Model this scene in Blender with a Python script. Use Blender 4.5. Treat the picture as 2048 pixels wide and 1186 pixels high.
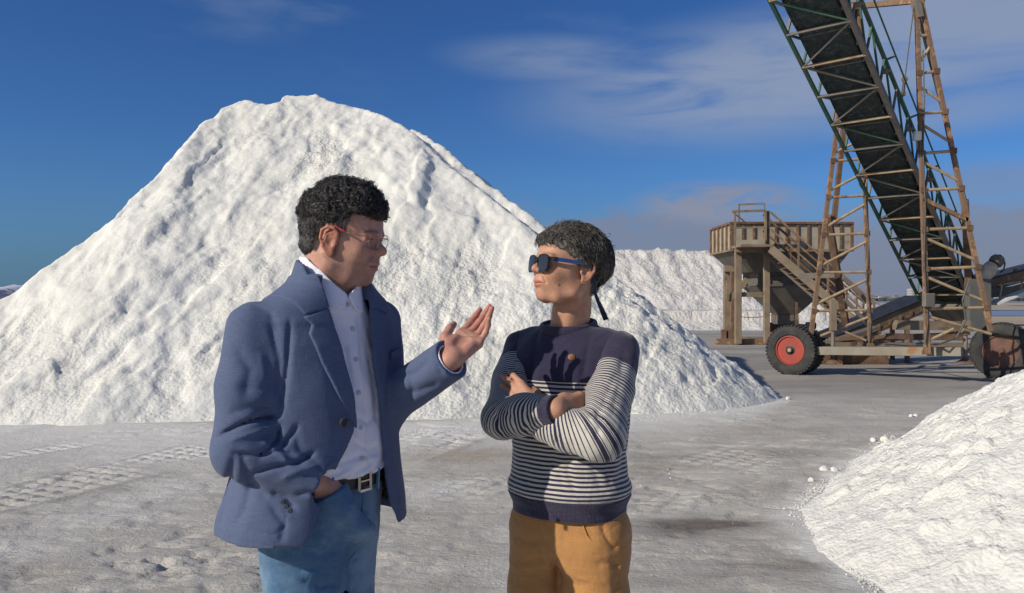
import bpy, math, random
import numpy as np
from mathutils import Vector, Matrix

random.seed(7)
rng = np.random.default_rng(7)
for _o in list(bpy.data.objects):
    bpy.data.objects.remove(_o)
SC = bpy.context.scene
COL = SC.collection

# ------------------------------------------------------------------ camera
EYE = 1.5
FPX = 1600.0
cam_d = bpy.data.cameras.new('camera')
cam = bpy.data.objects.new('camera', cam_d)
COL.objects.link(cam)
cam.location = (0, 0, EYE)
cam.rotation_euler = (math.radians(90), 0, 0)
cam_d.sensor_width = 36.0
cam_d.lens = 36.0 * FPX / 2048.0
cam_d.shift_y = 7.0 / 2048.0
cam_d.clip_start = 0.05
cam_d.clip_end = 20000
SC.camera = cam

# ------------------------------------------------------------------ exposure
SC.view_settings.view_transform = 'Standard'
SC.view_settings.look = 'None'
SC.view_settings.gamma = 1.0
SC.view_settings.use_curve_mapping = False
SC.view_settings.exposure = -0.06
SC.cycles.max_bounces = 6
SC.cycles.use_denoising = True

# ------------------------------------------------------------------ sun and sky
SUN_AZ = math.atan2(-0.853, -0.522)
SUN_EL = math.radians(28.0)
sun_dir = Vector((math.sin(SUN_AZ) * math.cos(SUN_EL), math.cos(SUN_AZ) * math.cos(SUN_EL), math.sin(SUN_EL)))
sun_l = bpy.data.lights.new('sun', 'SUN')
sun_l.energy = 3.95
sun_l.angle = math.radians(0.53)
sun_l.color = (1.0, 0.925, 0.79)
sun_o = bpy.data.objects.new('sun', sun_l)
COL.objects.link(sun_o)
sun_o.rotation_euler = (-sun_dir).to_track_quat('-Z', 'Y').to_euler()
sun_o.location = (-20, -10, 20)

world = bpy.data.worlds.new('World')
SC.world = world
world.use_nodes = True


class N:
    """small helper for node trees"""
    def __init__(s, tree):
        s.t = tree
        s.n = tree.nodes
        s.l = tree.links

    def new(s, typ, **kw):
        n = s.n.new(typ)
        for k, v in kw.items():
            setattr(n, k, v)
        return n

    def put(s, sock, v):
        if v is None:
            return
        if isinstance(v, bpy.types.NodeSocket):
            s.l.new(v, sock)
        elif isinstance(v, (tuple, list)) and len(v) == 3 and sock.type == 'RGBA':
            sock.default_value = (*v, 1)
        else:
            sock.default_value = v

    def math(s, op, a, b=None, c=None, clamp=False):
        n = s.new('ShaderNodeMath', operation=op)
        n.use_clamp = clamp
        s.put(n.inputs[0], a)
        s.put(n.inputs[1], b)
        s.put(n.inputs[2], c)
        return n.outputs[0]

    def mix(s, fac, a, b, blend='MIX'):
        n = s.new('ShaderNodeMix', data_type='RGBA', blend_type=blend)
        s.put(n.inputs[0], fac)
        s.put(n.inputs[6], a)
        s.put(n.inputs[7], b)
        return n.outputs[2]

    def ramp(s, v, lo, hi, a=0.0, b=1.0, smooth=True):
        n = s.new('ShaderNodeMapRange')
        n.interpolation_type = 'SMOOTHSTEP' if smooth else 'LINEAR'
        s.put(n.inputs[0], v)
        n.inputs[1].default_value = lo
        n.inputs[2].default_value = hi
        n.inputs[3].default_value = a
        n.inputs[4].default_value = b
        return n.outputs[0]

    def noise(s, vec, scale, detail=4, rough=0.55, dist=0.0):
        n = s.new('ShaderNodeTexNoise')
        s.put(n.inputs['Vector'], vec)
        n.inputs['Scale'].default_value = scale
        n.inputs['Detail'].default_value = detail
        n.inputs['Roughness'].default_value = rough
        n.inputs['Distortion'].default_value = dist
        return n.outputs[0]

    def vscale(s, vec, sc, loc=(0, 0, 0), rot=(0, 0, 0)):
        n = s.new('ShaderNodeMapping')
        s.put(n.inputs['Vector'], vec)
        n.inputs['Location'].default_value = loc
        n.inputs['Rotation'].default_value = rot
        n.inputs['Scale'].default_value = sc
        return n.outputs[0]


w = N(world.node_tree)
for _n in list(w.n):
    w.n.remove(_n)
sky = w.new('ShaderNodeTexSky', sky_type='NISHITA')
sky.sun_disc = False
sky.sun_elevation = SUN_EL
sky.sun_rotation = SUN_AZ
sky.altitude = 0
sky.air_density = 1.0
sky.dust_density = 0.3
sky.ozone_density = 2.2
tc = w.new('ShaderNodeTexCoord')
sep = w.new('ShaderNodeSeparateXYZ')
w.l.new(tc.outputs['Generated'], sep.inputs[0])
X, Y, Z = sep.outputs
az = w.math('ARCTAN2', X, Y)              # 0 straight ahead, + to the right
el = w.math('ARCSINE', Z)
cmb = w.new('ShaderNodeCombineXYZ')
w.l.new(az, cmb.inputs[0]); w.l.new(el, cmb.inputs[1])
ae = cmb.outputs[0]


def blob(az0, el0, ra, re, p=1.0, skew=0.0):
    a = w.math('DIVIDE', w.math('SUBTRACT', az, az0), ra)
    e0 = w.math('ADD', el0, w.math('MULTIPLY', w.math('SUBTRACT', az, az0), skew))
    e = w.math('DIVIDE', w.math('SUBTRACT', el, e0), re)
    r = w.math('SQRT', w.math('ADD', w.math('MULTIPLY', a, a), w.math('MULTIPLY', e, e)))
    return w.ramp(r, 0.25, 1.0, p, 0.0)


D = math.radians
n1 = w.noise(w.vscale(ae, (2.6, 13.0, 1.0), rot=(0, 0, D(-6))), 2.0, 7, 0.56, 0.6)
n2 = w.noise(w.vscale(ae, (1.2, 5.0, 1.0), loc=(3.1, 0.7, 0), rot=(0, 0, D(5))), 2.2, 5, 0.55, 0.3)
c1 = w.ramp(n1, 0.16, 0.56)
field = w.ramp(n2, 0.52, 0.72, 0.0, 0.35)
m = w.math('MAXIMUM', blob(D(20), D(15.0), D(24), D(5.6), 1.0, 0.06), blob(D(31), D(17.5), D(18), D(6.5), 1.0, 0.03))
m = w.math('MAXIMUM', m, blob(D(5), D(16.6), D(12), D(2.2), 0.6, -0.04))
m = w.math('MAXIMUM', m, blob(D(27), D(12), D(13), D(2.5), 0.6, 0.0))
m = w.math('MAXIMUM', m, w.math('MULTIPLY', field, w.ramp(el, 0.16, 0.42)))
cir = w.math('MULTIPLY', m, c1)
n3 = w.noise(w.vscale(ae, (3.0, 9.0, 1.0), loc=(0, 2.0, 0)), 3.0, 6, 0.55, 0.2)
# low bank of cloud above the horizon on the right
edge = w.math('ADD', D(5.6), w.math('MULTIPLY', w.math('SUBTRACT', n3, 0.5), D(6)))
bank = w.math('SUBTRACT', 1.0, w.ramp(w.math('SUBTRACT', el, edge), -0.012, 0.022))
bank = w.math('MULTIPLY', bank, w.ramp(az, D(-6), D(9)))
bank = w.math('MULTIPLY', bank, w.ramp(n3, 0.25, 0.6, 0.85, 1.0))
bl = blob(D(14.5), D(6.6), D(7.5), D(2.0), 1.0)
puff = w.math('MULTIPLY', bl, w.ramp(w.noise(w.vscale(ae, (5, 14, 1)), 3.0, 6, 0.6, 0.4), 0.3, 0.6))
bank = w.math('MAXIMUM', bank, puff)
bank2 = blob(D(31), D(7.2), D(7.0), D(1.8), 0.55)
bank = w.math('MAXIMUM', bank, bank2)
SKY_S = 0.0785
# deepen the blue a little as the phone does
hsv = w.new('ShaderNodeHueSaturation')
hsv.inputs['Saturation'].default_value = 1.12
hsv.inputs['Value'].default_value = 1.0
w.l.new(sky.outputs[0], hsv.inputs['Color'])
# the deep blue belongs to the half of the sky away from the sun; towards the sun it pales
dts = w.new('ShaderNodeVectorMath', operation='DOT_PRODUCT')
w.l.new(tc.outputs['Generated'], dts.inputs[0]); dts.inputs[1].default_value = sun_dir
col = w.mix(1.0, hsv.outputs[0], w.mix(w.ramp(dts.outputs['Value'], 0.12, 0.85), (0.40, 0.67, 1.10), (1.0, 0.98, 0.98)), 'MULTIPLY')
col = w.mix(w.math('MULTIPLY', w.ramp(el, -0.02, 0.16, 0.75, 0.0), w.ramp(dts.outputs['Value'], -0.1, 0.6, 1.0, 0.0)), col, (0.80, 1.95, 3.9))
col = w.mix(w.math('MULTIPLY', cir, 0.80), col, (3.8, 4.6, 6.2))
col = w.mix(w.math('MULTIPLY', bank, 0.80), col, (2.9, 3.05, 4.1))
col = w.mix(w.math('MULTIPLY', puff, 0.55), col, (3.9, 4.1, 5.1))
bg = w.new('ShaderNodeBackground')
w.l.new(col, bg.inputs[0])
bg.inputs[1].default_value = SKY_S
wo = w.new('ShaderNodeOutputWorld')
w.l.new(bg.outputs[0], wo.inputs[0])


# ------------------------------------------------------------------ helpers
def W(px, py, d):
    return np.array(((px - 1024.0) / FPX * d, d, EYE - (py - 600.0) / FPX * d))


def G(px, py):
    """point of the flat ground seen at that spot"""
    return W(px, py, EYE * FPX / (py - 600.0))


def tag(o, label=None, cat=None, group=None, kind=None):
    if label: o['label'] = label
    if cat: o['category'] = cat
    if group: o['group'] = group
    if kind: o['kind'] = kind
    return o


def empty(name, loc, label=None, cat=None, group=None):
    o = bpy.data.objects.new(name, None)
    o.location = loc
    o.empty_display_size = 0.1
    COL.objects.link(o)
    return tag(o, label, cat, group)


def link(name, me, mat=None, parent=None):
    o = bpy.data.objects.new(name, me)
    if mat is not None and not me.materials:
        if isinstance(mat, (list, tuple)):
            for m_ in mat: me.materials.append(m_)
        else:
            me.materials.append(mat)
    COL.objects.link(o)
    if parent is not None:
        o.parent = parent
        # keep geometry given in world coordinates where it is
        base = parent
        off = Vector((0, 0, 0))
        while base is not None:
            off += base.location
            base = base.parent
        o.location = -off
    return o


def np_mesh(name, V, F, smooth=True, attrs=None, mats=None, fmat=None):
    """mesh from numpy arrays; F is (n,3) or (n,4)"""
    V = np.asarray(V, dtype=np.float32); F = np.asarray(F, dtype=np.int32)
    me = bpy.data.meshes.new(name)
    k = F.shape[1]
    me.vertices.add(len(V)); me.vertices.foreach_set('co', V.ravel())
    me.loops.add(F.size); me.loops.foreach_set('vertex_index', F.ravel())
    me.polygons.add(len(F))
    me.polygons.foreach_set('loop_start', np.arange(0, F.size, k, dtype=np.int32))
    me.polygons.foreach_set('loop_total', np.full(len(F), k, dtype=np.int32))
    me.polygons.foreach_set('use_smooth', np.full(len(F), bool(smooth)))
    if fmat is not None:
        me.polygons.foreach_set('material_index', np.asarray(fmat, dtype=np.int32))
    me.update(calc_edges=True)
    me.validate()
    if attrs:
        for an, av in attrs.items():
            av = np.asarray(av, dtype=np.float32)
            if av.ndim == 1:
                a = me.attributes.new(an, 'FLOAT', 'POINT'); a.data.foreach_set('value', av)
            else:
                a = me.attributes.new(an, 'FLOAT_COLOR', 'POINT')
                if av.shape[1] == 3:
                    av = np.concatenate([av, np.ones((len(av), 1), np.float32)], 1)
                a.data.foreach_set('color', av.ravel())
    return me


class MB:
    """collects simple solids into one mesh"""
    def __init__(s):
        s.v = []; s.f = []

    def add(s, vs, fs):
        b = len(s.v)
        s.v += [tuple(map(float, v)) for v in vs]
        s.f += [tuple(i + b for i in f) for f in fs]
        return s

    def box(s, lo, hi):
        x0, y0, z0 = lo; x1, y1, z1 = hi
        return s.hexa([(x0, y0, z0), (x1, y0, z0), (x1, y1, z0), (x0, y1, z0)],
                      [(x0, y0, z1), (x1, y0, z1), (x1, y1, z1), (x0, y1, z1)])

    def hexa(s, lo4, hi4):
        return s.add(list(lo4) + list(hi4),
                     [(3, 2, 1, 0), (4, 5, 6, 7), (0, 1, 5, 4), (1, 2, 6, 5), (2, 3, 7, 6), (3, 0, 4, 7)])

    def bar(s, a, b, w_, h_=None, n=4, up=(0, 0, 1), rot=0.0):
        """prism from a to b; n=4 gives a box section w x h"""
        a = Vector(tuple(map(float, a))); b = Vector(tuple(map(float, b)))
        h_ = w_ if h_ is None else h_
        d = (b - a).normalized()
        u = Vector(up)
        if abs(d.dot(u)) > 0.98: u = Vector((1, 0, 0))
        sx = d.cross(u).normalized(); sy = sx.cross(d).normalized()
        ring = []
        if n == 4:
            offs = [(-1, -1), (1, -1), (1, 1), (-1, 1)]
            offs = [(p * w_ / 2, q * h_ / 2) for p, q in offs]
        else:
            offs = [(math.cos(2 * math.pi * i / n + rot) * w_ / 2, math.sin(2 * math.pi * i / n + rot) * h_ / 2) for i in range(n)]
        vs = [a + sx * p + sy * q for p, q in offs] + [b + sx * p + sy * q for p, q in offs]
        fs = [tuple(range(n - 1, -1, -1)), tuple(range(n, 2 * n))]
        fs += [(i, (i + 1) % n, n + (i + 1) % n, n + i) for i in range(n)]
        return s.add(vs, fs)

    def lathe(s, c, axis, prof, n=32):
        """prof: list of (along axis, radius)"""
        c = Vector(tuple(map(float, c))); d = Vector(tuple(map(float, axis))).normalized()
        u = Vector((0, 0, 1)) if abs(d.z) < 0.9 else Vector((1, 0, 0))
        sx = d.cross(u).normalized(); sy = sx.cross(d).normalized()
        vs = []; fs = []
        for (t, r) in prof:
            for i in range(n):
                an = 2 * math.pi * i / n
                vs.append(c + d * t + sx * (math.cos(an) * r) + sy * (math.sin(an) * r))
        m_ = len(prof)
        for j in range(m_ - 1):
            for i in range(n):
                i2 = (i + 1) % n
                fs.append((j * n + i, j * n + i2, (j + 1) * n + i2, (j + 1) * n + i))
        fs.append(tuple(range(n - 1, -1, -1)))
        fs.append(tuple((m_ - 1) * n + i for i in range(n)))
        return s.add(vs, fs)

    def build(s, name, mat, parent=None, smooth=False, bevel=0.0):
        me = bpy.data.meshes.new(name)
        me.from_pydata(s.v, [], s.f)
        me.update()
        if smooth:
            me.shade_smooth()
            try: me.set_sharp_from_angle(angle=math.radians(38))
            except Exception: pass
        o = link(name, me, mat, parent)
        if bevel > 0:
            b = o.modifiers.new('bevel', 'BEVEL'); b.width = bevel; b.segments = 2; b.limit_method = 'ANGLE'
        return o


# ---- vectorised noise
_perm = rng.permutation(256).astype(np.int64)
_perm = np.concatenate([_perm, _perm])
_grad = rng.normal(size=(256, 3)); _grad /= np.linalg.norm(_grad, axis=1)[:, None]
_grad = _grad.astype(np.float32)


def pnoise(P):
    P = np.asarray(P, dtype=np.float32)
    I = np.floor(P).astype(np.int64); Fp = P - I
    I &= 255
    U = Fp * Fp * Fp * (Fp * (Fp * 6 - 15) + 10)
    out = np.zeros(len(P), np.float32)
    for dx in (0, 1):
        wx = U[:, 0] if dx else 1 - U[:, 0]
        for dy in (0, 1):
            wy = U[:, 1] if dy else 1 - U[:, 1]
            for dz in (0, 1):
                wz = U[:, 2] if dz else 1 - U[:, 2]
                h = _perm[(_perm[(_perm[(I[:, 0] + dx) & 255] + I[:, 1] + dy) & 255] + I[:, 2] + dz) & 255]
                g = _grad[h]
                out += wx * wy * wz * (g[:, 0] * (Fp[:, 0] - dx) + g[:, 1] * (Fp[:, 1] - dy) + g[:, 2] * (Fp[:, 2] - dz))
    return out * 1.6


def fbm(P, octs=4, gain=0.5, lac=2.03, ridged=False):
    P = np.asarray(P, dtype=np.float32)
    a = 1.0; s = np.zeros(len(P), np.float32); t = 0
    for i in range(octs):
        n = pnoise(P + 17.3 * i)
        if ridged: n = 1 - 2 * np.abs(n)
        s += a * n; t += a
        a *= gain; P = P * lac
    return s / t


def xyz(x, y, z=0.0):
    x = np.asarray(x, dtype=np.float32)
    return np.stack([x, np.broadcast_to(np.asarray(y, np.float32), x.shape), np.broadcast_to(np.asarray(z, np.float32), x.shape)], 1)


def sstep(v, a, b):
    t = np.clip((v - a) / (b - a), 0, 1)
    return t * t * (3 - 2 * t)


# ------------------------------------------------------------------ materials
def material(name, c1, c2=None, scale=8.0, rough=0.8, bump=0.0, bscale=60.0, metallic=0.0, detail=5, lo=0.35, hi=0.65,
             coord='Object', stretch=(1, 1, 1), c3=None, s3=2.0, lo3=0.55, hi3=0.7, spec=0.5, sheen=0.0, sss=0.0):
    m_ = bpy.data.materials.new(name); m_.use_nodes = True
    t = N(m_.node_tree)
    b = t.n['Principled BSDF']
    tcn = t.new('ShaderNodeTexCoord')
    v = t.vscale(tcn.outputs[coord], stretch)
    if c2 is None: c2 = tuple(x * 0.8 for x in c1)
    f = t.ramp(t.noise(v, scale, detail), lo, hi)
    c = t.mix(f, c1, c2)
    if c3 is not None:
        f3 = t.ramp(t.noise(v, s3, 6, 0.65), lo3, hi3)
        c = t.mix(f3, c, c3)
    t.put(b.inputs['Base Color'], c)
    b.inputs['Roughness'].default_value = rough
    b.inputs['Metallic'].default_value = metallic
    b.inputs['Specular IOR Level'].default_value = spec
    if sheen: b.inputs['Sheen Weight'].default_value = sheen
    if bump > 0:
        bn = t.new('ShaderNodeBump')
        bn.inputs['Strength'].default_value = 1.0
        bn.inputs['Distance'].default_value = bump
        t.l.new(t.noise(v, bscale, 6, 0.65), bn.inputs['Height'])
        t.l.new(bn.outputs[0], b.inputs['Normal'])
    return m_
# ================================================================== GROUND, HEAPS, FAR SHORE
def salt_material(name, c1, c2, bump, bscale, fine, attr=None):
    m_ = bpy.data.materials.new(name); m_.use_nodes = True
    t = N(m_.node_tree); b = t.n['Principled BSDF']
    v = t.new('ShaderNodeTexCoord').outputs['Object']
    f = t.ramp(t.noise(v, 0.9, 6, 0.6), 0.35, 0.7)
    c = t.mix(f, c1, c2)
    g = t.ramp(t.noise(v, 14.0, 5, 0.7), 0.55, 0.8, 0.0, 0.35)
    c = t.mix(g, c, tuple(x * 0.86 for x in c2))
    t.put(b.inputs['Base Color'], c)
    b.inputs['Roughness'].default_value = 0.75
    b.inputs['Specular IOR Level'].default_value = 0.25
    bn = t.new('ShaderNodeBump'); bn.inputs['Distance'].default_value = bump
    h = t.noise(v, bscale, 8, 0.68)
    vo = t.new('ShaderNodeTexVoronoi'); vo.inputs['Scale'].default_value = fine
    t.l.new(v, vo.inputs['Vector'])
    h2 = t.math('ADD', h, t.math('MULTIPLY', vo.outputs['Distance'], -0.35))
    if attr:
        av = t.new('ShaderNodeAttribute', attribute_name=attr).outputs['Fac']
        h2 = t.math('ADD', t.math('MULTIPLY', h2, av), t.math('MULTIPLY', t.noise(v, 3.0, 5, 0.5), t.math('SUBTRACT', 1.2, av)))
    t.l.new(h2, bn.inputs['Height'])
    t.l.new(bn.outputs[0], b.inputs['Normal'])
    return m_


SALT = salt_material('salt_white', (0.84, 0.82, 0.765), (0.77, 0.75, 0.69), 0.045, 11.0, 18.0, 'rough')
SALT_NEAR = salt_material('salt_near', (0.83, 0.81, 0.765), (0.77, 0.75, 0.70), 0.020, 14.0, 38.0)
SALT_FAR = salt_material('salt_far', (0.72, 0.69, 0.66), (0.60, 0.57, 0.54), 0.12, 2.6, 6.0)


def grid_axis(lo, hi, step, far, grow=1.12):
    a = list(np.arange(lo, hi, step))
    s = step; x = a[-1]
    up = []
    while x < far[1]:
        s *= grow; x += s; up.append(x)
    s = step; x = a[0]; dn = []
    while x > far[0]:
        s *= grow; x -= s; dn.append(x)
    return np.array(dn[::-1] + a + up)


def grid_faces(nx, ny):
    i = np.arange((nx - 1) * (ny - 1)); cx = i % (nx - 1); cy = i // (nx - 1)
    a = cy * nx + cx
    return np.stack([a, a + 1, a + nx + 1, a + nx], 1)


def seg_coord(x, y, a, b):
    """along (m) and across (m) coordinates of a ground line a-b"""
    d = np.array(b[:2]) - np.array(a[:2]); L = np.linalg.norm(d); d = d / L
    rx = x - a[0]; ry = y - a[1]
    return rx * d[0] + ry * d[1], -rx * d[1] + ry * d[0], L


def ground_height(x, y):
    P = xyz(x, y)
    near = 1 - sstep(y, 9.5, 13)
    h = 0.016 * fbm(P * 0.7, 3) + 0.006 * fbm(P * 3.1, 3) * near
    r = fbm(P * np.array([2.6, 4.2, 1], np.float32), 4, 0.6)
    rough = sstep(pnoise(P * 0.5 + 9.1), -0.25, 0.45)
    h += 0.009 * r * (0.35 + rough) * near
    # ragged scraped edges
    e = fbm(P * np.array([1.7, 3.0, 1], np.float32) + 31, 5, 0.62)
    h += 0.012 * sstep(e, 0.06, 0.10) * sstep(pnoise(P * 0.8 + 3), -0.05, 0.3) * near
    e2 = fbm(P * np.array([3.6, 6.5, 1], np.float32) + 51, 3, 0.6)
    zone = np.exp(-(((x + 1.75) / 1.2) ** 2 + ((y - 4.6) / 0.75) ** 2)) + 0.5 * np.exp(-(((x - 1.1) / 1.3) ** 2 + ((y - 5.6) / 1.4) ** 2)) + 0.3 * np.exp(-((y - 6.6) / 0.8) ** 2)
    h -= 0.030 * sstep(e2, 0.12, 0.22) * np.clip(zone, 0, 1)
    salt = np.zeros_like(h); stain = np.zeros_like(h)
    # ---- tyre tracks: start, end, width, lug pitch, depth
    tracks = [(G(-260, 1060), G(460, 885), 0.70, 0.15, 0.024), (G(-300, 960), G(200, 880), 0.34, 0.13, 0.022),
              (G(700, 935), G(905, 860), 0.85, 0.16, 0.022), (G(560, 915), G(800, 868), 0.4, 0.16, 0.015),
              (G(1330, 960), G(1560, 880), 0.8, 0.16, 0.016), (G(1260, 1040), G(1420, 905), 0.5, 0.15, 0.012),
              (G(180, 1175), G(560, 1090), 0.5, 0.19, 0.030), (G(860, 1010), G(1050, 930), 0.45, 0.17, 0.010)]
    for (a, b, wd, pitch, dep) in tracks:
        s, c, L = seg_coord(x, y, a, b)
        c = c + 0.08 * np.sin(s * 0.9)
        q = np.abs(c) / (wd / 2)
        inside = (1 - sstep(q, 0.86, 1.0)) * sstep(s, 0, 0.5) * (1 - sstep(s, L - 0.5, L))
        fade = sstep(pnoise(P * 1.1 + a[0] * 7) + 0.25, -0.12, 0.35)
        nc = max(2, int(round(wd / 0.17)))
        cc_ = (c / wd + 0.5) * nc; colm = np.floor(cc_)
        ph = (s + 0.35 * c + np.where(colm % 2 > 0, pitch / 2, 0)) / pitch + 0.12 * pnoise(P * 4.0)
        lug = sstep(np.abs((ph % 1) - 0.5), 0.15, 0.24)
        gap = sstep(0.5 - np.abs((cc_ % 1) - 0.5), 0.06, 0.14)
        h += inside * fade * dep * (lug * gap - 0.62)
        h += fade * dep * 0.5 * np.exp(-((q - 1.08) / 0.1) ** 2) * sstep(s, 0, 0.5) * (1 - sstep(s, L - 0.5, L))
        salt += 0.32 * inside * fade * lug * gap
    return h, salt


def heap_foot_salt(x, y):
    """how much white drift lies on the ground (0..1)"""
    P = xyz(x, y)
    s = np.zeros(len(P), np.float32)
    foot = [G(-400, 838), G(0, 846), (G(200, 858)), G(400, 872), G(620, 868), G(850, 862), G(1040, 852), G(1250, 836), G(1400, 822), G(1560, 801)]
    f = np.array(foot)
    yf = np.interp(x, f[:, 0], f[:, 1])
    ext = np.interp(x, [-9, -5, -2.5, -1, 0.2, 1.2, 2.4, 4], [4.2, 3.8, 2.8, 1.9, 1.3, 2.2, 2.2, 0.5])
    s = np.maximum(s, (1 - sstep((yf - y) + 0.5 * fbm(P * 1.1, 4), 0.0, ext)) * (1 - sstep(x, 3.9, 4.3)) * (1 - sstep(y - yf, 0.4, 1.0)))
    # pale wheel-swept streak from lower left towards the heap
    for (a, b, wd, amp) in [(G(-60, 1120), G(470, 940), 0.34, 0.95), (G(830, 1000), G(940, 960), 0.22, 0.7),
                            (G(-100, 900), G(440, 880), 0.45, 0.6), (G(1380, 950), G(1800, 930), 0.14, 0.55), (G(1590, 945), G(1700, 900), 0.1, 0.6), (G(900, 1180), G(1260, 1120), 0.2, 0.2)]:
        t_, c, L = seg_coord(x, y, a, b)
        g = np.exp(-(c / wd) ** 2) * sstep(t_, -0.3, 0.3) * (1 - sstep(t_, L - 0.3, L + 0.3))
        s = np.maximum(s, amp * g * (0.55 + 0.9 * fbm(P * 2.2 + 5, 4)))
    rr = np.sqrt((x - 5.35) ** 2 + (y - 5.55) ** 2)
    bb = np.interp(np.degrees(np.arctan2(y - 5.55, x - 5.35)) % 360, [0, 60, 104, 116, 127, 151, 169, 177, 200, 230, 270, 360], [3.4, 3.2, 3.3, 3.1, 2.95, 2.84, 3.08, 3.31, 3.72, 3.9, 3.7, 3.4])
    s = np.maximum(s, 0.95 * (1 - sstep(rr - bb + 0.22 * fbm(P * 3.0 + 8, 4), 0.0, 0.26)))
    return np.clip(s, 0, 1)


gx = grid_axis(-5.2, 5.6, 0.027, (-5500, 5500), 1.11)
gy = grid_axis(2.3, 10.2, 0.023, (-300, 7000), 1.07)
XX, YY = np.meshgrid(gx, gy)
x = XX.ravel(); y = YY.ravel()
gh, gsalt = ground_height(x, y)
gs = heap_foot_salt(x, y)
# stains: rust by the man's hip, dark patch right of the woman, purplish ground low right
P_ = xyz(x, y)
nz = fbm(P_ * np.array([0.9, 2.8, 1], np.float32), 5, 0.6)


def patch(px, py, rx, ry, k=0.9):
    c = G(px, py)
    return np.clip(np.exp(-(((x - c[0]) / rx) ** 2 + ((y - c[1]) / ry) ** 2)) * (1 + k * 2.2 * nz), 0, 1)


rust = 0.75 * patch(945, 912, 0.45, 0.32) + 0.35 * patch(1330, 940, 0.6, 0.35) + 0.2 * patch(1500, 860, 0.9, 0.5)
dark = 0.95 * patch(1410, 1045, 0.42, 0.13) + 0.6 * patch(1330, 1062, 0.4, 0.2) + 0.5 * patch(1560, 1130, 0.35, 0.1) + 0.35 * patch(1450, 1160, 0.5, 0.18) \
    + 0.4 * patch(1360, 915, 0.6, 0.14) + 0.35 * patch(1560, 905, 0.5, 0.25)
far_dark = sstep(y, 11.5, 13.5) * (1 - sstep(y, 60, 90)) * sstep(x, 2.0, 3.5)
attr = np.stack([np.clip(gs + gsalt * 0.8, 0, 1), np.clip(rust, 0, 1), np.clip(dark, 0, 1), far_dark], 1)
gme = np_mesh('ground', np.stack([x, y, gh], 1), grid_faces(len(gx), len(gy)), True, {'marks': attr})

gm = bpy.data.materials.new('ground_salt_crust'); gm.use_nodes = True
t = N(gm.node_tree); b = t.n['Principled BSDF']
gv = t.new('ShaderNodeTexCoord').outputs['Object']
at = t.new('ShaderNodeAttribute', attribute_name='marks')
sp = t.new('ShaderNodeSeparateColor'); t.l.new(at.outputs['Color'], sp.inputs[0])
nA = t.noise(t.vscale(gv, (0.8, 1.3, 1)), 1.6, 9, 0.66, 0.3)
nB = t.noise(t.vscale(gv, (1.3, 2.0, 1)), 7.0, 8, 0.7, 0.2)
nC = t.noise(gv, 55.0, 5, 0.7)
c = t.mix(t.ramp(nA, 0.34, 0.62), (0.47, 0.435, 0.39), (0.62, 0.585, 0.53))
c = t.mix(t.ramp(nB, 0.42, 0.66, 0, 0.55), c, (0.60, 0.565, 0.52))
c = t.mix(t.ramp(nB, 0.24, 0.42, 0.45, 0.0), c, (0.29, 0.26, 0.225))
c = t.mix(t.math('MULTIPLY', at.outputs['Alpha'], t.ramp(t.noise(t.vscale(gv, (0.12, 0.5, 1)), 1.0, 6, 0.6), 0.3, 0.65, 0.95, 0.35)), c, (0.27, 0.25, 0.235))
fs = t.math('MULTIPLY', sp.outputs[0], t.ramp(nB, 0.2, 0.6, 0.8, 1.0), clamp=True)
c = t.mix(fs, c, (0.80, 0.775, 0.73))
c = t.mix(t.math('MULTIPLY', sp.outputs[1], 0.6), c, (0.36, 0.24, 0.13))
c = t.mix(t.math('MULTIPLY', sp.outputs[2], 0.85), c, (0.13, 0.105, 0.095))
c = t.mix(t.ramp(nC, 0.58, 0.72, 0, 0.5), c, (0.70, 0.67, 0.63))
c = t.mix(t.ramp(nC, 0.28, 0.42, 0.45, 0), c, (0.20, 0.175, 0.15))
t.put(b.inputs['Base Color'], c)
b.inputs['Roughness'].default_value = 0.85
b.inputs['Specular IOR Level'].default_value = 0.15
bn = t.new('ShaderNodeBump'); bn.inputs['Distance'].default_value = 0.03
nD = t.noise(t.vscale(gv, (1, 1.8, 1)), 24.0, 6, 0.7)
hh = t.math('ADD', t.math('MULTIPLY', nB, 0.4), t.math('ADD', t.math('MULTIPLY', nD, 0.45), t.math('MULTIPLY', nC, 0.22)))
t.l.new(hh, bn.inputs['Height']); t.l.new(bn.outputs[0], b.inputs['Normal'])
tag(link('ground', gme, gm), kind='structure')


# ---- big heap
def crest_height(x, y, crest, slope, k=220, kl=1.0):
    """upper envelope of cones standing along a 3D crest line"""
    c = np.asarray(crest, float)
    seg = np.linalg.norm(np.diff(c[:, :2], axis=0), axis=1); s = np.concatenate([[0], np.cumsum(seg)])
    u = np.linspace(0, s[-1], k)
    cx = np.interp(u, s, c[:, 0]); cy = np.interp(u, s, c[:, 1]); cz = np.interp(u, s, c[:, 2])
    best = np.full(len(x), -50.0, np.float32); arg = np.zeros(len(x), np.float32)
    for i in range(k):
        dx = x - cx[i]
        if kl != 1.0: dx = np.where(dx < 0, dx * kl, dx)
        h = (cz[i] - slope * np.sqrt(dx ** 2 + (y - cy[i]) ** 2)).astype(np.float32)
        m_ = h > best
        best[m_] = h[m_]; arg[m_] = u[i]
    return best, arg, s[-1]


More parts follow.
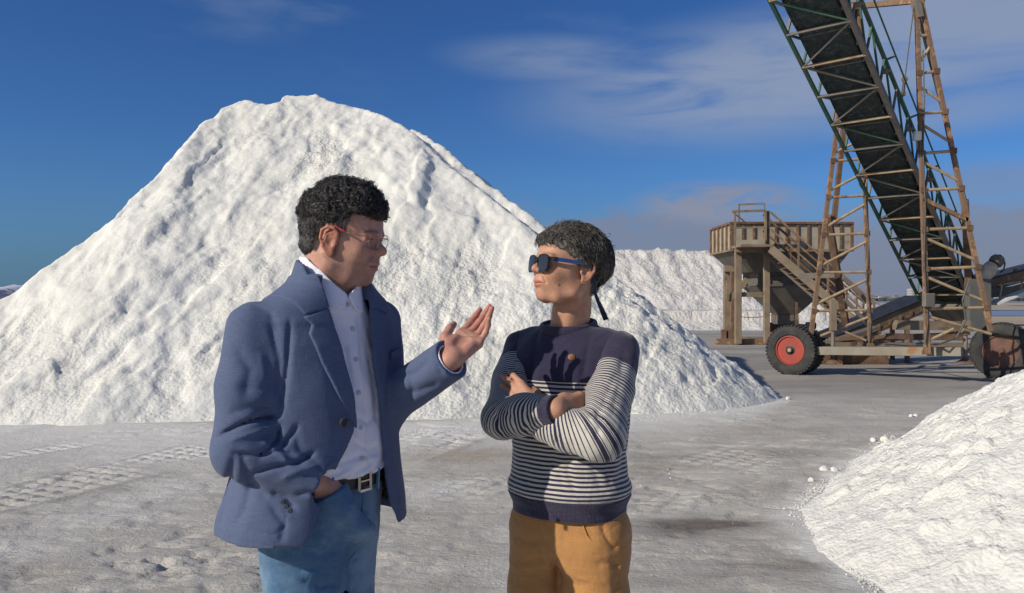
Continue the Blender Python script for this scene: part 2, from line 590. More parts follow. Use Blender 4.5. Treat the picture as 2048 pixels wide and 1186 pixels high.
SL = 0.845
foot = np.array([(-700, 838), (-400, 840), (0, 846), (200, 856), (400, 872), (620, 868), (850, 860), (1040, 850), (1250, 836), (1400, 820), (1560, 801)], float)
sil = [(-700, 860), (-420, 740), (-200, 680), (0, 598), (45, 568), (100, 527), (155, 487), (200, 457), (240, 430), (252, 408), (268, 390), (300, 366), (325, 342), (360, 314), (380, 288), (395, 262),
       (403, 243), (420, 237), (440, 232), (444, 214), (470, 205), (492, 198), (515, 206), (545, 207), (560, 203), (570, 190), (600, 190), (632, 190), (655, 199),
       (680, 206), (720, 214), (760, 228), (800, 247), (830, 264), (865, 290), (900, 318), (930, 340), (1000, 396), (1050, 434), (1085, 462), (1150, 505), (1250, 578),
       (1330, 636), (1400, 690), (1480, 746), (1555, 800)]
crest = []
for (px, py) in sil:
    fy = np.interp(px, foot[:, 0], foot[:, 1]); d0 = EYE * FPX / (fy - 600)
    q = (600 - py) / FPX
    z = (EYE + q * d0) / (1 - q / 0.745)
    z = max(z, 0.0)
    d = d0 + z / 0.745
    crest.append(((px - 1024) / FPX * d, d, z))
crest = np.array(crest)
crest2 = crest[crest[:, 0] > -2.3] + np.array([0.20, 0.36, -0.02])
for i in range(len(sil)):
    if sil[i][0] > 825:
        crest[i, 2] = max(0, crest[i, 2] - 0.13 * min(1, (sil[i][0] - 820) / 60.0) * (1 if sil[i][0] < 1300 else 0.6))
hx = np.arange(-12.5, 4.6, 0.034); hy = np.arange(7.6, 18.0, 0.034)
HX, HY = np.meshgrid(hx, hy); x = HX.ravel(); y = HY.ravel()
P = xyz(x, y)
wx = 0.10 * fbm(P * 0.9 + 3, 3); wy = 0.24 * fbm(P * 0.8 + 40, 4)
H, U, L = crest_height(x + wx * 0.6, y + wy, crest, SL, 520, 3.2)
Hb, _u, _l = crest_height(x + wx, y + wy, crest2, SL, 200)
Hb = Hb + 0.10 * fbm(P * 2.2 + 33, 4, 0.6)
H = np.maximum(H, Hb)
depth_below = np.clip(np.interp(U, np.linspace(0, L, 5), [2, 3, 5, 4, 0.5]) * 0 + 1, 0, 1)
ppx = 1024 + FPX * x / y; ppy = 600 - FPX * (H - EYE) / y     # where each point shows: used only to place the features
A = np.zeros_like(H)
front = sstep(np.interp(x, crest[:, 0], crest[:, 1]) - y, -0.1, 0.5)
# runnels going down the slope (direction to the foot = -y mostly, leaning left on the left face)
lean = x + 0.62 * y
rn = fbm(np.stack([lean * 1.7, y * 0.28, np.zeros_like(x)], 1), 4, 0.5, ridged=True)
left = 1 - sstep(x, -4.5, -1.0)
A += 0.022 * (rn - 0.3) * front * (0.35 + 0.65 * left)
dg = fbm(np.stack([(0.62 * ppx + 0.78 * ppy) / 62.0, (0.78 * ppx - 0.62 * ppy) / 330.0, 0 * x], 1), 4, 0.5)
A += 0.034 * dg * front * (0.25 + 0.75 * left)
jt = 16 * pnoise(P * 2.2 + 91)
d2 = fbm(np.stack([(0.66 * ppx + 0.75 * ppy + jt) / 88.0, (0.75 * ppx - 0.66 * ppy) / 300.0, 0 * x + 7], 1), 3, 0.5)
d3 = fbm(np.stack([(0.60 * ppx + 0.80 * ppy + jt) / 50.0, (0.80 * ppx - 0.60 * ppy) / 190.0, 0 * x + 17], 1), 3, 0.5)
d4 = fbm(np.stack([(ppx + .25 * ppy + jt) / 95.0, ppy / 210.0, 0 * x + 27], 1), 3, 0.5)
A -= (0.040 * sstep(d2, 0.01, 0.085) + 0.018 * sstep(d3, 0.04, 0.11)) * front * left
A -= 0.038 * sstep(d4, 0.03, 0.11) * front * (1 - left)
slide = np.clip(sstep(d2, 0.02, 0.075) * left + sstep(d4, 0.04, 0.10) * (1 - left), 0, 1)
rn2 = fbm(np.stack([x * 1.1 - 0.15 * y, y * 0.4, np.zeros_like(x) + 4], 1), 4, 0.5)
A += 0.055 * rn2 * front
# scarps: polyline in the view, amplitude, width in pixels (drop on the lower right side)
scarps = [([(-60, 860), (30, 800), (95, 740), (180, 670), (250, 600), (300, 558)], 0.22, 60),
          ([(-40, 700), (60, 640), (120, 590)], 0.13, 40), ([(100, 720), (170, 690), (270, 640)], 0.10, 34),
          ([(250, 520), (330, 440), (420, 370), (490, 300)], 0.20, 60), ([(400, 330), (470, 285), (545, 240), (570, 215)], 0.13, 34),
          ([(330, 420), (360, 380), (380, 320)], 0.10, 40), ([(120, 560), (230, 500), (330, 455)], 0.10, 45), ([(540, 385), (600, 330), (620, 300)], 0.14, 34),
          ([(330, 880), (400, 835), (470, 800)], 0.12, 30), ([(385, 560), (420, 520), (450, 490)], 0.13, 30), ([(520, 240), (560, 225), (575, 200)], 0.10, 24),
          ([(190, 610), (260, 570), (330, 530), (380, 500)], 0.10, 30), ([(560, 480), (520, 560), (440, 640), (330, 720)], 0.06, 60)]
scr = np.zeros(len(x))
for (pl, amp, wd) in scarps:
    pl = np.array(pl, float)
    best = np.full(len(x), 1e9); sd = np.zeros(len(x)); ed = np.zeros(len(x))
    jx = ppx + 9 * pnoise(P * 3.0 + 7); jy = ppy + 9 * pnoise(P * 3.0 + 17)
    tot = len(pl) - 1
    for i in range(tot):
        a = pl[i]; bb = pl[i + 1]; dd = bb - a; LL = np.hypot(*dd); dd /= LL
        tt = np.clip((jx - a[0]) * dd[0] + (jy - a[1]) * dd[1], 0, LL)
        qx = jx - a[0] - tt * dd[0]; qy = jy - a[1] - tt * dd[1]
        dist = np.hypot(qx, qy); m_ = dist < best
        best[m_] = dist[m_]; sd[m_] = (qx * (-dd[1]) + qy * dd[0])[m_]; ed[m_] = ((i + tt / LL) / tot)[m_]
    taper = sstep(ed, 0, 0.25) * (1 - sstep(ed, 0.75, 1)) * (0.75 + 0.5 * pnoise(P * 0.9 + len(pl)))
    # sd>0 below right: sink there and recover with distance
    amp = amp * (0.50 if amp < .15 else 0.42) * (1 + 0.35 * fbm(P * 4.0 + 71, 3, 0.6))
    A -= amp * taper * sstep(sd, -5, 15) * np.exp(-np.maximum(sd, 0) / (wd * 1.4)) * front
    A += amp * 0.25 * taper * np.exp(-((sd + 10) / 14) ** 2) * front
    scr = np.maximum(scr, taper * np.exp(-((sd - 8) / 14) ** 2))
# slide scars under the top: smooth tongues over rougher salt
tl_ = np.interp(ppy, [255, 290, 340, 375, 412], [660, 690, 738, 775, 826]); tr2_ = np.interp(ppy, [255, 290, 340, 412], [850, 866, 862, 838])
tongue = sstep(ppx + 5 * pnoise(P * 3), tl_ - 4, tl_ + 22) * (1 - sstep(ppx + 7 * pnoise(P * 3 + 5), tr2_ - 9, tr2_ + 9)) * (1 - sstep(ppy, 405, 418)) * sstep(ppy, 235, 262)
A += (0.05 + 0.03 * sstep(ppx, tr2_ - 60, tr2_)) * tongue * front
# rough breccia zones
chunk = fbm(P * 2.6 + 60, 5, 0.62)
chunk2 = fbm(P * np.array([5.2, 7.5, 1], np.float32) + 80, 4, 0.6)
rz = sstep(ppy + 60 * pnoise(P * 0.6 + 2), 440, 620) * sstep(ppx, 520, 800) + np.exp(-((ppx - 660) / 45) ** 2 - ((ppy - 320) / 55) ** 2) \
    + 0.5 * np.exp(-((ppx - 560) / 120) ** 2 - ((ppy - 560) / 90) ** 2) + 0.9 * sstep(ppx, 1020, 1150) + 0.35 * sstep(ppy, 560, 700) + 0.07
rz = np.clip(rz * (0.55 + 0.75 * slide) + 0.40 * scr, 0, 1) * (1 - 0.85 * tongue)
A += 0.040 * rz * chunk + 0.028 * rz * chunk2 + 0.008 * chunk2
lump = np.abs(fbm(P * np.array([3.3, 3.3, 1], np.float32) + 120, 3, 0.55))
A += 0.018 * rz * (0.25 - lump)
blocks = sstep(fbm(P * 4.4 + 200, 3, 0.5), 0.10, 0.17)
A += 0.026 * blocks * rz
A += 0.028 * fbm(P * 7.5 + 15, 3, 0.65) * (0.12 + rz)
# crumbly silhouettes near the ridge
A += 0.035 * fbm(P * 5.0 + 9, 4, 0.6) * (1 - front * 0.5)
H2 = H + A * sstep(H, -0.1, 0.5) + 0.02 * chunk2
me = None
F = grid_faces(len(hx), len(hy))
keep = (H2[F] > -0.12).any(axis=1)
F = F[keep]
used = np.unique(F); remap = np.zeros(len(x), np.int64); remap[used] = np.arange(len(used))
me = np_mesh('salt_heap', np.stack([x, y, H2], 1)[used], remap[F], True, {'rough': (0.06 + 0.94 * rz)[used]})
o = link('salt_heap', me, SALT)
tag(o, 'largest white salt heap rising to a ragged crest behind the two people', 'salt heap', 'salt heaps of the salt works')

# ---- near heap at the right edge
hx = np.arange(1.5, 9.2, 0.02); hx = hx[hx < 7.2]; hy = np.arange(2.6, 9.6, 0.02)
HX, HY = np.meshgrid(hx, hy); x = HX.ravel(); y = HY.ravel(); P = xyz(x, y)
r = np.sqrt((x - 5.35) ** 2 + (y - 5.55) ** 2)
base = np.interp(np.degrees(np.arctan2(y - 5.55, x - 5.35)) % 360, [0, 60, 104, 116, 127, 151, 169, 177, 200, 230, 270, 360], [3.4, 3.2, 3.3, 3.1, 2.95, 2.84, 3.08, 3.31, 3.72, 3.9, 3.7, 3.4])
base = base - .03 + 0.08 * fbm(P * 1.2 + 5, 3)
Hn = 1.97 * (1 - r / base)
Hn = np.where(Hn > 1.6, 1.6 + (Hn - 1.6) * 0.5, Hn)
fl = fbm(np.stack([x * 1.2 + y * 0.5, y * 3.3 - x * 1.6, 0 * x], 1), 4, 0.55)
A = 0.055 * fbm(P * 0.9 + 1, 3) + 0.040 * fl + 0.022 * fbm(np.stack([x * 4.0, y * 9.0, 0 * x], 1), 4, 0.6)
A += 0.016 * sstep(fbm(P * 8 + 3, 3), 0.14, 0.22) + 0.010 * fbm(P * 16, 3)
A += 0.03 * sstep(fbm(P * 3.1 + 23, 3), 0.10, 0.18)
Hn = Hn + A * sstep(Hn, -0.12, 0.25)
F = grid_faces(len(hx), len(hy)); F = F[(Hn[F] > -0.08).any(axis=1)]
used = np.unique(F); remap = np.zeros(len(x), np.int64); remap[used] = np.arange(len(used))
o = link('salt_heap', np_mesh('salt_heap', np.stack([x, y, Hn], 1)[used], remap[F], True), SALT_NEAR)
tag(o, 'bright low slope of salt cut by the right edge, nearest to the viewer', 'salt heap', 'salt heaps of the salt works')

# ---- far flat-topped heap with a dark cut bank at its foot
hx = np.arange(0.0, 27.0, 0.11); hy = np.arange(38.0, 60.0, 0.11)
HX, HY = np.meshgrid(hx, hy); x = HX.ravel(); y = HY.ravel(); P = xyz(x, y)
fc = np.array([W(1080, 505, 50), W(1235, 495, 50), W(1330, 494, 50), W(1435, 498, 50), W(1580, 503, 50), W(1640, 528, 50), W(1700, 590, 48)])
Hf, U, L = crest_height(x + 0.3 * fbm(P * 0.4, 3), y + 0.3 * fbm(P * 0.4 + 5, 3), fc, 0.72, 160)
rn = fbm(np.stack([x * 0.8 + y * 0.25, y * 0.12, 0 * x], 1), 4, 0.55)
Hf = Hf - 0.12 + (0.30 * rn + 0.20 * fbm(P * 1.3 + 4, 4, 0.6) + 0.10 * fbm(P * 3.3, 3, 0.6)) * sstep(Hf, -0.2, 0.8)
by = 40.6 + 0.35 * fbm(np.stack([x * 0.9, 0 * x, 0 * x], 1), 4, 0.6)
bench_top = 0.95 + 0.10 * fbm(P * 1.1, 3)
talus = np.clip(0.52 - (by - y) * 0.45, -0.4, 0.52) + 0.09 * fbm(P * 2.0, 3)
bench = np.where(y > by, bench_top, talus)
bench = np.where((x > 7.2) & (x < 17.0 + 0.4 * np.sin(y)), bench, -0.4)
Hf = np.maximum(Hf, bench)
F = grid_faces(len(hx), len(hy)); F = F[(Hf[F] > -0.15).any(axis=1)]
used = np.unique(F); remap = np.zeros(len(x), np.int64); remap[used] = np.arange(len(used))
o = link('salt_heap', np_mesh('salt_heap', np.stack([x, y, Hf], 1)[used], remap[F], True), SALT_FAR)
tag(o, 'greyer flat-topped salt heap far off behind the hopper, dark cut along its foot', 'salt heap', 'salt heaps of the salt works')


# ---- loose lumps
def lump_mesh(r, seed):
    import bmesh
    bm = bmesh.new(); bmesh.ops.create_icosphere(bm, subdivisions=3, radius=r)
    vs = np.array([v.co[:] for v in bm.verts])
    n = fbm(vs / r * 0.9 + seed * 5.7, 3, 0.55); n2 = pnoise(vs / r * 3.1 + seed)
    for v, a, c_ in zip(bm.verts, n, n2):
        v.co *= 1 + 0.45 * a + 0.09 * c_
        v.co.z *= 0.75
    me = bpy.data.meshes.new('salt_lump'); bm.to_mesh(me); bm.free(); me.shade_smooth()
    return me


lumps = [(1648, 942, 0.035, 'pale salt lump, left one of the tall pair beside the near heap'), (1669, 944, 0.035, 'pale salt lump, right one of the tall pair beside the near heap'),
         (1622, 962, 0.024, 'single salt lump a little before the tall pair of lumps'), (1822, 834, 0.03, 'left one of two small lumps near the wheel side of the near heap'), (1831, 833, 0.026, 'right one of two small lumps near the wheel side of the near heap'),
         (1576, 799, 0.035, 'small salt lump just beyond the tip of the largest heap'), (1336, 939, 0.008, 'tiny white crumb right of the striped sweater, uppermost of three'),
         (1339, 948, 0.007, 'tiny white crumb right of the striped sweater, middle of three'), (1341, 957, 0.008, 'tiny white crumb right of the striped sweater, lowest of three'),
         (1746, 883, 0.03, 'salt lump at the far foot of the near heap'), (1770, 884, 0.045, 'wide salt lump against the far foot of the near heap')]
for i, (px, py, r, lab) in enumerate(lumps):
    g = G(px, py)
    o = link('salt_lump', lump_mesh(r, i + 1), SALT_NEAR)
    o.location = (g[0], g[1], r * 0.45); o.rotation_euler = (0.2 * i, 0.1 * i, 1.3 * i)
    tag(o, lab, 'salt lump', 'loose salt lumps on the ground')

# crumbs along the foot of the heaps and over the yard: nobody could count them
cv = []; cf = []
base_v = np.array([(-1, -.8, -.7), (1, -.7, -.8), (.8, 1, -.7), (-.9, .8, -.8), (-.7, -.6, .7), (.6, -.8, .8), (.7, .7, .6), (-.6, .8, .8)], float)
base_f = [(3, 2, 1, 0), (4, 5, 6, 7), (0, 1, 5, 4), (1, 2, 6, 5), (2, 3, 7, 6), (3, 0, 4, 7)]
cnt = 0
for i in range(1500):
    k = rng.random()
    if k < 0.40:
        u = rng.random(); px = 1598 + (1800 - 1598) * u; py = np.interp(px, [1598, 1640, 1700, 1780, 1800], [1022, 988, 946, 884, 870]); g = G(px - abs(rng.normal()) * 14, py - rng.random() * 4)
    elif k < 0.60:
        u = rng.random(); g = G(1598 + u * 170 - abs(rng.normal()) * 14, 1025 + u * 165)
    elif k < 0.8:
        px = rng.uniform(780, 1580); py = np.interp(px, foot[:, 0], foot[:, 1]) + abs(rng.normal()) * 7; g = G(px, py)
    else:
        g = np.array([rng.uniform(-4, 4.5), rng.uniform(3, 10.5), 0])
    r = 0.0035 + 0.007 * rng.random() ** 3 + (0.003 if 0.6 < k < 0.8 else 0)
    r *= 0.5 if k >= 0.8 else 0.62
    an = rng.random() * 6.28; ca, sa = math.cos(an), math.sin(an)
    v = base_v * r * rng.uniform(0.6, 1.3, (1, 3)) * rng.uniform(0.8, 1.2, (8, 1))
    v = np.stack([v[:, 0] * ca - v[:, 1] * sa + g[0], v[:, 0] * sa + v[:, 1] * ca + g[1], v[:, 2] + r * 0.7 + 0.006], 1)
    cv.append(v); cf.append(np.array(base_f) + 8 * cnt); cnt += 1
tag(link('salt_crumbs', np_mesh('salt_crumbs', np.concatenate(cv), np.concatenate(cf), False), SALT_NEAR), 'small white salt crumbs scattered round the feet of the heaps', 'salt crumbs', kind='stuff')

# ---- far shore: sand banks, water, hills
SAND = material('sand_bank', (0.42, 0.32, 0.22), (0.52, 0.42, 0.31), 0.05, 0.9, stretch=(1, 6, 1))
SHORE = material('pale_shore', (0.50, 0.44, 0.37), (0.36, 0.29, 0.22), 0.04, 0.9, stretch=(1, 8, 1))
wm = bpy.data.materials.new('lagoon_water'); wm.use_nodes = True
t = N(wm.node_tree); b = t.n['Principled BSDF']
b.inputs['Base Color'].default_value = (0.16, 0.19, 0.22, 1); b.inputs['Roughness'].default_value = 0.22
bn = t.new('ShaderNodeBump'); bn.inputs['Distance'].default_value = 0.15
t.l.new(t.noise(t.new('ShaderNodeTexCoord').outputs['Object'], 0.8, 4), bn.inputs['Height']); t.l.new(bn.outputs[0], b.inputs['Normal'])


def sheet(name, pts, z, m_, kind='structure'):
    me = bpy.data.meshes.new(name); me.from_pydata([(p[0], p[1], z) for p in pts], [], [tuple(range(len(pts)))]); me.update()
    return tag(link(name, me, m_), kind=kind)


def band(name, y0, y1, x0, x1, z, m_, wob):
    n = 60; xs = np.linspace(x0, x1, n)
    lo = [(xx, y0 + wob * math.sin(xx * 0.11) + wob * 0.6 * math.sin(xx * 0.31 + 1)) for xx in xs]
    hi = [(xx, y1 + wob * 1.5 * math.sin(xx * 0.07 + 2)) for xx in xs[::-1]]
    vs = [(p[0], p[1], z) for p in lo + hi]
    fs = [(i, i + 1, 2 * n - 2 - i, 2 * n - 1 - i) for i in range(n - 1)]
    me = bpy.data.meshes.new(name); me.from_pydata(vs, [], fs); me.update()
    return tag(link(name, me, m_), kind='structure')


band('sand_bank', 47, 71, 18, 90, 0.075, SAND, 0.7)
band('lagoon', 72, 108, -60, 160, 0.08, wm, 1.2)
band('sand_bank', 110, 190, -100, 260, 0.10, SHORE, 3)
band('sand_bank', 190, 420, -300, 600, 0.12, SAND, 9)
band('lagoon', 430, 900, -900, 1600, 0.14, wm, 18)
band('shore', 930, 2600, -1800, 3400, 0.3, SHORE, 30)


def ridge(name, pxs, tops, d, m_, base=-5, rough=0.0, seed=0):
    """a hill chain with depth: cross-section falls away to front and back"""
    n = 160; px = np.linspace(pxs[0], pxs[-1], n); py = np.interp(px, pxs, tops)
    X_ = (px - 1024) / FPX * d; top = EYE + (600 - py) / FPX * d
    top = top + rough * d / FPX * fbm(np.stack([px * 0.13, 0 * px + seed, 0 * px], 1), 5, 0.6)
    rows = []
    for j, (dy, k) in enumerate([(-0.16, 0.0), (-0.1, 0.35), (-0.05, 0.72), (0, 1.0), (0.06, 0.7), (0.15, 0.0)]):
        nn = fbm(np.stack([px * 0.21, 0 * px + j * 1.7 + seed, 0 * px], 1), 4, 0.6) * 0.16
        z = (top) * np.clip(k + (nn if 0 < k < 1 else 0), 0, 1) + (base if k == 0 else 0)
        rows.append(np.stack([X_ * (1 + dy * 0.3), 0 * X_ + d * (1 + dy), z], 1))
    V = np.concatenate(rows)
    return tag(link(name, np_mesh(name, V, grid_faces(n, 6), True), m_), kind='structure')


HILL = material('far_hills', (0.075, 0.075, 0.13), (0.11, 0.11, 0.17), 0.004, 0.9)
mt = bpy.data.materials.new('snowy_mountain'); mt.use_nodes = True
t = N(mt.node_tree); b = t.n['Principled BSDF']
tcm = t.new('ShaderNodeTexCoord').outputs['Object']; sx = t.new('ShaderNodeSeparateXYZ'); t.l.new(tcm, sx.inputs[0])
hz = t.math('ADD', sx.outputs[2], t.math('MULTIPLY', t.math('SUBTRACT', t.noise(tcm, 0.012, 6, 0.65), 0.5), 130))
t.put(b.inputs['Base Color'], t.mix(t.ramp(hz, 45, 75), (0.12, 0.12, 0.22), (0.62, 0.64, 0.72)))
b.inputs['Roughness'].default_value = 0.9
ridge('hills', [-500, -300, -120, -30, 20, 45, 80, 200, 420, 700], [588, 574, 580, 577, 572, 570, 580, 588, 592, 598], 5200, mt, -20, 6, 3)
ridge('hills', [900, 1200, 1500, 1740, 1850, 2050, 2300, 2600], [597, 594, 593, 594, 596, 591, 588, 592], 3600, HILL, -10, 5, 11)
# ================================================================== MACHINES
RUSTY = material('rusty_tan_steel', (0.23, 0.145, 0.092), (0.165, 0.095, 0.06), 5.0, 0.75, 0.002, 40, c3=(0.38, 0.22, 0.12), s3=5.0, lo3=0.50, hi3=0.62, lo=0.42, hi=0.58)
RUSTY_D = material('dark_rusty_steel', (0.13, 0.075, 0.05), (0.20, 0.12, 0.075), 6.0, 0.8, 0.002, 40, c3=(0.30, 0.19, 0.12), s3=3.0)
PALE_BAR = material('pale_weathered_bar', (0.46, 0.35, 0.22), (0.36, 0.24, 0.14), 7.0, 0.7, 0.001, 60, c3=(0.24, 0.13, 0.08), s3=4.0)
TAN = material('tan_painted_steel', (0.28, 0.215, 0.150), (0.21, 0.155, 0.105), 2.5, 0.75, 0.002, 30, c3=(0.17, 0.095, 0.055), s3=2.6, lo3=0.58)
CREAM = material('cream_panel', (0.41, 0.36, 0.28), (0.33, 0.28, 0.21), 2.0, 0.8, 0.001, 30, c3=(0.25, 0.17, 0.11), s3=2.0, lo3=0.58)
DARKST = material('dark_hopper_steel', (0.125, 0.115, 0.105), (0.17, 0.145, 0.12), 3.0, 0.7, 0.002, 30, c3=(0.15, 0.11, 0.08), s3=2.2, lo3=0.6)
GREEN = material('green_painted_steel', (0.045, 0.12, 0.075), (0.07, 0.16, 0.10), 6.0, 0.6, 0.001, 50, c3=(0.16, 0.13, 0.085), s3=5.0, lo3=0.5)
GREYST = material('grey_weathered_steel', (0.165, 0.15, 0.13), (0.22, 0.19, 0.16), 6.0, 0.7, 0.001, 50, c3=(0.28, 0.17, 0.10), s3=4.0)
BELT = material('black_rubber_belt', (0.022, 0.030, 0.030), (0.040, 0.052, 0.050), 9.0, 0.55, 0.003, 40, c3=(0.09, 0.125, 0.125), s3=12.0, lo3=0.52, hi3=0.70)
RUBBER = material('tyre_rubber', (0.030, 0.030, 0.031), (0.055, 0.053, 0.050), 6.0, 0.8, 0.002, 50, c3=(0.15, 0.14, 0.13), s3=5.0, lo3=0.6, hi3=0.8)
REDRIM = material('red_rim_paint', (0.42, 0.055, 0.035), (0.33, 0.05, 0.035), 6.0, 0.55, 0.001, 60, c3=(0.22, 0.07, 0.045), s3=8.0, lo3=0.55)
BROWNRIM = material('rusted_rim', (0.115, 0.062, 0.050), (0.17, 0.085, 0.06), 6.0, 0.75, 0.002, 60, c3=(0.30, 0.10, 0.06), s3=3.0, lo3=0.56)
BEAM = material('weathered_grey_beam', (0.29, 0.26, 0.21), (0.24, 0.205, 0.16), 3.0, 0.85, 0.002, 40, c3=(0.32, 0.14, 0.06), s3=2.0, lo3=0.6)
BLACK = material('black_metal', (0.02, 0.02, 0.022), (0.04, 0.04, 0.04), 8.0, 0.5)
WHITEP = material('white_plastic', (0.72, 0.72, 0.70), (0.60, 0.60, 0.58), 8.0, 0.6)
CABLE = material('steel_cable', (0.10, 0.10, 0.10), (0.16, 0.15, 0.13), 40.0, 0.5, metallic=0.5)
CLOTH = material('dirty_canvas', (0.66, 0.56, 0.43), (0.50, 0.40, 0.29), 7.0, 0.9, 0.01, 14)

st = empty('belt_stacker', W(1740, 745, 16.2) * np.array([1, 1, 0]), 'tall wheeled belt stacker with rusty gantry and green truss rising to the upper left', 'conveyor')
A_ = lambda p: np.asarray(p, float)


def bar_o(name, a, b, wd, m_, par, h=None, n=4, up=(0, 0, 1), bevel=0):
    return MB().bar(a, b, wd, h, n, up).build(name, m_, par, smooth=(n > 4))


def ladder_tower(foot_l, foot_r, top_l, top_r, rungs, braces, par, wl=0.075, wr=0.07):
    """rungs/braces as fractions of the height (0 foot .. 1 top)"""
    bar_o('post', foot_l, top_l, wl, RUSTY, par); bar_o('post', foot_r, top_r, wr, RUSTY, par)
    L = lambda t: A_(foot_l) + (A_(top_l) - A_(foot_l)) * t
    R = lambda t: A_(foot_r) + (A_(top_r) - A_(foot_r)) * t
    for t in rungs: bar_o('rung', L(t), R(t), 0.05, PALE_BAR, par, n=8)
    for (s1, t1, s2, t2) in braces:
        a = L(t1) if s1 == 'L' else R(t1); b_ = L(t2) if s2 == 'L' else R(t2)
        bar_o('brace', a, b_, 0.05, PALE_BAR, par, n=8)


DG = 16.0
DR = 14.3
fl, fr = W(1622, 668, DG), W(1741, 708, DG)
tl, tr_ = W(1705, 5, DG), W(1718, 5, DG)


def fy(py, a, b):  # fraction for an image height on the post a-b
    return (py - a) / (b - a)


rl = [(484, 467), (558, 545), (628, 624), (395, 390), (320, 317), (660, 660)]
ladder_tower(fl, fr, tl, tr_, [], [], st)
Lp = lambda py: fl + (tl - fl) * fy(py, 668, 5)
Rp = lambda py: fr + (tr_ - fr) * fy(py, 708, 5)
for yl, yr in [(322, 318), (395, 391), (470, 467), (545, 544), (622, 620)]:
    bar_o('rung', Lp(yl), Rp(yr), 0.055, PALE_BAR, st, n=8)
for yl, yr in [(306, 277), (382, 345), (456, 408), (533, 483), (610, 558)]:
    bar_o('brace', Lp(yl), Rp(yr), 0.055, PALE_BAR, st, n=8)
bar_o('brace', W(1641, 672, DG), W(1735, 635, DG), 0.055, PALE_BAR, st, n=8)
bar_o('brace', W(1681, 660, DG), W(1732, 681, DG), 0.05, PALE_BAR, st, n=8)
# right ladder
fl2, fr2 = W(1855, 706, DR), W(1981, 662, DR)
tl2, tr2 = W(1833, 2, DR), W(1842, 2, DR)
bar_o('post', fl2, tl2, 0.070, RUSTY, st); bar_o('post', fr2, tr2, 0.070, RUSTY, st)
Lq = lambda py: fl2 + (tl2 - fl2) * fy(py, 706, 2)
Rq = lambda py: fr2 + (tr2 - fr2) * fy(py, 662, 2)
for yl, yr in [(71, 71), (147, 143), (227, 224), (307, 302), (380, 377), (459, 456), (538, 534), (618, 615)]:
    bar_o('rung', Lq(yl), Rq(yr), 0.055, PALE_BAR, st, n=8)
for yl, yr in [(128, 92), (172, 205), (247, 285), (322, 362), (475, 520), (553, 602), (632, 668)]:
    bar_o('brace', Lq(yl), Rq(yr), 0.055, PALE_BAR, st, n=8)
bar_o('brace', Lq(398), Rq(440), 0.07, RUSTY, st)
bar_o('brace', W(1858, 681, DR), W(1907, 658, DR), 0.055, PALE_BAR, st, n=8)
# head box and cross beam
MB().bar(W(1831, 3, DR), W(1838, 36, DR), 0.16, 0.10).build('head_plate', GREYST, st)
MB().bar(W(1700, 14, DG), W(1845, 0, DR), 0.12, 0.10).build('cross_beam', RUSTY, st)
# rear legs of the gantry
bar_o('rear_post', W(1656, 432, DG + 0.4), W(1692, 652, DG + 1.6), 0.13, RUSTY_D, st)
bar_o('rear_post', W(1712, 18, DG + 0.1), W(1668, 440, DG + 0.5), 0.09, RUSTY_D, st)
bar_o('rear_post', W(1930, 400, DG + 0.4), W(1941, 660, DG + 1.4), 0.13, RUSTY_D, st)
bar_o('rear_post', W(1833, 14, DG + 0.1), W(1930, 400, DG + 0.4), 0.045, BLACK, st)
bar_o('strut', W(1600, 552, DG + 1), W(1668, 550, DG + 0.8), 0.12, GREYST, st)
bar_o('strut', W(1686, 556, DG + 0.8), W(1742, 610, DG + 0.8), 0.07, GREYST, st)
bar_o('strut', W(1690, 598, DG + 0.9), W(1735, 648, DG + 0.9), 0.07, GREYST, st)
# chassis beam
MB().bar(W(1632, 701, DG), W(1925, 703, DR + .1), 0.30, 0.16).build('chassis_beam', BEAM, st, bevel=0.008)
MB().bar(W(1612, 700, DG + .5), W(1640, 700, DG + .5), 0.2, 0.14).build('axle_beam', BLACK, st)
for px in (1742, 1855):
    m_ = MB(); a = W(px, 700, (DG - .62) if px < 1800 else DR + .22)
    m_.hexa([a + (-.11, -.02, -.08), a + (.16 if px < 1800 else .06, -.02, -.08), a + (.16 if px < 1800 else .06, .02, -.08), a + (-.11, .02, -.08)],
            [a + (-.06, -.02, .13), a + (.04, -.02, .13), a + (.04, .02, .13), a + (-.06, .02, .13)])
    m_.build('gusset', RUSTY, st)
# lengthwise members to the rear axle
for (p1, p2, wd, m_) in [((1632, 688), (1935, 690), 0.09, TAN), ((1660, 678), (1920, 668), 0.08, RUSTY), ((1790, 650), (1938, 652), 0.20, TAN), ((1770, 672), (1930, 676), 0.12, RUSTY_D),
                         ((1700, 690), (1760, 664), 0.08, RUSTY_D), ((1745, 682), (1930, 664), 0.07, RUSTY)]:
    bar_o('frame_member', W(*p1, DG + 0.9), W(*p2, DG + 1.0), wd, m_, st)
# jacks
for (px, top, bot, d) in [(1666, 655, 727, 15.9), (1931, 664, 728, 14.5)]:
    j = MB().bar(W(px, top, d), W(px, bot - 4, d), 0.075, None, 12).build('jack', GREYST, st, smooth=True)
    c = W(px, bot, d)
    MB().lathe(c, (0, 0, 1), [(0.012, 0.17), (0.03, 0.16), (0.10, 0.045), (0.14, 0.045)], 20).build('foot_plate', RUSTY_D, j, smooth=True)
    MB().bar(W(px, 600 if px < 1700 else 640, d), W(px, top + 6, d), 0.11, None, 4).build('jack_sleeve', TAN, st)


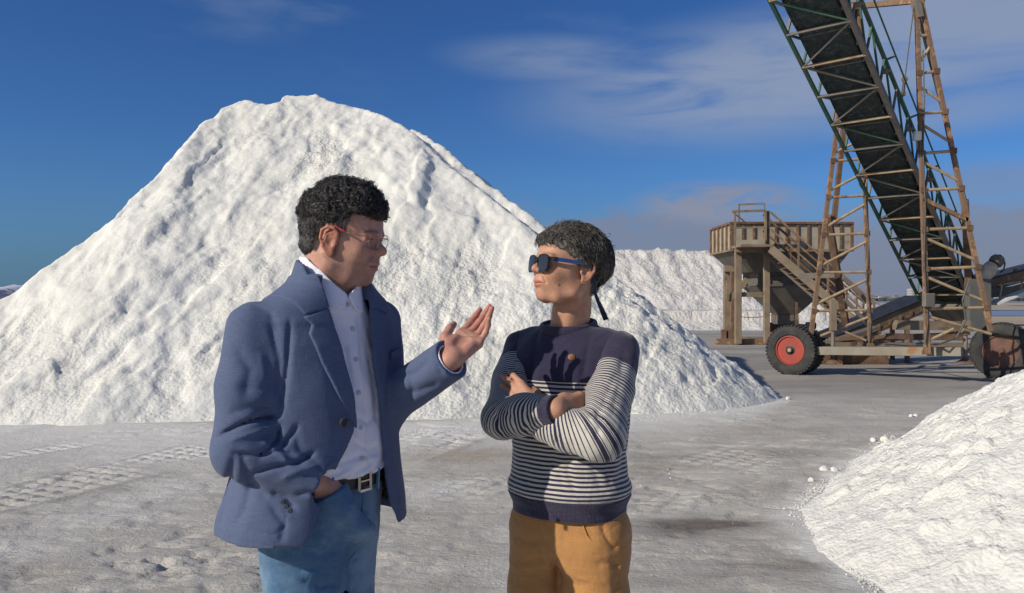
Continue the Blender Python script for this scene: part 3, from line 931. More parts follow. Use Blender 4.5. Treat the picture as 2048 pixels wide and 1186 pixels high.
def wheel(px, py_bottom, d, yaw, rim_mat, twin, name='wheel', R=0.50, wdt=0.27):
    c = W(px, py_bottom, d); c[2] = R - 0.008
    ax = Vector((math.sin(yaw), -math.cos(yaw), 0)).normalized()   # outward, towards the viewer
    root = empty(name, c); root.parent = st; root.location = Vector(c) - st.location
    def tyre(off):
        cc = Vector(c) + ax * off
        h = wdt / 2
        prof = [(-h * .70, R * .57), (-h * .95, R * .64), (-h, R * .80), (-h * .93, R * .91), (-h * .78, R * .975), (-h * .4, R), (h * .4, R), (h * .78, R * .975), (h * .93, R * .91),
                (h, R * .80), (h * .95, R * .64), (h * .70, R * .57)]
        m_ = MB().lathe(cc, ax, prof + [prof[0]], 56); m_.f = m_.f[:-2]
        t_ = m_.build('tyre', RUBBER, root, smooth=True)
        # tread blocks
        u = ax.cross(Vector((0, 0, 1))).normalized(); v = u.cross(ax)
        tb = MB(); nb = 44
        for i in range(nb):
            for row in (-1, 1):
                an = 2 * math.pi * (i + (0.5 if row > 0 else 0)) / nb
                rd = u * math.cos(an) + v * math.sin(an); tg = -u * math.sin(an) + v * math.cos(an)
                ctr = cc + rd * (R * 0.985) + ax * (row * h * 0.55)
                s1, s2, s3 = tg * 0.022, ax * (h * 0.38), rd * 0.014
                q = [ctr - s1 - s2 - s3, ctr + s1 - s2 - s3, ctr + s1 + s2 - s3, ctr - s1 + s2 - s3]
                tb.hexa(q, [p + s3 * 2 for p in q])
        tt = tb.build('tread_blocks', RUBBER, root); tt['kind'] = 'stuff'
    tyre(0)
    if twin: tyre(-wdt - 0.07)
    cc = Vector(c)
    h = wdt / 2
    prof = [(h * .62, R * .585), (h * .82, R * .585), (h * .84, R * .545), (h * .40, R * .52), (h * .02, R * .47), (h * .02, R * .45), (h * .22, R * .38), (h * .24, R * .31), (h * .12, R * .27), (h * .28, R * .24), (h * .28, 0.001)]
    rim = MB().lathe(cc, ax, prof, 48).build('rim', rim_mat, root, smooth=True)
    hub = MB().lathe(cc, ax, [(h * .1, R * .235), (h * .60, R * .23), (h * .66, R * .13), (h * .9, R * .11), (h * .95, R * .085), (h * .95, 0.001)], 24).build('hub', BLACK if rim_mat is REDRIM else rim_mat, root, smooth=True)
    MB().lathe(cc, ax, [(h * .92, R * .08), (h * 1.08, R * .075), (h * 1.1, 0.001)], 20).build('hub_cap', PALE_BAR if rim_mat is REDRIM else rim_mat, hub, smooth=True)
    u = ax.cross(Vector((0, 0, 1))).normalized(); v = u.cross(ax)
    for i in range(10):
        an = 2 * math.pi * i / 10 + 0.2
        p = cc + (u * math.cos(an) + v * math.sin(an)) * R * 0.29
        MB().lathe(p, ax, [(h * .2, 0.017), (h * .42, 0.017), (h * .42, 0.001)], 6).build('wheel_nut', RUSTY_D, rim)
    for i in range(10):
        an = 2 * math.pi * i / 10 + 0.5
        rd = (u * math.cos(an) + v * math.sin(an)); tg = -u * math.sin(an) + v * math.cos(an)
        p = cc + rd * R * 0.395 + ax * (h * .200)
        MB().lathe(p, ax, [(-0.010, 0.021), (0.004, 0.019), (0.005, 0.001)], 14).build('hand_hole', BLACK, rim, smooth=True)
    return root


wheel(1584, 748, 16.15, -0.72, REDRIM, True)
wheel(2003, 755, 15.30, -0.62, BROWNRIM, True, R=0.535)
bar_o('axle', W(1587, 701, 16.4), W(2005, 701, 16.0), 0.12, BLACK, st, n=10)

# ---- inclined truss with belt
B0 = np.array((10.05, 18.28, 1.26)); ax_ = np.array((7.53, 15.5, 3.46)) - B0; ax_ = ax_ / np.linalg.norm(ax_)
LT = 11.2
hz_ = np.array((-ax_[1], ax_[0], 0)); hz_ = hz_ / np.linalg.norm(hz_)
if hz_[1] > 0: hz_ = -hz_           # towards the viewer's side
nn_ = np.cross(ax_, hz_); nn_ = nn_ if nn_[2] > 0 else -nn_
WB, HB = 0.46, 0.56
Q = lambda s, u, v: B0 + ax_ * s + hz_ * u + nn_ * v
tw = 0.055
bar_o('truss_chord', Q(0, WB, 0), Q(LT, WB, 0), tw + .02, GREYST, st)
bar_o('truss_chord', Q(0, -WB - .10, 0), Q(LT, -WB - .10, 0), tw, GREEN, st)
bar_o('truss_chord', Q(0.2, WB, HB), Q(LT, WB, HB), tw, GREEN, st)
bar_o('truss_chord', Q(0.2, -WB - .10, HB), Q(LT, -WB - .10, HB), tw * .9, GREEN, st)
bar_o('hand_rail', Q(0.2, WB + .16, HB + .05), Q(LT, WB + .16, HB + .05), 0.03, GREEN, st, n=6)
NB = 15; bay = LT / NB
for i in range(NB + 1):
    s = i * bay
    bar_o('cross_member', Q(s, -WB - .10, -0.02), Q(s, WB, -0.02), 0.05, PALE_BAR if i % 2 else GREYST, st, n=8)
    for u in (WB, -WB - .10):
        bar_o('truss_upright', Q(s, u, 0), Q(min(s + .04, LT), u, HB), 0.035, GREEN if i % 3 else GREYST, st)
    if i % 2 == 0:
        bar_o('rail_bracket', Q(s, WB, HB), Q(s, WB + .16, HB + .06), 0.03, GREEN, st)
        MB().lathe(Q(s, WB + .02, HB * .55), hz_, [(-.03, .05), (.05, .05), (.06, .03), (.10, .03)], 12).build('idler_bearing', GREYST, st, smooth=True)
    if i < NB:
        a, b_ = (-WB - .10, WB) if i % 2 else (WB, -WB - .10)
        bar_o('cross_brace', Q(s, a, -0.02), Q(s + bay, b_, -0.02), 0.038, GREEN if i % 4 == 0 else GREYST, st, n=6)
        bar_o('truss_diagonal', Q(s, WB, 0), Q(s + bay, WB, HB), 0.03, GREEN, st)
        bar_o('truss_diagonal', Q(s, -WB - .10, HB), Q(s + bay, -WB - .10, 0), 0.035, PALE_BAR if i % 3 == 0 else GREEN, st)
# belt: troughed carrying run and sagging return run, with cleats
nb = 150
rows = []
for i in range(nb + 1):
    s = LT * i / nb
    sag = 0.025 * abs(math.sin(math.pi * s / bay))
    row = [(-.40, .30), (-.34, .20), (-.2, .13 - sag), (0, .12 - sag), (.2, .13 - sag), (.30, .20), (.36, .30)]
    rows.append([Q(s, u, v) for u, v in row])
V = np.array(rows).reshape(-1, 3); F = grid_faces(7, nb + 1)
o = link('belt', np_mesh('belt', V, F, True), BELT, st); md = o.modifiers.new('thick', 'SOLIDIFY'); md.thickness = 0.014
rows = []
for i in range(nb + 1):
    s = LT * i / nb
    sag = 0.02 * abs(math.sin(math.pi * s / bay))
    rows.append([Q(s, u, 0.055 - sag) for u in (-.42, -.28, -.14, 0, .14, .28, .36)])
o = link('belt', np_mesh('belt', np.array(rows).reshape(-1, 3), F, True), BELT, st); md = o.modifiers.new('thick', 'SOLIDIFY'); md.thickness = 0.014
cl = MB(); k = 0; s = 0.1
while s < LT:
    for u in np.linspace(-.36, .30, 7):
        a = Q(s - 0.05 * abs(u) * 2, u - .05, 0.046); b_ = Q(s, u + .05, 0.046)
        cl.bar(a, b_, 0.018, 0.02)
    s += 0.155
o = cl.build('belt_cleats', BELT, st); o['kind'] = 'stuff'
bar_o('skirt_plate', Q(0, WB - .035, 0.10), Q(LT, WB - .035, 0.10), 0.012, BLACK, st, h=0.22, up=tuple(nn_))
bar_o('skirt_plate', Q(0, -WB - .05, 0.34), Q(LT, -WB - .05, 0.34), 0.012, GREEN, st, h=0.10, up=tuple(nn_))
for i in range(0, NB * 2):
    s = i * bay / 2 + .2
    o = MB().bar(Q(s, -.38, 0.075), Q(s, .38, 0.075), 0.07, None, 10).build('idler_roller', GREYST, st, smooth=True)
# tail section
MB().bar(Q(-.55, 0, .1), Q(.35, 0, .12), 0.80, 0.50, up=tuple(nn_)).build('tail_box', DARKST, st, bevel=0.01)
MB().lathe(Q(-.3, -.42, 0.12), hz_, [(0, .2), (.84, .2)], 24).build('tail_drum', BLACK, st, smooth=True)
p = W(1952, 610, 17.0)
MB().box(p + (-.20, -.1, -.55), p + (.27, .1, .55)).build('side_plate', material('grey_green_plate', (0.11, 0.12, 0.115), (0.16, 0.14, 0.11), 2.0, 0.7, c3=(.22, .14, .09)), st, bevel=0.01)
# guy cable with turnbuckle, floodlight
ca = W(1829, 2, DR); cb = Q(6.42, WB, HB)
cm = ca + (cb - ca) * 0.78; cm2 = ca + (cb - ca) * 0.92
bar_o('guy_cable', ca, cm, 0.024, CABLE, st, n=6); bar_o('guy_cable', cm2, cb, 0.024, CABLE, st, n=6)
tbk = MB().bar(cm, cm2, 0.05, None, 8).build('turnbuckle', BLACK, st, smooth=True)
for pp in (cm, cm2):
    MB().lathe(pp, (0, 1, 0), [(-.015, .055), (.015, .055)], 12).build('shackle', GREYST, tbk)
fp = W(1834, 272, DR - 0.25)
fo = MB().box(fp + (-.06, -.05, -.08), fp + (.06, .05, .08)).build('floodlight', WHITEP, st, bevel=0.012)
MB().box(fp + (-.05, -.062, -.068), fp + (.05, -.052, .068)).build('lens', WHITEP, fo)
bar_o('light_bracket', fp + (0, 0, -.08), fp + (.05, .1, -.20), 0.03, GREYST, st)
# loop of loose cable hanging on the left ladder
loop = [W(px, py, DG - 0.1) for px, py in [(1728, 345), (1722, 356), (1718, 368), (1724, 378), (1733, 372), (1734, 358), (1730, 380), (1722, 374)]]
m_ = MB()
for a, b_ in zip(loop[:-1], loop[1:]): m_.bar(a, b_, 0.022, None, 5)
m_.build('loose_cable', CABLE, st)

# plates, boxes and cables on the gantry
for (fn_, ys) in ((Lp, (322, 395, 470, 545, 622)), (Rp, (318, 391, 467, 544, 620)), (Lq, (147, 227, 307, 380, 459, 538, 618)), (Rq, (143, 224, 302, 377, 456, 534, 615))):
    for yv in ys:
        c = np.asarray(fn_(yv), float)
        MB().box(c + (-.055, -.052, -.05), c + (.055, -.040, .05)).build('joint_plate', RUSTY_D, st)
for (pts_, wd) in (([(1846, 100), (1849, 200), (1846, 300), (1851, 420), (1848, 520), (1856, 640), (1850, 690)], .022), ([(1735, 330), (1731, 400), (1738, 480), (1733, 560), (1742, 640), (1738, 690)], .020),
                   ([(1938, 560), (1925, 600), (1932, 640), (1912, 676), (1880, 688), (1820, 692), (1770, 688)], .035)):
    m_ = MB(); q = [W(px, py, DR - .06 if px > 1840 else DG - .06) for px, py in pts_]
    for a, b_ in zip(q[:-1], q[1:]): m_.bar(a, b_, wd, None, 6)
    m_.build('loose_cable', CABLE, st)
c = W(1857, 600, DR - .1)
jb = MB().box(c + (-.09, -.06, -.12), c + (.09, .06, .12)).build('junction_box', GREYST, st, bevel=.01)
MB().box(c + (-.07, -.066, -.10), c + (.07, -.0605, .10)).build('box_lid', DARKST, jb)
# ---- low feed conveyor between the ladders
fc_ = empty('feed_conveyor', W(1740, 690, 18.6) * np.array([1, 1, 0]), 'low brown feed conveyor with black belt edge lying behind the rusty gantry', 'conveyor')
a0, a1 = W(1655, 690, 18.4), W(1852, 606, 19.4)
dv = (a1 - a0) / np.linalg.norm(a1 - a0)
for off in (0, 0.75):
    MB().bar(a0 + (0, off, 0), a1 + (0, off, 0), 0.06, 0.26).build('side_panel', TAN, fc_)
    MB().bar(a0 + (0, off - .03, -.17), a1 + (0, off - .03, -.17), 0.08, 0.07).build('lower_rail', RUSTY_D, fc_)
MB().bar(a0 + (0, .375, .17), a1 + (0, .375, .17), 0.82, 0.035).build('belt', BLACK, fc_)
for i in range(9):
    q = a0 + (a1 - a0) * (i + .5) / 9
    MB().bar(q + (0, -.05, -.02), q + (0, -.05, -.14), 0.05, 0.05).build('rib', RUSTY_D, fc_)
for tq in (0.12, 0.45, 0.8):
    q = a0 + (a1 - a0) * tq
    for off in (0, .75):
        g = q.copy(); g[2] = 0
        MB().bar(g + (0, off, 0), q + (0, off, -.1), 0.09, 0.09).build('support_leg', RUSTY, fc_)
MB().bar(W(1640, 690, 18.2), W(1750, 655, 18.5), 0.3, 0.06).build('loading_plate', DARKST, fc_)
MB().box(W(1655, 700, 18.6) + (-.2, 0, -.35), W(1760, 675, 18.6) + (.2, .8, -.12)).build('base_sled', RUSTY_D, fc_)

# ---- infeed conveyor at the right edge
rc_ = empty('infeed_conveyor', W(2040, 640, 18.5) * np.array([1, 1, 0]), 'brown infeed conveyor with a cloth wrapped drive motor, cut by the right edge', 'conveyor')
a0, a1 = W(1952, 566, 17.6), W(2330, 470, 17.9)
for off in (0, .8):
    MB().bar(a0 + (0, off, -.12), a1 + (0, off, -.12), 0.06, 0.24).build('side_panel', RUSTY, rc_)
    MB().bar(a0 + (0, off - .04, -.30), a1 + (0, off - .04, -.30), 0.05, 0.06).build('lower_rail', RUSTY_D, rc_)
MB().bar(a0 + (0, .4, .03), a1 + (0, .4, .03), 0.9, 0.04).build('belt', BLACK, rc_)
MB().lathe(a0 + (0, -.05, .02), (0, 1, 0), [(0, .12), (.9, .12)], 20).build('head_drum', BLACK, rc_, smooth=True)
for i in range(8):
    q = a0 + (a1 - a0) * (i + .6) / 8
    MB().lathe(q + (0, -.08, .07), (0, 1, 0), [(0, .035), (.08, .035)], 10).build('idler_bearing', RUSTY_D, rc_, smooth=True)
MB().bar(W(1950, 590, 17.4), W(2250, 556, 17.8), 0.05, 0.20).build('lower_panel', DARKST, rc_)
MB().bar(W(1985, 608, 17.2), W(2060, 578, 17.2), 0.35, 0.05).build('chute_plate', WHITEP, rc_)
for k in range(6):
    bar_o('guard_bar', W(2000 + k * 40, 592 - k * 6, 17.3), W(2004 + k * 40, 568 - k * 6, 17.3), 0.03, PALE_BAR, rc_)
bar_o('guard_rail', W(1998, 570, 17.3), W(2240, 534, 17.3), 0.03, PALE_BAR, rc_); bar_o('guard_rail', W(1998, 596, 17.3), W(2240, 560, 17.3), 0.03, PALE_BAR, rc_)
MB().bar(W(2200, 700, 17.9), W(2210, 500, 17.9), 0.12).build('support_leg', RUSTY, rc_)
ma, mb_ = W(1956, 566, 17.2), W(1990, 524, 17.2)
dm = Vector(mb_ - ma)
mo = MB().lathe(ma, dm, [(0, .02), (.02, .13), (.12, .165), (.22, .15), (.32, .17), (.42, .15), (.50, .13), (.54, .06), (.55, .01)], 18).build('drive_motor', CLOTH, rc_, smooth=True)
MB().lathe(mb_ + np.array((.02, 0, .0)), dm, [(-.04, .14), (.05, .15), (.12, .12), (.14, .05)], 18).build('motor_cowl', DARKST, mo, smooth=True)
hs = MB(); pts = [W(px, py, 17.2) for px, py in [(1992, 512), (2000, 510), (2007, 516), (2010, 528), (2007, 540), (2000, 545)]]
for a, b_ in zip(pts[:-1], pts[1:]): hs.bar(a, b_, 0.03, None, 6)
hs.build('hose', BLACK, mo)

# ================================================================== HOPPER
ho = empty('hopper', W(1540, 690, 27.5) * np.array([1, 1, 0]), 'big tan loading hopper on steel legs with a steep stair up to a railed landing', 'hopper')
DH = 27.0
yawh = 0.02
hc = W(1557, 470, DH + 1.1)
uh = np.array((math.cos(yawh), math.sin(yawh), 0)); vh = np.array((-math.sin(yawh), math.cos(yawh), 0)); zz = np.array((0, 0, 1.0))
hw, hd = 2.02, 1.25
ztop, zbot = W(0, 447, DH)[2], W(0, 501, DH)[2]
H_ = lambda u, v, z: np.array((hc[0], hc[1], 0)) + uh * u + vh * v + zz * z
# box walls made of panels between ribs
def wall_panels(p0, p1, n, z0, z1, out):
    p0 = A_(p0); p1 = A_(p1)
    for i in range(n):
        a = p0 + (p1 - p0) * (i / n) ; b_ = p0 + (p1 - p0) * ((i + 1) / n)
        dd = (b_ - a) / np.linalg.norm(b_ - a) * 0.02
        m_ = MB(); a = a + dd; b_ = b_ - dd
        ins = -A_(out) * 0.04
        m_.hexa([a + zz * z0, b_ + zz * z0, b_ + ins + zz * z0, a + ins + zz * z0], [a + zz * z1, b_ + zz * z1, b_ + ins + zz * z1, a + ins + zz * z1])
        m_.build('wall_panel', CREAM, ho)
    for i in range(n + 1):
        a = p0 + (p1 - p0) * (i / n) + A_(out) * 0.03
        MB().bar(a + zz * z0, a + zz * z1, 0.06, 0.07).build('rib', RUSTY_D, ho)
wall_panels(H_(-hw, -hd, 0), H_(hw, -hd, 0), 11, zbot, ztop, -vh)
wall_panels(H_(hw, -hd, 0), H_(hw, hd, 0), 5, zbot, ztop, uh)
wall_panels(H_(-hw, -hd, 0), H_(-hw, hd, 0), 5, zbot, ztop, -uh)
wall_panels(H_(-hw, hd, 0), H_(hw, hd, 0), 11, zbot, ztop, vh)
for z, m_ in ((ztop, RUSTY_D), (zbot, TAN)):
    c4 = [H_(-hw - .02, -hd - .05, z), H_(hw + .02, -hd - .05, z), H_(hw + .02, hd + .05, z), H_(-hw - .02, hd + .05, z)]
    for a, b_ in zip(c4, c4[1:] + c4[:1]):
        MB().bar(a, b_, 0.09, 0.07).build('rim_beam', m_, ho)
# upper funnel, lower box and cone
def frustum(name, u0, v0, z0, u1, v1, z1, cu0=0, cu1=0, mat_=DARKST, par=None):
    m_ = MB()
    m_.hexa([H_(cu1 - u1, -v1, z1), H_(cu1 + u1, -v1, z1), H_(cu1 + u1, v1, z1), H_(cu1 - u1, v1, z1)],
            [H_(cu0 - u0, -v0, z0), H_(cu0 + u0, -v0, z0), H_(cu0 + u0, v0, z0), H_(cu0 - u0, v0, z0)])
    return m_.build(name, mat_, par or ho, bevel=0.01)
Zp = lambda py: W(0, py, DH + .6)[2]
frustum('upper_funnel', hw - .03, hd - .03, zbot - .04, 1.45, 0.9, Zp(545), 0, .12)
frustum('bin', 1.22, 0.85, Zp(543), 1.22, 0.85, Zp(572), .22, .22)
frustum('lower_cone', 1.26, 0.88, Zp(573), 0.33, 0.33, Zp(630), .22, .22)
frustum('outlet', .36, .36, Zp(630), .36, .36, Zp(650), .22, .22)
fr_ = MB()
for z in (Zp(556), Zp(571)):
    fr_.bar(H_(-1.05, -.88, z), H_(1.48, -.88, z), 0.06, 0.06)
fr_.build('stiffener', DARKST, ho)
for u in (-.62, -.15, .22, .6, 1.0):
    MB().bar(H_(u, -.88, Zp(545)), H_(u, -.88, Zp(571)), .05, .05).build('stiffener', DARKST, ho)
MB().lathe(H_(.0, -.55, Zp(581)), -vh, [(0, .09), (.14, .09), (.15, .05)], 16).build('inspection_port', PALE_BAR, ho, smooth=True)
MB().bar(H_(-.12, -.55, Zp(600)), H_(-.12, -.86, Zp(552)), .30, .05).build('inspection_door', DARKST, ho)
valve = MB().bar(H_(-.35, 0, Zp(655)), H_(.85, 0, Zp(655)), .7, .22).build('outlet_valve', BLACK, ho, bevel=.02)
MB().lathe(H_(.95, -.1, Zp(652)), uh, [(0, .13), (.3, .13), (.33, .06)], 14).build('valve_motor', BLACK, valve, smooth=True)
MB().bar(H_(-.45, -.4, Zp(662)), H_(-.45, -.4, Zp(645)), .16, .16).build('valve_lever', material('dark_red', (.16, .03, .025)), valve)
MB().bar(H_(-.2, 0, Zp(668)), H_(.7, 0, Zp(668)), .6, .25).build('chute', DARKST, ho)
MB().bar(H_(-.1, 0, Zp(688)), H_(.5, 0, Zp(686)), .5, .30).build('chute', BLACK, ho)
# legs
def leg(px, top, bot, d, wd=.25, m_=TAN, name='leg'):
    a = W(px, bot, d); a[2] = 0.05
    b_ = np.array((a[0], a[1], W(px, top, d)[2]))
    return MB().bar(a, b_, wd, wd).build(name, m_, ho, bevel=.008)
leg(1476, 502, 690, 26.6, .20); leg(1533, 500, 690, 26.6, .18); leg(1453, 536, 684, 28.6, .20); leg(1466, 536, 678, 30.4, .18, RUSTY_D)
leg(1666, 545, 690, 28.4, .20); leg(1672, 500, 690, 30.4, .20, RUSTY_D); leg(1592, 604, 652, 27.2, .10, RUSTY_D, 'post')
def member(name, p1, p2, d1, d2, wd, m_=TAN, h=None):
    return MB().bar(W(*p1, d1), W(*p2, d2), wd, h or wd).build(name, m_, ho)
member('cross_beam', (1448, 537), (1512, 539), 28.4, 28.4, .22)
member('cross_beam', (1483, 589), (1527, 589), 26.7, 26.7, .16)
member('brace', (1456, 600), (1500, 553), 28.4, 28.4, .18)
member('brace', (1456, 560), (1455, 600), 28.3, 28.3, .1)
member('cross_beam', (1590, 536), (1670, 535), 27.6, 27.6, .24)
member('beam', (1470, 500), (1530, 500), 26.4, 26.4, .12, TAN, .16)
# base skid
MB().bar(W(1432, 688, 27.0) * (1, 1, 0) + (0, 0, .10), W(1545, 688, 27.0) * (1, 1, 0) + (0, 0, .10), .35, .18).build('base_skid', RUSTY, ho)
MB().bar(W(1445, 684, 28.6) * (1, 1, 0) + (0, 0, .10), W(1700, 684, 28.6) * (1, 1, 0) + (0, 0, .10), .25, .16).build('base_skid', TAN, ho)
for px, d in ((1447, 28.4), (1461, 28.4)):
    a = W(px, 684, d); a[2] = .1
    MB().bar(a, a + (0, 0, .35), .16, .16).build('foot_gusset', RUSTY_D, ho)
# landing
zl = W(0, 492, 26.3)[2]
MB().box(np.array((W(1471, 0, 26.3)[0], 25.7, zl - .06)), np.array((W(1534, 0, 26.3)[0], 26.85, zl + .02))).build('landing', TAN, ho)
MB().bar(W(1473, 487, 25.75), W(1530, 486, 25.75), .05, .22).build('kick_board', CREAM, ho)
def rail(name, pts, wd=.05, d=25.8, m_=TAN):
    m_o = MB()
    for (p1, p2) in zip(pts[:-1], pts[1:]): m_o.bar(W(*p1, d), W(*p2, d), wd, wd)
    return m_o.build(name, m_, ho)
rail('hand_rail', [(1464, 423), (1532, 421)], .07); rail('mid_rail', [(1466, 456), (1532, 454)], .05)
for px in (1470, 1531): rail('rail_post', [(px, 422), (px, 492)], .06)
rail('hand_rail', [(1477, 409), (1529, 407)], .05, 27.0); rail('rail_post', [(1478, 409), (1478, 492)], .05, 27.0); rail('rail_post', [(1529, 408), (1529, 492)], .05, 27.0)
rail('hand_rail', [(1466, 424), (1497, 450), (1530, 478)], .04, 26.9, RUSTY_D); rail('mid_rail', [(1472, 462), (1500, 484)], .04, 26.9, RUSTY_D)
MB().bar(W(1536, 422, 25.9), W(1536, 500, 25.9), .14, .08).build('rail_post', RUSTY_D, ho)
# stair: two stringers, treads, rails
s0a, s0b = W(1541, 497, 25.75), W(1752, 680, 25.2)
for off in (0, .75):
    MB().bar(s0a + (0, off, 0), s0b + (0, off, 0), .06, .26).build('stringer', GREYST if off else TAN, ho)
nst = 17
for i in range(nst):
    q = s0a + (s0b - s0a) * (i + .7) / nst
    MB().box(q + (-.13, .03, .0), q + (.13, .72, .03)).build('tread', RUSTY_D, ho)
for off, m_ in ((0, RUSTY), (.75, RUSTY_D)):
    MB().bar(W(1541, 424, 25.7) + (0, off, 0), W(1752, 608, 25.2) + (0, off, 0), .06, .06).build('hand_rail', m_, ho)
    MB().bar(W(1541, 458, 25.7) + (0, off, 0), W(1752, 642, 25.2) + (0, off, 0), .05, .05).build('mid_rail', m_, ho)
    for tq in (.27, .55, .82, .98):
        q = s0a + (s0b - s0a) * tq + (0, off, 0)
        MB().bar(q, q + (0, 0, 1.17), .05, .05).build('rail_post', m_, ho)
# thin red and white barrier rope sagging from the hopper legs
rp = MB(); pts = []
for i in range(13):
    tq = i / 12; px = 1448 + (1560 - 1448) * tq; py = 625 + 10 * math.sin(math.pi * tq) * 1.0 + (4 if i % 2 else 0) * 0
    pts.append(W(px, py, 27.9))
for a, b_ in zip(pts[:-1], pts[1:]): rp.bar(a, b_, .03, None, 5)
rp.build('barrier_rope', material('faded_red_rope', (.45, .13, .10)), ho)

# ================================================================== FAR TOWN
TOWNW = material('pale_far_walls', (0.46, 0.45, 0.46), (0.36, 0.36, 0.38), 0.01, 0.9)
TOWNG = material('grey_far_walls', (0.20, 0.20, 0.23), (0.26, 0.25, 0.27), 0.01, 0.9)
ROOFM = material('far_roofs', (0.17, 0.12, 0.11), (0.14, 0.11, 0.12), 0.01, 0.9)
TREEM = material('far_trees', (0.045, 0.055, 0.060), (0.06, 0.07, 0.07), 0.05, 0.95)
random.seed(21)
houses = []
for px in list(np.arange(1744, 1800, 7.5)) + list(np.arange(1846, 2075, 8.5)) + [2090, 2110, 2130]:
    houses.append((px + random.uniform(-2, 2), random.uniform(4.0, 10.5), random.uniform(4, 10)))
for i, (px, hpx, wpx) in enumerate(houses):
    d = 1250 + random.uniform(-60, 90)
    k = d / FPX; h = hpx * k + 2; wd = wpx * k * .9; dp = wd * 0.8
    c = W(px, 600, d)
    big = hpx > 5.5
    hb = MB().box((c[0] - wd / 2, d - dp / 2, 0), (c[0] + wd / 2, d + dp / 2, h)).build('house', TOWNW if i % 3 else TOWNG, None)
    if big:
        MB().box((c[0] - wd / 2 - .3, d - dp / 2 - .3, h), (c[0] + wd / 2 + .3, d + dp / 2 + .3, h + .8)).build('parapet', TOWNG, hb)
    else:
        MB().hexa([(c[0] - wd / 2 - .4, d - dp / 2 - .4, h), (c[0] + wd / 2 + .4, d - dp / 2 - .4, h), (c[0] + wd / 2 + .4, d + dp / 2 + .4, h), (c[0] - wd / 2 - .4, d + dp / 2 + .4, h)],
                  [(c[0] - wd / 2 - .4, d - .1, h + 1.6), (c[0] + wd / 2 + .4, d - .1, h + 1.6), (c[0] + wd / 2 + .4, d + .1, h + 1.6), (c[0] - wd / 2 - .4, d + .1, h + 1.6)]).build('roof', ROOFM, hb)
    tag(hb, 'tiny pale far house on the horizon beside the round tower' if px < 1880 else 'tiny pale far house on the horizon right of the leaning belt', 'house', 'far houses beside the round tower' if px < 1880 else 'far houses right of the belt')
    c0 = hb.location
tw_ = empty('round_tower', W(1823, 600, 1230) * np.array([1, 1, 0]), 'round pale tower block standing above the far town, left of the tall belt', 'tower')
c = W(1823, 600, 1230); c[2] = 0
MB().lathe(c, (0, 0, 1), [(0, 6.6), (17.0, 6.6), (17.2, 7.0), (18.2, 7.0), (18.4, 6.4), (18.6, 6.2)], 28).build('drum', TOWNW, tw_, smooth=True)
for j in range(4):
    MB().lathe(c + (0, 0, 3 + j * 3.8), (0, 0, 1), [(0, 6.75), (1.3, 6.75)], 28).build('window_band', TOWNG, tw_, smooth=True)
MB().lathe(c + (0, 0, 18.6), (0, 0, 1), [(0, 3.0), (1.5, 3.0), (1.6, .1)], 16).build('roof_drum', TOWNG, tw_)
# belt of trees far off: reads as one mass
m_ = []; f_ = []; cnt = 0
import bmesh
bm0 = bmesh.new(); bmesh.ops.create_icosphere(bm0, subdivisions=1, radius=1); v0 = np.array([v.co[:] for v in bm0.verts]); f0 = np.array([[v.index for v in f.verts] for f in bm0.faces]); bm0.free()
for i in range(420):
    px = random.choice([random.uniform(1400, 2300), random.uniform(1740, 1860), random.uniform(1960, 2120)]); d = 1150 + random.uniform(-40, 60); r = random.uniform(1.0, 3.0)
    c = W(px, 600, d); m_.append(v0 * np.array([r * 1.7, r * 1.5, r]) * rng.uniform(.75, 1.2, (len(v0), 1)) + np.array((c[0], d, r * .7))); f_.append(f0 + cnt); cnt += len(v0)
tag(link('tree_belt', np_mesh('tree_belt', np.concatenate(m_), np.concatenate(f_), True), TREEM), 'dark low belt of trees before the far town', 'trees', kind='stuff')
# ================================================================== SIGNED DISTANCE MODELLING
f32 = np.float32


def smin(a, b, k):
    h = np.clip(0.5 + 0.5 * (b - a) / k, 0, 1)
    return b + (a - b) * h - k * h * (1 - h)


def smax(a, b, k):
    return -smin(-a, -b, k)


class Frame:
    """x forward, y to the person's left, z up"""
    def __init__(s, o, yaw=0.0, pitch=0.0, roll=0.0, R=None):
        s.o = np.array(o, f32)
        if R is None:
            M = Matrix.Rotation(yaw, 3, 'Z') @ Matrix.Rotation(-pitch, 3, 'Y') @ Matrix.Rotation(roll, 3, 'X')
            R = np.array(M)
        s.R = np.array(R, f32)

    def inv(s, P): return (P - s.o) @ s.R

    def pt(s, p): return s.R @ np.array(p, f32) + s.o


def ell(P, c, r):
    q = P - np.array(c, f32); r = np.array(r, f32)
    k0 = np.linalg.norm(q / r, axis=1); k1 = np.linalg.norm(q / (r * r), axis=1)
    return k0 * (k0 - 1) / np.maximum(k1, 1e-6)


def cap(P, a, b, ra, rb):
    a = np.array(a, f32); b = np.array(b, f32); ba = b - a
    h = np.clip(((P - a) @ ba) / (float(ba @ ba) + 1e-12), 0, 1)
    return np.linalg.norm(P - a - h[:, None] * ba, axis=1) - (ra + (rb - ra) * h)


def tube(P, pts, rad, k=0.01):
    d = None
    for i in range(len(pts) - 1):
        e = cap(P, pts[i], pts[i + 1], rad[i], rad[i + 1])
        d = e if d is None else (smin(d, e, k) if k > 0 else np.minimum(d, e))
    return d


def rbox(P, c, h, r=0.0):
    q = np.abs(P - np.array(c, f32)) - np.array(h, f32) + r
    return np.linalg.norm(np.maximum(q, 0), axis=1) + np.minimum(q.max(axis=1), 0) - r


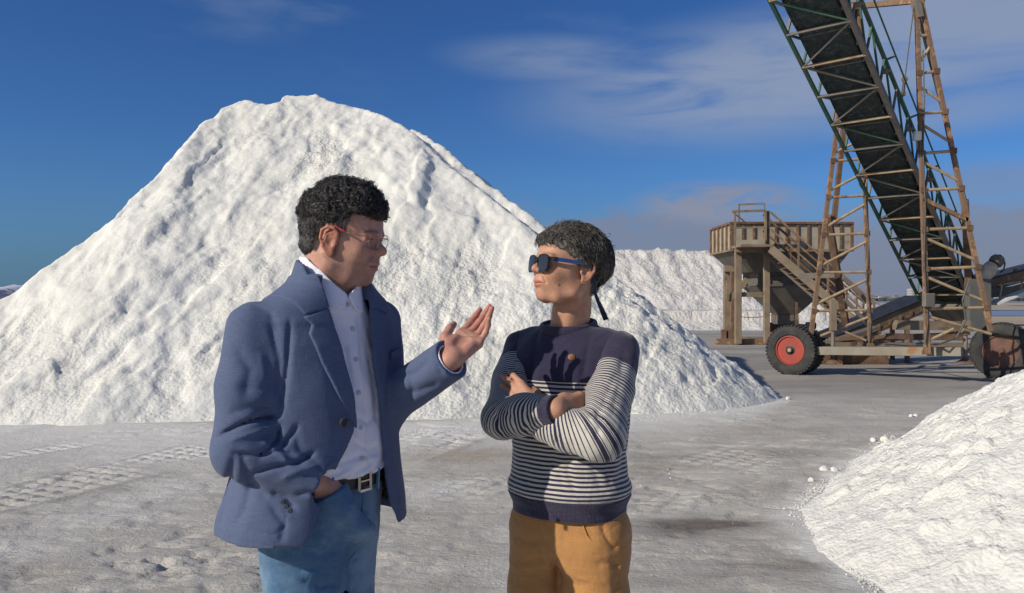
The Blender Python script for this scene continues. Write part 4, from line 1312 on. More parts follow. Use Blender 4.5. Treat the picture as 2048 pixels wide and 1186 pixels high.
def loft(L, zs, a, bf, bb, cx=0.0, cy=0.0, n=2.3, ends=True):
    """upright body in local coordinates: half width a, depth to the front bf and to the back bb"""
    z = L[:, 2]
    A = np.interp(z, zs, a).astype(f32); BF = np.interp(z, zs, bf).astype(f32); BB = np.interp(z, zs, bb).astype(f32)
    x = L[:, 0] - (np.interp(z, zs, cx).astype(f32) if np.ndim(cx) else cx); y = L[:, 1] - (np.interp(z, zs, cy).astype(f32) if np.ndim(cy) else cy)
    B = np.where(x > 0, BF, BB)
    r = (np.abs(x / B) ** n + np.abs(y / A) ** n) ** (1.0 / n) + 1e-5
    l = np.sqrt(x * x + y * y)
    d = np.where(l < 0.01, -np.minimum(A, B), l * (1 - 1 / r))
    if ends: d = np.maximum(d, np.maximum(z - zs[-1], zs[0] - z))
    return d.astype(f32)


def near(d, P, fn, c, R, k):
    """smooth union of a local shape, evaluated only within R of c"""
    m_ = ((P - np.array(c, f32)) ** 2).sum(axis=1) < R * R
    if m_.any():
        d[m_] = smin(d[m_], fn(P[m_]), k)
    return d


def fold(P, lines, ymax=9.0, ymin=-9.0):
    """creases drawn as polylines (px) with depth and width; positive digs in, negative raises"""
    out = np.zeros(len(P), f32)
    m_ = (P[:, 1] < ymax) & (P[:, 1] > ymin)
    if not m_.any(): return out
    Q_ = P[m_]; px = 1024 + FPX * Q_[:, 0] / Q_[:, 1]; py = 600 - FPX * (Q_[:, 2] - EYE) / Q_[:, 1]
    acc = np.zeros(len(Q_), f32)
    for pts, amp, wd in lines:
        pts = np.array(pts, f32)
        lo = pts.min(0) - 3 * wd; hi = pts.max(0) + 3 * wd
        mm = (px > lo[0]) & (px < hi[0]) & (py > lo[1]) & (py < hi[1])
        if not mm.any(): continue
        x = px[mm]; y = py[mm]; best = np.full(len(x), 1e9, f32); tt = np.zeros(len(x), f32); n = len(pts) - 1
        for i in range(n):
            a = pts[i]; b_ = pts[i + 1] - a; h = np.clip(((x - a[0]) * b_[0] + (y - a[1]) * b_[1]) / float(b_ @ b_), 0, 1)
            e = np.hypot(x - a[0] - h * b_[0], y - a[1] - h * b_[1]); q = e < best
            best[q] = e[q]; tt[q] = ((i + h) / n)[q]
        acc[mm] += amp * (0.62 * np.exp(-(best / wd) ** 2) + 0.46 * np.exp(-1.5 * best / wd)) * np.clip(np.minimum(tt, 1 - tt) * 5 + 0.25, 0, 1)
    out[m_] = acc
    return out


def remesh(fn, lo, hi, h, slack=1.35, levels=4):
    """surface nets over a narrow band found from coarse to fine"""
    lo = np.array(lo, f32); hi = np.array(hi, f32)
    s = h * 2 ** levels
    nn = np.ceil((hi - lo) / s).astype(int)
    g = np.stack(np.meshgrid(*[np.arange(n) for n in nn], indexing='ij'), -1).reshape(-1, 3)
    for L in range(levels, -1, -1):
        s = h * 2 ** L
        c = lo + (g + 0.5) * s
        v = fn(c.astype(f32))
        g = g[np.abs(v) < 0.87 * s * (slack if L > 1 else slack + .75) + (0.012 if L > 0 else 0.0)]
        if L:
            o = np.array([[i, j, k] for i in (0, 1) for j in (0, 1) for k in (0, 1)])
            g = (g[:, None, :] * 2 + o[None]).reshape(-1, 3)
    M1 = 1 << 20
    key = lambda q: (q[..., 0].astype(np.int64) * M1 + q[..., 1]) * M1 + q[..., 2]
    off = np.array([[0, 0, 0], [1, 0, 0], [0, 1, 0], [1, 1, 0], [0, 0, 1], [1, 0, 1], [0, 1, 1], [1, 1, 1]])
    ck = key(g[:, None, :] + off[None])
    uk, inv = np.unique(ck.ravel(), return_inverse=True)
    uc = np.stack([uk // (M1 * M1), (uk // M1) % M1, uk % M1], 1)
    val = fn((lo + uc * h).astype(f32))
    vv = val[inv].reshape(-1, 8); ins = vv < 0
    act = ins.any(1) & ~ins.all(1)
    g = g[act]; vv = vv[act]; ins = ins[act]
    E = [(0, 1), (2, 3), (4, 5), (6, 7), (0, 2), (1, 3), (4, 6), (5, 7), (0, 4), (1, 5), (2, 6), (3, 7)]
    acc = np.zeros((len(g), 3), f32); cnt = np.zeros(len(g), f32)
    for a, b_ in E:
        x = ins[:, a] != ins[:, b_]
        t_ = vv[x, a] / (vv[x, a] - vv[x, b_])
        acc[x] += off[a] + t_[:, None] * (off[b_] - off[a]); cnt[x] += 1
    V = lo + (g + acc / cnt[:, None]) * h
    k = key(g); order = np.argsort(k); ks = k[order]

    def find(q):
        kk = key(q); i = np.searchsorted(ks, kk); i = np.minimum(i, len(ks) - 1)
        return np.where(ks[i] == kk, order[i], -1)
    quads = []
    for ax, cor, o1, o2 in ((0, 1, (0, 1, 0), (0, 0, 1)), (1, 2, (0, 0, 1), (1, 0, 0)), (2, 4, (1, 0, 0), (0, 1, 0))):
        x = ins[:, 0] != ins[:, cor]
        q = g[x]; flip = ins[x, 0]
        a = find(q); b_ = find(q - np.array(o1)); c = find(q - np.array(o1) - np.array(o2)); d = find(q - np.array(o2))
        ok = (a >= 0) & (b_ >= 0) & (c >= 0) & (d >= 0)
        F_ = np.stack([a, b_, c, d], 1)[ok]; fl_ = flip[ok]
        F_[~fl_] = F_[~fl_][:, ::-1]
        quads.append(F_)
    F_ = np.concatenate(quads)
    # fix the overall orientation: normals must look outwards
    t3 = F_[: min(4000, len(F_))]
    n_ = np.cross(V[t3[:, 1]] - V[t3[:, 0]], V[t3[:, 2]] - V[t3[:, 0]]); n_ /= np.linalg.norm(n_, axis=1)[:, None] + 1e-9
    c = V[t3].mean(1)
    if (fn((c + n_ * h).astype(f32)) - fn((c - n_ * h).astype(f32))).mean() < 0: F_ = F_[:, ::-1]
    return V, F_


# ------------------------------------------------------------------ hands
def hand_sdf(L, s=1.0, curl=(0.1, 0.1, 0.1, 0.1), thumb=((.018, .024, .004), (.046, .050, .010), (.074, .062, .014), (.098, .068, .016)), spread=(0.10, 0.02, -0.06, -0.14), wrist=0.05):
    """x towards the fingers, y towards the thumb, z out of the palm"""
    P = L / s
    mc = [(.092, .030, 0), (.096, .009, .001), (.090, -.012, 0), (.080, -.031, -.001)]
    d = cap(P, (-wrist, 0, 0), (.0, 0, 0), .024, .021)
    st_ = [(.008, .016, 0), (.006, .005, 0), (.006, -.006, 0), (.008, -.016, 0)]
    pal = None
    for a, b_ in zip(st_, mc):
        e = cap(P, a, b_, .0135, .0115)
        pal = e if pal is None else smin(pal, e, .016)
    d = smin(d, pal, .018)
    d = smin(d, ell(P, (.038, .026, .009), (.033, .017, .014)), .010)
    d = smin(d, ell(P, (.036, -.022, .007), (.036, .014, .013)), .010)
    d = smin(d, ell(P, (.084, 0, .007), (.014, .038, .009)), .008)
    d = smax(d, -ell(P, (.055, .002, .024), (.026, .015, .012)), .010)
    lens = [(.044, .026, .021), (.049, .030, .022), (.045, .028, .022), (.035, .021, .019)]
    rr = [(.0098, .0090, .0082, .0070), (.0100, .0092, .0084, .0072), (.0096, .0088, .0080, .0070), (.0086, .0078, .0070, .0062)]
    for i in range(4):
        p = np.array(mc[i], f32); an = 0.0; pts = [p]
        cs, sn = math.cos(spread[i]), math.sin(spread[i])
        cu = curl[i] if np.ndim(curl[i]) else (curl[i], curl[i] * 1.2, curl[i] * 0.8)
        for j in range(3):
            an += cu[j]
            p = p + np.array((cs * math.cos(an), sn * math.cos(an), math.sin(an)), f32) * lens[i][j]
            pts.append(p)
        fg = tube(P, pts, rr[i], 0.004)
        for j in (1, 2):
            fg = smin(fg, np.linalg.norm(P - pts[j] + np.array((0, 0, .001), f32), axis=1) - rr[i][j] * 1.03, .003)
        d = smin(d, fg, .005)
    d = smin(d, tube(P, thumb, (.015, .0125, .0105, .0085), 0.006), .010)
    return d * s


def smoothnoise(P, sc, seed=0, o=2):
    return fbm(P * sc + seed * 11.3, o)


# ------------------------------------------------------------------ skin and cloth materials
def skin_material(name, base):
    m_ = bpy.data.materials.new(name); m_.use_nodes = True
    t = N(m_.node_tree); b = t.n['Principled BSDF']
    at = t.new('ShaderNodeAttribute', attribute_name='tint')
    v = t.new('ShaderNodeTexCoord').outputs['Object']
    n_ = t.ramp(t.noise(v, 45, 5, 0.65), 0.3, 0.7)
    c = t.mix(n_, tuple(x * 0.84 for x in base), tuple(min(1, x * 1.10) for x in base))
    c = t.mix(t.ramp(t.noise(v, 17, 3, 0.6), 0.4, 0.7, 0, 0.35), c, (base[0] * 1.05, base[1] * 0.86, base[2] * 0.84))
    c = t.mix(t.ramp(t.noise(v, 260, 3, 0.7), 0.62, 0.75, 0, 0.18), c, tuple(x * 0.6 for x in base))
    c = t.mix(1.0, c, at.outputs['Color'], 'MULTIPLY')
    t.put(b.inputs['Base Color'], c)
    b.inputs['Roughness'].default_value = 0.52
    b.inputs['Specular IOR Level'].default_value = 0.38
    b.inputs['Subsurface Weight'].default_value = 0.12
    b.inputs['Subsurface Radius'].default_value = (0.012, 0.004, 0.002)
    b.inputs['Subsurface Scale'].default_value = 0.5
    bn = t.new('ShaderNodeBump'); bn.inputs['Distance'].default_value = 0.0005
    t.l.new(t.noise(v, 220, 4, 0.7), bn.inputs['Height']); t.l.new(bn.outputs[0], b.inputs['Normal'])
    return m_


def cloth_material(name, c1, c2, weave=900.0, rough=0.9, sheen=0.25, bump=0.0006, soft=0.006, slub=True, c3=None, ns=6.0):
    m_ = bpy.data.materials.new(name); m_.use_nodes = True
    t = N(m_.node_tree); b = t.n['Principled BSDF']
    v = t.new('ShaderNodeTexCoord').outputs['Object']
    a = t.noise(t.vscale(v, (1, 1, 0.06)), weave * 0.35, 2, 0.6); bb_ = t.noise(t.vscale(v, (0.08, 0.08, 1)), weave * 0.35, 2, 0.6)
    wv = t.math('MULTIPLY', t.math('ADD', a, bb_), 0.5)
    c = t.mix(t.ramp(wv, 0.36, 0.64), c1, c2)
    if c3: c = t.mix(t.ramp(t.noise(v, ns, 5, 0.6), 0.42, 0.68, 0, 0.8), c, c3)
    t.put(b.inputs['Base Color'], c)
    b.inputs['Roughness'].default_value = rough
    b.inputs['Sheen Weight'].default_value = sheen
    b.inputs['Specular IOR Level'].default_value = 0.2
    bn = t.new('ShaderNodeBump'); bn.inputs['Distance'].default_value = bump
    t.l.new(wv, bn.inputs['Height'])
    bn2 = t.new('ShaderNodeBump'); bn2.inputs['Distance'].default_value = soft
    t.l.new(t.noise(v, 16, 4, 0.5, 0.6), bn2.inputs['Height']); t.l.new(bn.outputs[0], bn2.inputs['Normal'])
    t.l.new(bn2.outputs[0], b.inputs['Normal'])
    return m_


# ------------------------------------------------------------------ head
def head_sdf(P, o):
    """head in its own coordinates (m); o holds the differences between the two people"""
    j = o.get('jaw', 1.0); w_ = o.get('wide', 1.0); ck = o.get('cheek', 0.0)
    Pm = P.copy(); Pm[:, 1] = np.abs(Pm[:, 1]) / w_
    Pe = Pm.copy(); Pe[:, 0] -= o.get('earx', 0.0)
    fx_ = o.get('fx', 1.0); Pm[:, 0] = np.where(Pm[:, 0] > 0, Pm[:, 0] / fx_, Pm[:, 0])
    d = ell(Pm, (-.002, 0, .048), (.098, .077, .085))
    d = smin(d, ell(Pm, (.056, 0, .052), (.043, .057, .048)), .02)
    d = smin(d, cap(Pm, (.0875, .036, .034), (.098, 0, .036), .011, .0105), .012)
    d = smin(d, ell(Pm, (.050, 0, -.012), (.052, .059, .060)), .02)
    d = smin(d, ell(Pm, (.066, .036, -.010), (.030, .026 + ck * .3, .026 + ck)), .014)
    jw = tube(Pm, [(-.002, .056 * j, -.028), (.014, .055 * j, -.056), (.055, .036 * j, -.074), (.080, .010, -.074)], (.017, .017, .016, .014), .01)
    d = smin(d, jw, .022)
    d = smin(d, ell(Pm, (.045, 0, -.044), (.050, .050 * j, .038)), .02)
    d = smin(d, cap(Pm, (.036, .046, .004), (.020, .0395 * (j + .1), -.046), .021, .018), .022)
    d = smin(d, ell(Pm, (.082, 0, -.033), (.026, .030, .028)), .016)
    d = smin(d, ell(Pm, (.0825, 0, -.069), (.0165, .021, .0155)), .012)
    if o.get('fat', 0): d = smin(d, ell(Pm, (.040, 0, -.072), (.045, .042, .022)), .02)
    # eye socket, eyeball, lids
    d = smax(d, -ell(Pm, (.106, .033, .019), (.018, .019, .0115)), .010)
    d = smin(d, ell(Pm, (.0815, .032, .018), (.0135, .0150, .0125)), .003)
    d = smin(d, cap(Pm, (.0915, .020, .0235), (.088, .043, .0225), .0040, .0036), .005)
    d = smin(d, cap(Pm, (.0925, .032, .0255), (.0925, .032, .0256), .0052, .0052), .006)
    d = smin(d, cap(Pm, (.0905, .022, .0105), (.087, .042, .0115), .0032, .0030), .006)
    # nose
    nl = o.get('nose', 0.0)
    d = smin(d, tube(Pm, [(.0945, 0, .030), (.101, 0, .014), (.1150 + nl, 0, .001)], (.0085, .0080, .0100), .006), .011)
    d = smin(d, ell(Pm, (.1165 + nl, 0, -.003), (.0105, .0105, .0098)), .006)
    d = smin(d, ell(Pm, (.1075 + nl * .6, .0125, -.0068), (.0105, .0068, .0080)), .005)
    d = smax(d, -ell(Pm, (.1120 + nl * .7, .0065, -.0150), (.0050, .0032, .0045)), .002)
    # lips
    lp = o.get('lip', 1.0)
    d = smin(d, tube(Pm, [(.1075, 0, -.0345), (.1060, .010, -.0350), (.0985, .0235, -.0395)], (.0052 * lp, .0046 * lp, .0022), .004), .005)
    d = smin(d, tube(Pm, [(.1045, 0, -.0455), (.1030, .010, -.0450), (.0975, .0225, -.0405)], (.0060 * lp, .0052 * lp, .0022), .004), .005)
    mo_ = o.get('open', 0.0)
    d = smax(d, -tube(Pm, [(.1150, 0, -.0402), (.1090, .012, -.0402), (.0990, .0245, -.0400)], (.0024 + mo_, .0022 + mo_, .0012), .002), .0025)
    d = smax(d, -ell(Pm, (.1075, 0, -.0565), (.0060, .018, .0040)), .006)
    d = smax(d, -cap(Pm, (.1165, 0, -.018), (.1155, 0, -.028), .0022, .0022), .004)
    # naso-labial fold
    d = smax(d, -tube(Pm, [(.1050, .0185, -.010), (.0990, .027, -.024), (.0930, .031, -.038)], (.0022, .0026, .0015), .004), .007)
    # ears
    e = ell(Pe, (-.006, .0785, .004), (.019, .0050, .029))
    hp = [(.012, .0765, .010), (.013, .0800, .024), (.004, .0850, .0345), (-.010, .0890, .0355), (-.0215, .0910, .026), (-.0225, .0905, .008), (-.0155, .0865, -.010), (-.006, .0805, -.022)]
    e = smin(e, tube(Pe, hp, (.0030, .0040, .0042, .0042, .0042, .0040, .0040, .0050), .002), .004)
    e = smin(e, tube(Pe, [(.000, .0805, .024), (-.012, .0850, .018), (-.014, .0850, .002), (-.006, .0820, -.010), (.004, .0795, -.012)], (.0028,) * 5, .002), .004)
    e = smin(e, ell(Pe, (.001, .0785, -.0235), (.0085, .0042, .0100)), .005)
    e = smax(e, -ell(Pe, (.001, .0865, .002), (.0085, .0080, .0115)), .003)
    e = smax(e, -tube(Pe, [(.004, .0895, .026), (-.010, .0940, .027), (-.0175, .0950, .016), (-.0175, .0930, .002)], (.0028,) * 4, .002), .003)
    e = smin(e, ell(Pe, (.0105, .0785, .001), (.0045, .0045, .0065)), .004)
    d = smin(d, e, .005)
    return d


def head_tint(L, o):
    """colour marks of a head (multiplied with the skin colour)"""
    L = L.copy(); L[:, 0] = np.where(L[:, 0] > 0, L[:, 0] / o.get('fx', 1.0), L[:, 0])
    x, y, z = L[:, 0], np.abs(L[:, 1]), L[:, 2]
    T = np.ones((len(L), 3), f32)

    def app(mk, c):
        nonlocal T
        mk = np.clip(mk, 0, 1)[:, None]; T = T * (1 - mk) + T * np.array(c, f32) * mk
    lipz = np.where(z > -.0402, (z + .0402) / .0085, (-.0402 - z) / .0095)
    lm = (1 - sstep(lipz, .7, 1.05)) * (1 - sstep(y, .019, .024)) * sstep(x, .092, .096)
    app(lm, o.get('lipc', (.86, .62, .62)))
    app((np.abs(z + .0402) < .0013) * (y < .024) * (x > .09), (.35, .22, .22))
    app(np.exp(-(((x - .118) / .012) ** 2 + (y / .014) ** 2 + ((z + .004) / .011) ** 2)) * .8, (1.0, .80, .76))
    app(np.exp(-(((y - .04) / .018) ** 2 + ((z + .012) / .016) ** 2)) * sstep(x, .05, .08) * .6, (1.0, .84, .80))
    app(sstep(y, .0775, .084) * .9, o.get('earc', (1.0, .74, .68)))
    if o.get('stubble', 0):
        n_ = 0.6 + 0.6 * fbm(L * 300, 2)
        zone = (1 - sstep(z + 0.30 * np.maximum(x - .03, 0) , -.028, -.008)) * sstep(x, -.005, .012) * (1 - lm)
        zone = np.maximum(zone, (np.abs(z + .024) < .008) * (y < .028) * (x > .09) * (1 - lm))
        app(zone * o['stubble'] * n_, (.55, .56, .60))
        side = np.exp(-(((x - .030) / .010) ** 2 + ((z - .012) / .022) ** 2)) * sstep(y, .05, .06)
        app(side * .75 * n_, (.35, .33, .34))
    # brows
    bz = .0415 - 0.16 * np.maximum(y - .030, 0) + .06 * np.minimum(y - .018, .01)
    bm = np.exp(-((z - bz) / .0036) ** 4) * sstep(y, .010, .016) * (1 - sstep(y, .044, .052)) * sstep(x, .07, .078)
    app(bm * o.get('brow', .8) * (0.75 + 0.5 * fbm(L * np.array([200, 200, 500], f32), 2)), (.16, .12, .11))
    # eyes: dark lash line, white, iris
    q = np.abs(L[:, 1]) - .032
    eyeball = (np.abs(z - .0178) < .0042) * (np.abs(q) < .0125) * (x > .086) * (x < .0965)
    if o.get('eyes', True):
        T[eyeball > 0] = (1.15, 1.3, 1.5)
        iris = eyeball * (np.hypot(q - .001, z - .0172) < .0052); T[iris > 0] = (.13, .10, .09)
        lash = (np.abs(z - .0222) < .0011) * (np.abs(q) < .013) * (x > .084) * (x < .099); T[lash > 0] = (.14, .10, .09)
    if 'scalp' in o: app(o['scalp'](x, y, z), (.09, .08, .08))
    return np.clip(T, 0, 1.6)


def strands(name, paths, radius, mat_, parent, taper=True, sides=3):
    """hair locks: list of (n,3) arrays swept as thin tapering tubes, one mesh"""
    Vs = []; Fs = []; base = 0
    for p in paths:
        n = len(p); p = np.asarray(p, f32)
        tg = np.gradient(p, axis=0); tg /= np.linalg.norm(tg, axis=1)[:, None] + 1e-9
        up = np.array((0.3, 0.5, 0.81), f32)
        sx = np.cross(tg, up); sx /= np.linalg.norm(sx, axis=1)[:, None] + 1e-9; sy = np.cross(sx, tg)
        tt = np.linspace(0, 1, n)
        rr = (radius if np.isscalar(radius) else rng.uniform(*radius)) * (np.sqrt(np.clip(1 - tt ** 2, 0, 1)) * .85 + .15 if taper else np.ones(n))
        for k_ in range(sides):
            an = 2 * math.pi * k_ / sides
            Vs.append(p + sx * (rr * math.cos(an))[:, None] + sy * (rr * math.sin(an))[:, None])
        i = np.arange(n - 1)
        for k_ in range(sides):
            k2 = (k_ + 1) % sides
            Fs.append(np.stack([base + k_ * n + i, base + k2 * n + i, base + k2 * n + i + 1, base + k_ * n + i + 1], 1))
        base += n * sides
    return link(name, np_mesh(name, np.concatenate(Vs), np.concatenate(Fs), True), mat_, parent)


def hair_material(name, c1, c2, rough=0.42):
    m_ = bpy.data.materials.new(name); m_.use_nodes = True
    t = N(m_.node_tree); b = t.n['Principled BSDF']
    v = t.new('ShaderNodeTexCoord').outputs['Object']
    t.put(b.inputs['Base Color'], t.mix(t.ramp(t.noise(v, 90, 4, 0.6), 0.35, 0.68), c1, c2))
    b.inputs['Roughness'].default_value = rough
    b.inputs['Specular IOR Level'].default_value = 0.55
    bn = t.new('ShaderNodeBump'); bn.inputs['Distance'].default_value = 0.002
    t.l.new(t.noise(v, 350, 3, 0.7), bn.inputs['Height']); t.l.new(bn.outputs[0], b.inputs['Normal'])
    return m_


def flat_ring(pts, r, n=8):
    """closed wire through points"""
    m_ = MB(); k = len(pts)
    for i in range(k): m_.bar(pts[i], pts[(i + 1) % k], r * 2, None, n)
    return m_


def np_smooth(V, F, it=1, lam=0.5):
    for _ in range(it):
        acc = np.zeros_like(V); cnt = np.zeros(len(V), f32)
        for a in range(4):
            b_ = (a + 1) % 4
            for d in range(3):
                acc[:, d] += np.bincount(F[:, a], V[F[:, b_], d], len(V)) + np.bincount(F[:, b_], V[F[:, a], d], len(V))
            cnt += np.bincount(F[:, a], minlength=len(V)) + np.bincount(F[:, b_], minlength=len(V))
        V = V + lam * (acc / np.maximum(cnt, 1)[:, None] - V)
    return V


def keep_big(V, F_, frac=0.02, only=False):
    lab = np.arange(len(V))
    for _ in range(200):
        m_ = lab[F_].min(axis=1)
        new = lab.copy()
        for a in range(4): np.minimum.at(new, F_[:, a], m_)
        new = new[new]; new = new[new]
        if (new == lab).all(): break
        lab = new
    u, inv, c = np.unique(lab, return_inverse=True, return_counts=True)
    ok = (c == c.max()) if only else (c > frac * len(V))
    kv = ok[inv]
    F_ = F_[kv[F_].all(axis=1)]
    used = np.unique(F_); rm = np.zeros(len(V), np.int64); rm[used] = np.arange(len(used))
    return V[used], rm[F_]


def sdf_obj(name, fn, lo, hi, h, mat_, parent, tint=None, attrs=None, smooth_it=1, only=True):
    V, F_ = remesh(fn, lo, hi, h)
    V, F_ = keep_big(V, F_, .02, only)
    if smooth_it: V = np_smooth(V, F_, smooth_it, 0.45)
    at = {}
    if tint is not None: at['tint'] = tint(V.astype(f32))
    if attrs is not None: at.update(attrs(V.astype(f32)))
    return link(name, np_mesh(name, V, F_, True, at or None), mat_, parent)
# ================================================================== THE MAN
R_ = math.radians
SKIN_M = skin_material('skin_tan', (0.52, 0.285, 0.212))
SKIN_W = skin_material('skin_warm', (0.53, 0.285, 0.185))
JACKET = cloth_material('blue_wool_jacket', (0.082, 0.108, 0.198), (0.108, 0.138, 0.234), 1800, 0.9, 0.10, 0.0007, soft=0.0025)
LINING = cloth_material('navy_lining', (0.014, 0.016, 0.040), (0.022, 0.026, 0.055), 900, 0.6, 0.1)
SHIRT_M = cloth_material('white_shirt', (0.88, 0.85, 0.93), (0.92, 0.89, 0.97), 1200, 0.8, 0.1, 0.0003)
JEANS = cloth_material('blue_jeans', (0.060, 0.135, 0.250), (0.088, 0.175, 0.300), 1800, 0.9, 0.15, 0.0008, c3=(0.24, 0.36, 0.50), ns=5.5)
LEATHER = material('black_leather', (0.014, 0.013, 0.013), (0.022, 0.020, 0.020), 30, 0.45, 0.0006, 200)
METAL = material('brushed_metal', (0.55, 0.52, 0.48), (0.45, 0.42, 0.38), 60, 0.3, metallic=0.9)
HAIR_M = hair_material('black_curly_hair', (0.014, 0.012, 0.013), (0.085, 0.076, 0.076))  # paler tone holds grey flecks plus the curls' backlit highlights, put into the colour
SHOE = material('dark_shoe_leather', (0.035, 0.022, 0.016), (0.05, 0.03, 0.02), 20, 0.4)
BTN = material('dark_button', (0.015, 0.017, 0.03), (0.03, 0.03, 0.045), 60, 0.7)
PEARL = material('pearl_button', (0.62, 0.62, 0.68), (0.5, 0.5, 0.56), 60, 0.3)

MAN = empty('person', (-.463, 1.93, 0), 'man in an open blue blazer, white shirt and jeans, talking with one palm raised', 'person')
MT = Frame((-.463, 1.93, 0), R_(-41))
MH = Frame((-.4135, 1.920, 1.636), R_(-14), R_(-10), R_(1))
man_head = dict(jaw=1.06, cheek=.003, fat=1, nose=.001, lip=.90, lipc=(.90, .72, .70), brow=.8, open=.0016, stubble=.75, wide=1.02, fx=.955, earx=.019,
                scalp=lambda x, y, z: sstep(z - np.interp(x, [-.12, -.02, .0, .020, .035, .05, .09], [-.03, -.03, .05, .05, .05, .085, .092]), 0, .008))

m_shR, m_shL = MT.pt((-.002, -.180, 1.440)), MT.pt((.004, .172, 1.440))
m_elR, m_wrR = np.array((-.590, 1.750, 1.172), f32), np.array((-.440, 1.775, 1.096), f32)
m_elL, m_wrL = W(768, 812, 1.99).astype(f32), W(905, 716, 1.86).astype(f32)
neck_b = MT.pt((.028, 0, 1.49)); neck_t = MH.pt((-.018, 0, -.02))

hx_ = np.array((.50, .60, .56)); hx_ /= np.linalg.norm(hx_)
hz0 = np.array((-.30, -.86, .20)); hz0 = hz0 - hx_ * (hz0 @ hx_); hz0 /= np.linalg.norm(hz0)
hy_ = np.cross(hz0, hx_)
HLm = Frame(W(902, 718, 1.865), R=np.stack([hx_, hy_, hz0], 1))
# right hand slipped into the front pocket
px_ = np.array((.42, .24, -.87)); px_ /= np.linalg.norm(px_)
pz0 = np.array((.05, .95, 0.3)); pz0 = pz0 - px_ * (pz0 @ px_); pz0 /= np.linalg.norm(pz0)
py_ = np.cross(px_, pz0)    # mirrored frame for the right hand
HRm = Frame(W(634, 964, 1.795), R=np.stack([px_, py_, pz0], 1))


def man_body(P):
    L = MT.inv(P)
    d = loft(L, [.98, 1.1, 1.3, 1.40, 1.46, 1.49], [.15, .155, .165, .16, .12, .06], [.105, .11, .10, .085, .06, .05], [.095, .09, .10, .09, .07, .05])
    d = np.maximum(d, 0.98 - P[:, 2])
    for a, b_, c in ((m_shR, m_elR, m_wrR), (m_shL, m_elL, m_wrL)):
        d = near(d, P, lambda Q: tube(Q, [a, b_, c], (.045, .036, .023), .02), (a + c) / 2, .34, .03)
    d = near(d, P, lambda Q: tube(Q, [neck_b, (neck_b + neck_t) / 2 + np.array((-.004, 0, 0), f32), neck_t], (.066, .060, .057), .02), (neck_b + neck_t) / 2, .22, .03)
    d = near(d, P, lambda Q: head_sdf(MH.inv(Q), man_head), MH.pt((0, 0, .02)), .19, .022)
    d = near(d, P, lambda Q: hand_sdf(HLm.inv(Q), .93, ((-.02, .10, .10), (.05, .22, .15), (.25, .35, .25), (.50, .45, .35)),
                                      ((.018, .026, .006), (.046, .050, .012), (.078, .058, .010), (.106, .064, .000)), (.03, .0, -.02, -.04), .015), HLm.pt((.09, 0, 0)), .16, .012)
    d = near(d, P, lambda Q: hand_sdf(HRm.inv(Q), .95, (.2, .2, .2, .2), ((.018, .020, .004), (.042, .028, .012), (.066, .026, .018), (.086, .022, .022)), wrist=.01), HRm.pt((.08, 0, 0)), .15, .012)
    return d


def man_tint(V):
    T = head_tint(MH.inv(V), man_head)
    far_ = np.linalg.norm(V - MH.pt((0, 0, .02)), axis=1) > .15
    T[far_] = 1.0
    # darker lines where the palm folds, redder finger tips
    Lh = HLm.inv(V); near_ = np.linalg.norm(Lh - np.array((.09, 0, 0), f32), axis=1) < .14
    red = near_ * sstep(Lh[:, 0], .09, .16) * .5 + near_ * .25
    T = T * (1 - red[:, None] + red[:, None] * np.array((1.05, .78, .78), f32))
    ln = near_ * (Lh[:, 2] > 0.003) * (np.exp(-((Lh[:, 0] - (.075 + .25 * Lh[:, 1])) / .0016) ** 2) + np.exp(-((Lh[:, 0] - (.060 - .5 * (Lh[:, 1] - .02))) / .0016) ** 2)) * (np.abs(Lh[:, 1]) < .032)
    T = T * (1 - .45 * np.clip(ln, 0, 1)[:, None])
    return T


sdf_obj('body', man_body, (-.75, 1.60, .95), (.0, 2.25, 1.80), .0023, SKIN_M, MAN, man_tint, smooth_it=1)

# ---- hair: a curly mass and single curls standing out of it
zl_x = np.array([-.12, -.080, -.030, -.012, -.006, .020, .026, .038, .043, .052, .085, .13])
zl_z = np.array([-.052, -.052, -.044, -.020, .038, .043, .014, .002, .030, .071, .076, .068])


def man_hair(P):
    L = MH.inv(P)
    d = ell(L, (-.006, 0, .056), (.099, .086, .084))
    d = smin(d, ell(L, (.041, 0, .096), (.050, .060, .041)), .02)
    d = smin(d, ell(L, (-.052, 0, .000), (.042, .066, .058)), .025)
    d = smin(d, ell(L, (.005, 0, .110), (.062, .062, .038)), .02)
    x, y, z = L[:, 0], np.abs(L[:, 1]), L[:, 2]
    cut = np.interp(x, zl_x, zl_z) + .010 * sstep(x, .06, .08) * (1 - y / .07) + .003 * pnoise(L * 180)
    side = sstep(y, .045, .065)
    cut2 = np.where(x > .05, np.maximum(cut, .079 + .10 * np.maximum(y - .02, 0) + .006 * pnoise(L * 40 + 3)), cut)
    d = smax(d, (cut2 - z) * .8, .006)
    tight = 1 - sstep(z, .045, .085)
    n_ = fbm(L * 62, 2, .5, ridged=True); n2 = fbm(L * 125 + 9, 2, .5, ridged=True)
    d = d - .0070 * fbm(L * 26 + 5, 2)
    return d - (.0075 * n_ + .0035 * n2) * (1 - .75 * tight) + .0035 * tight


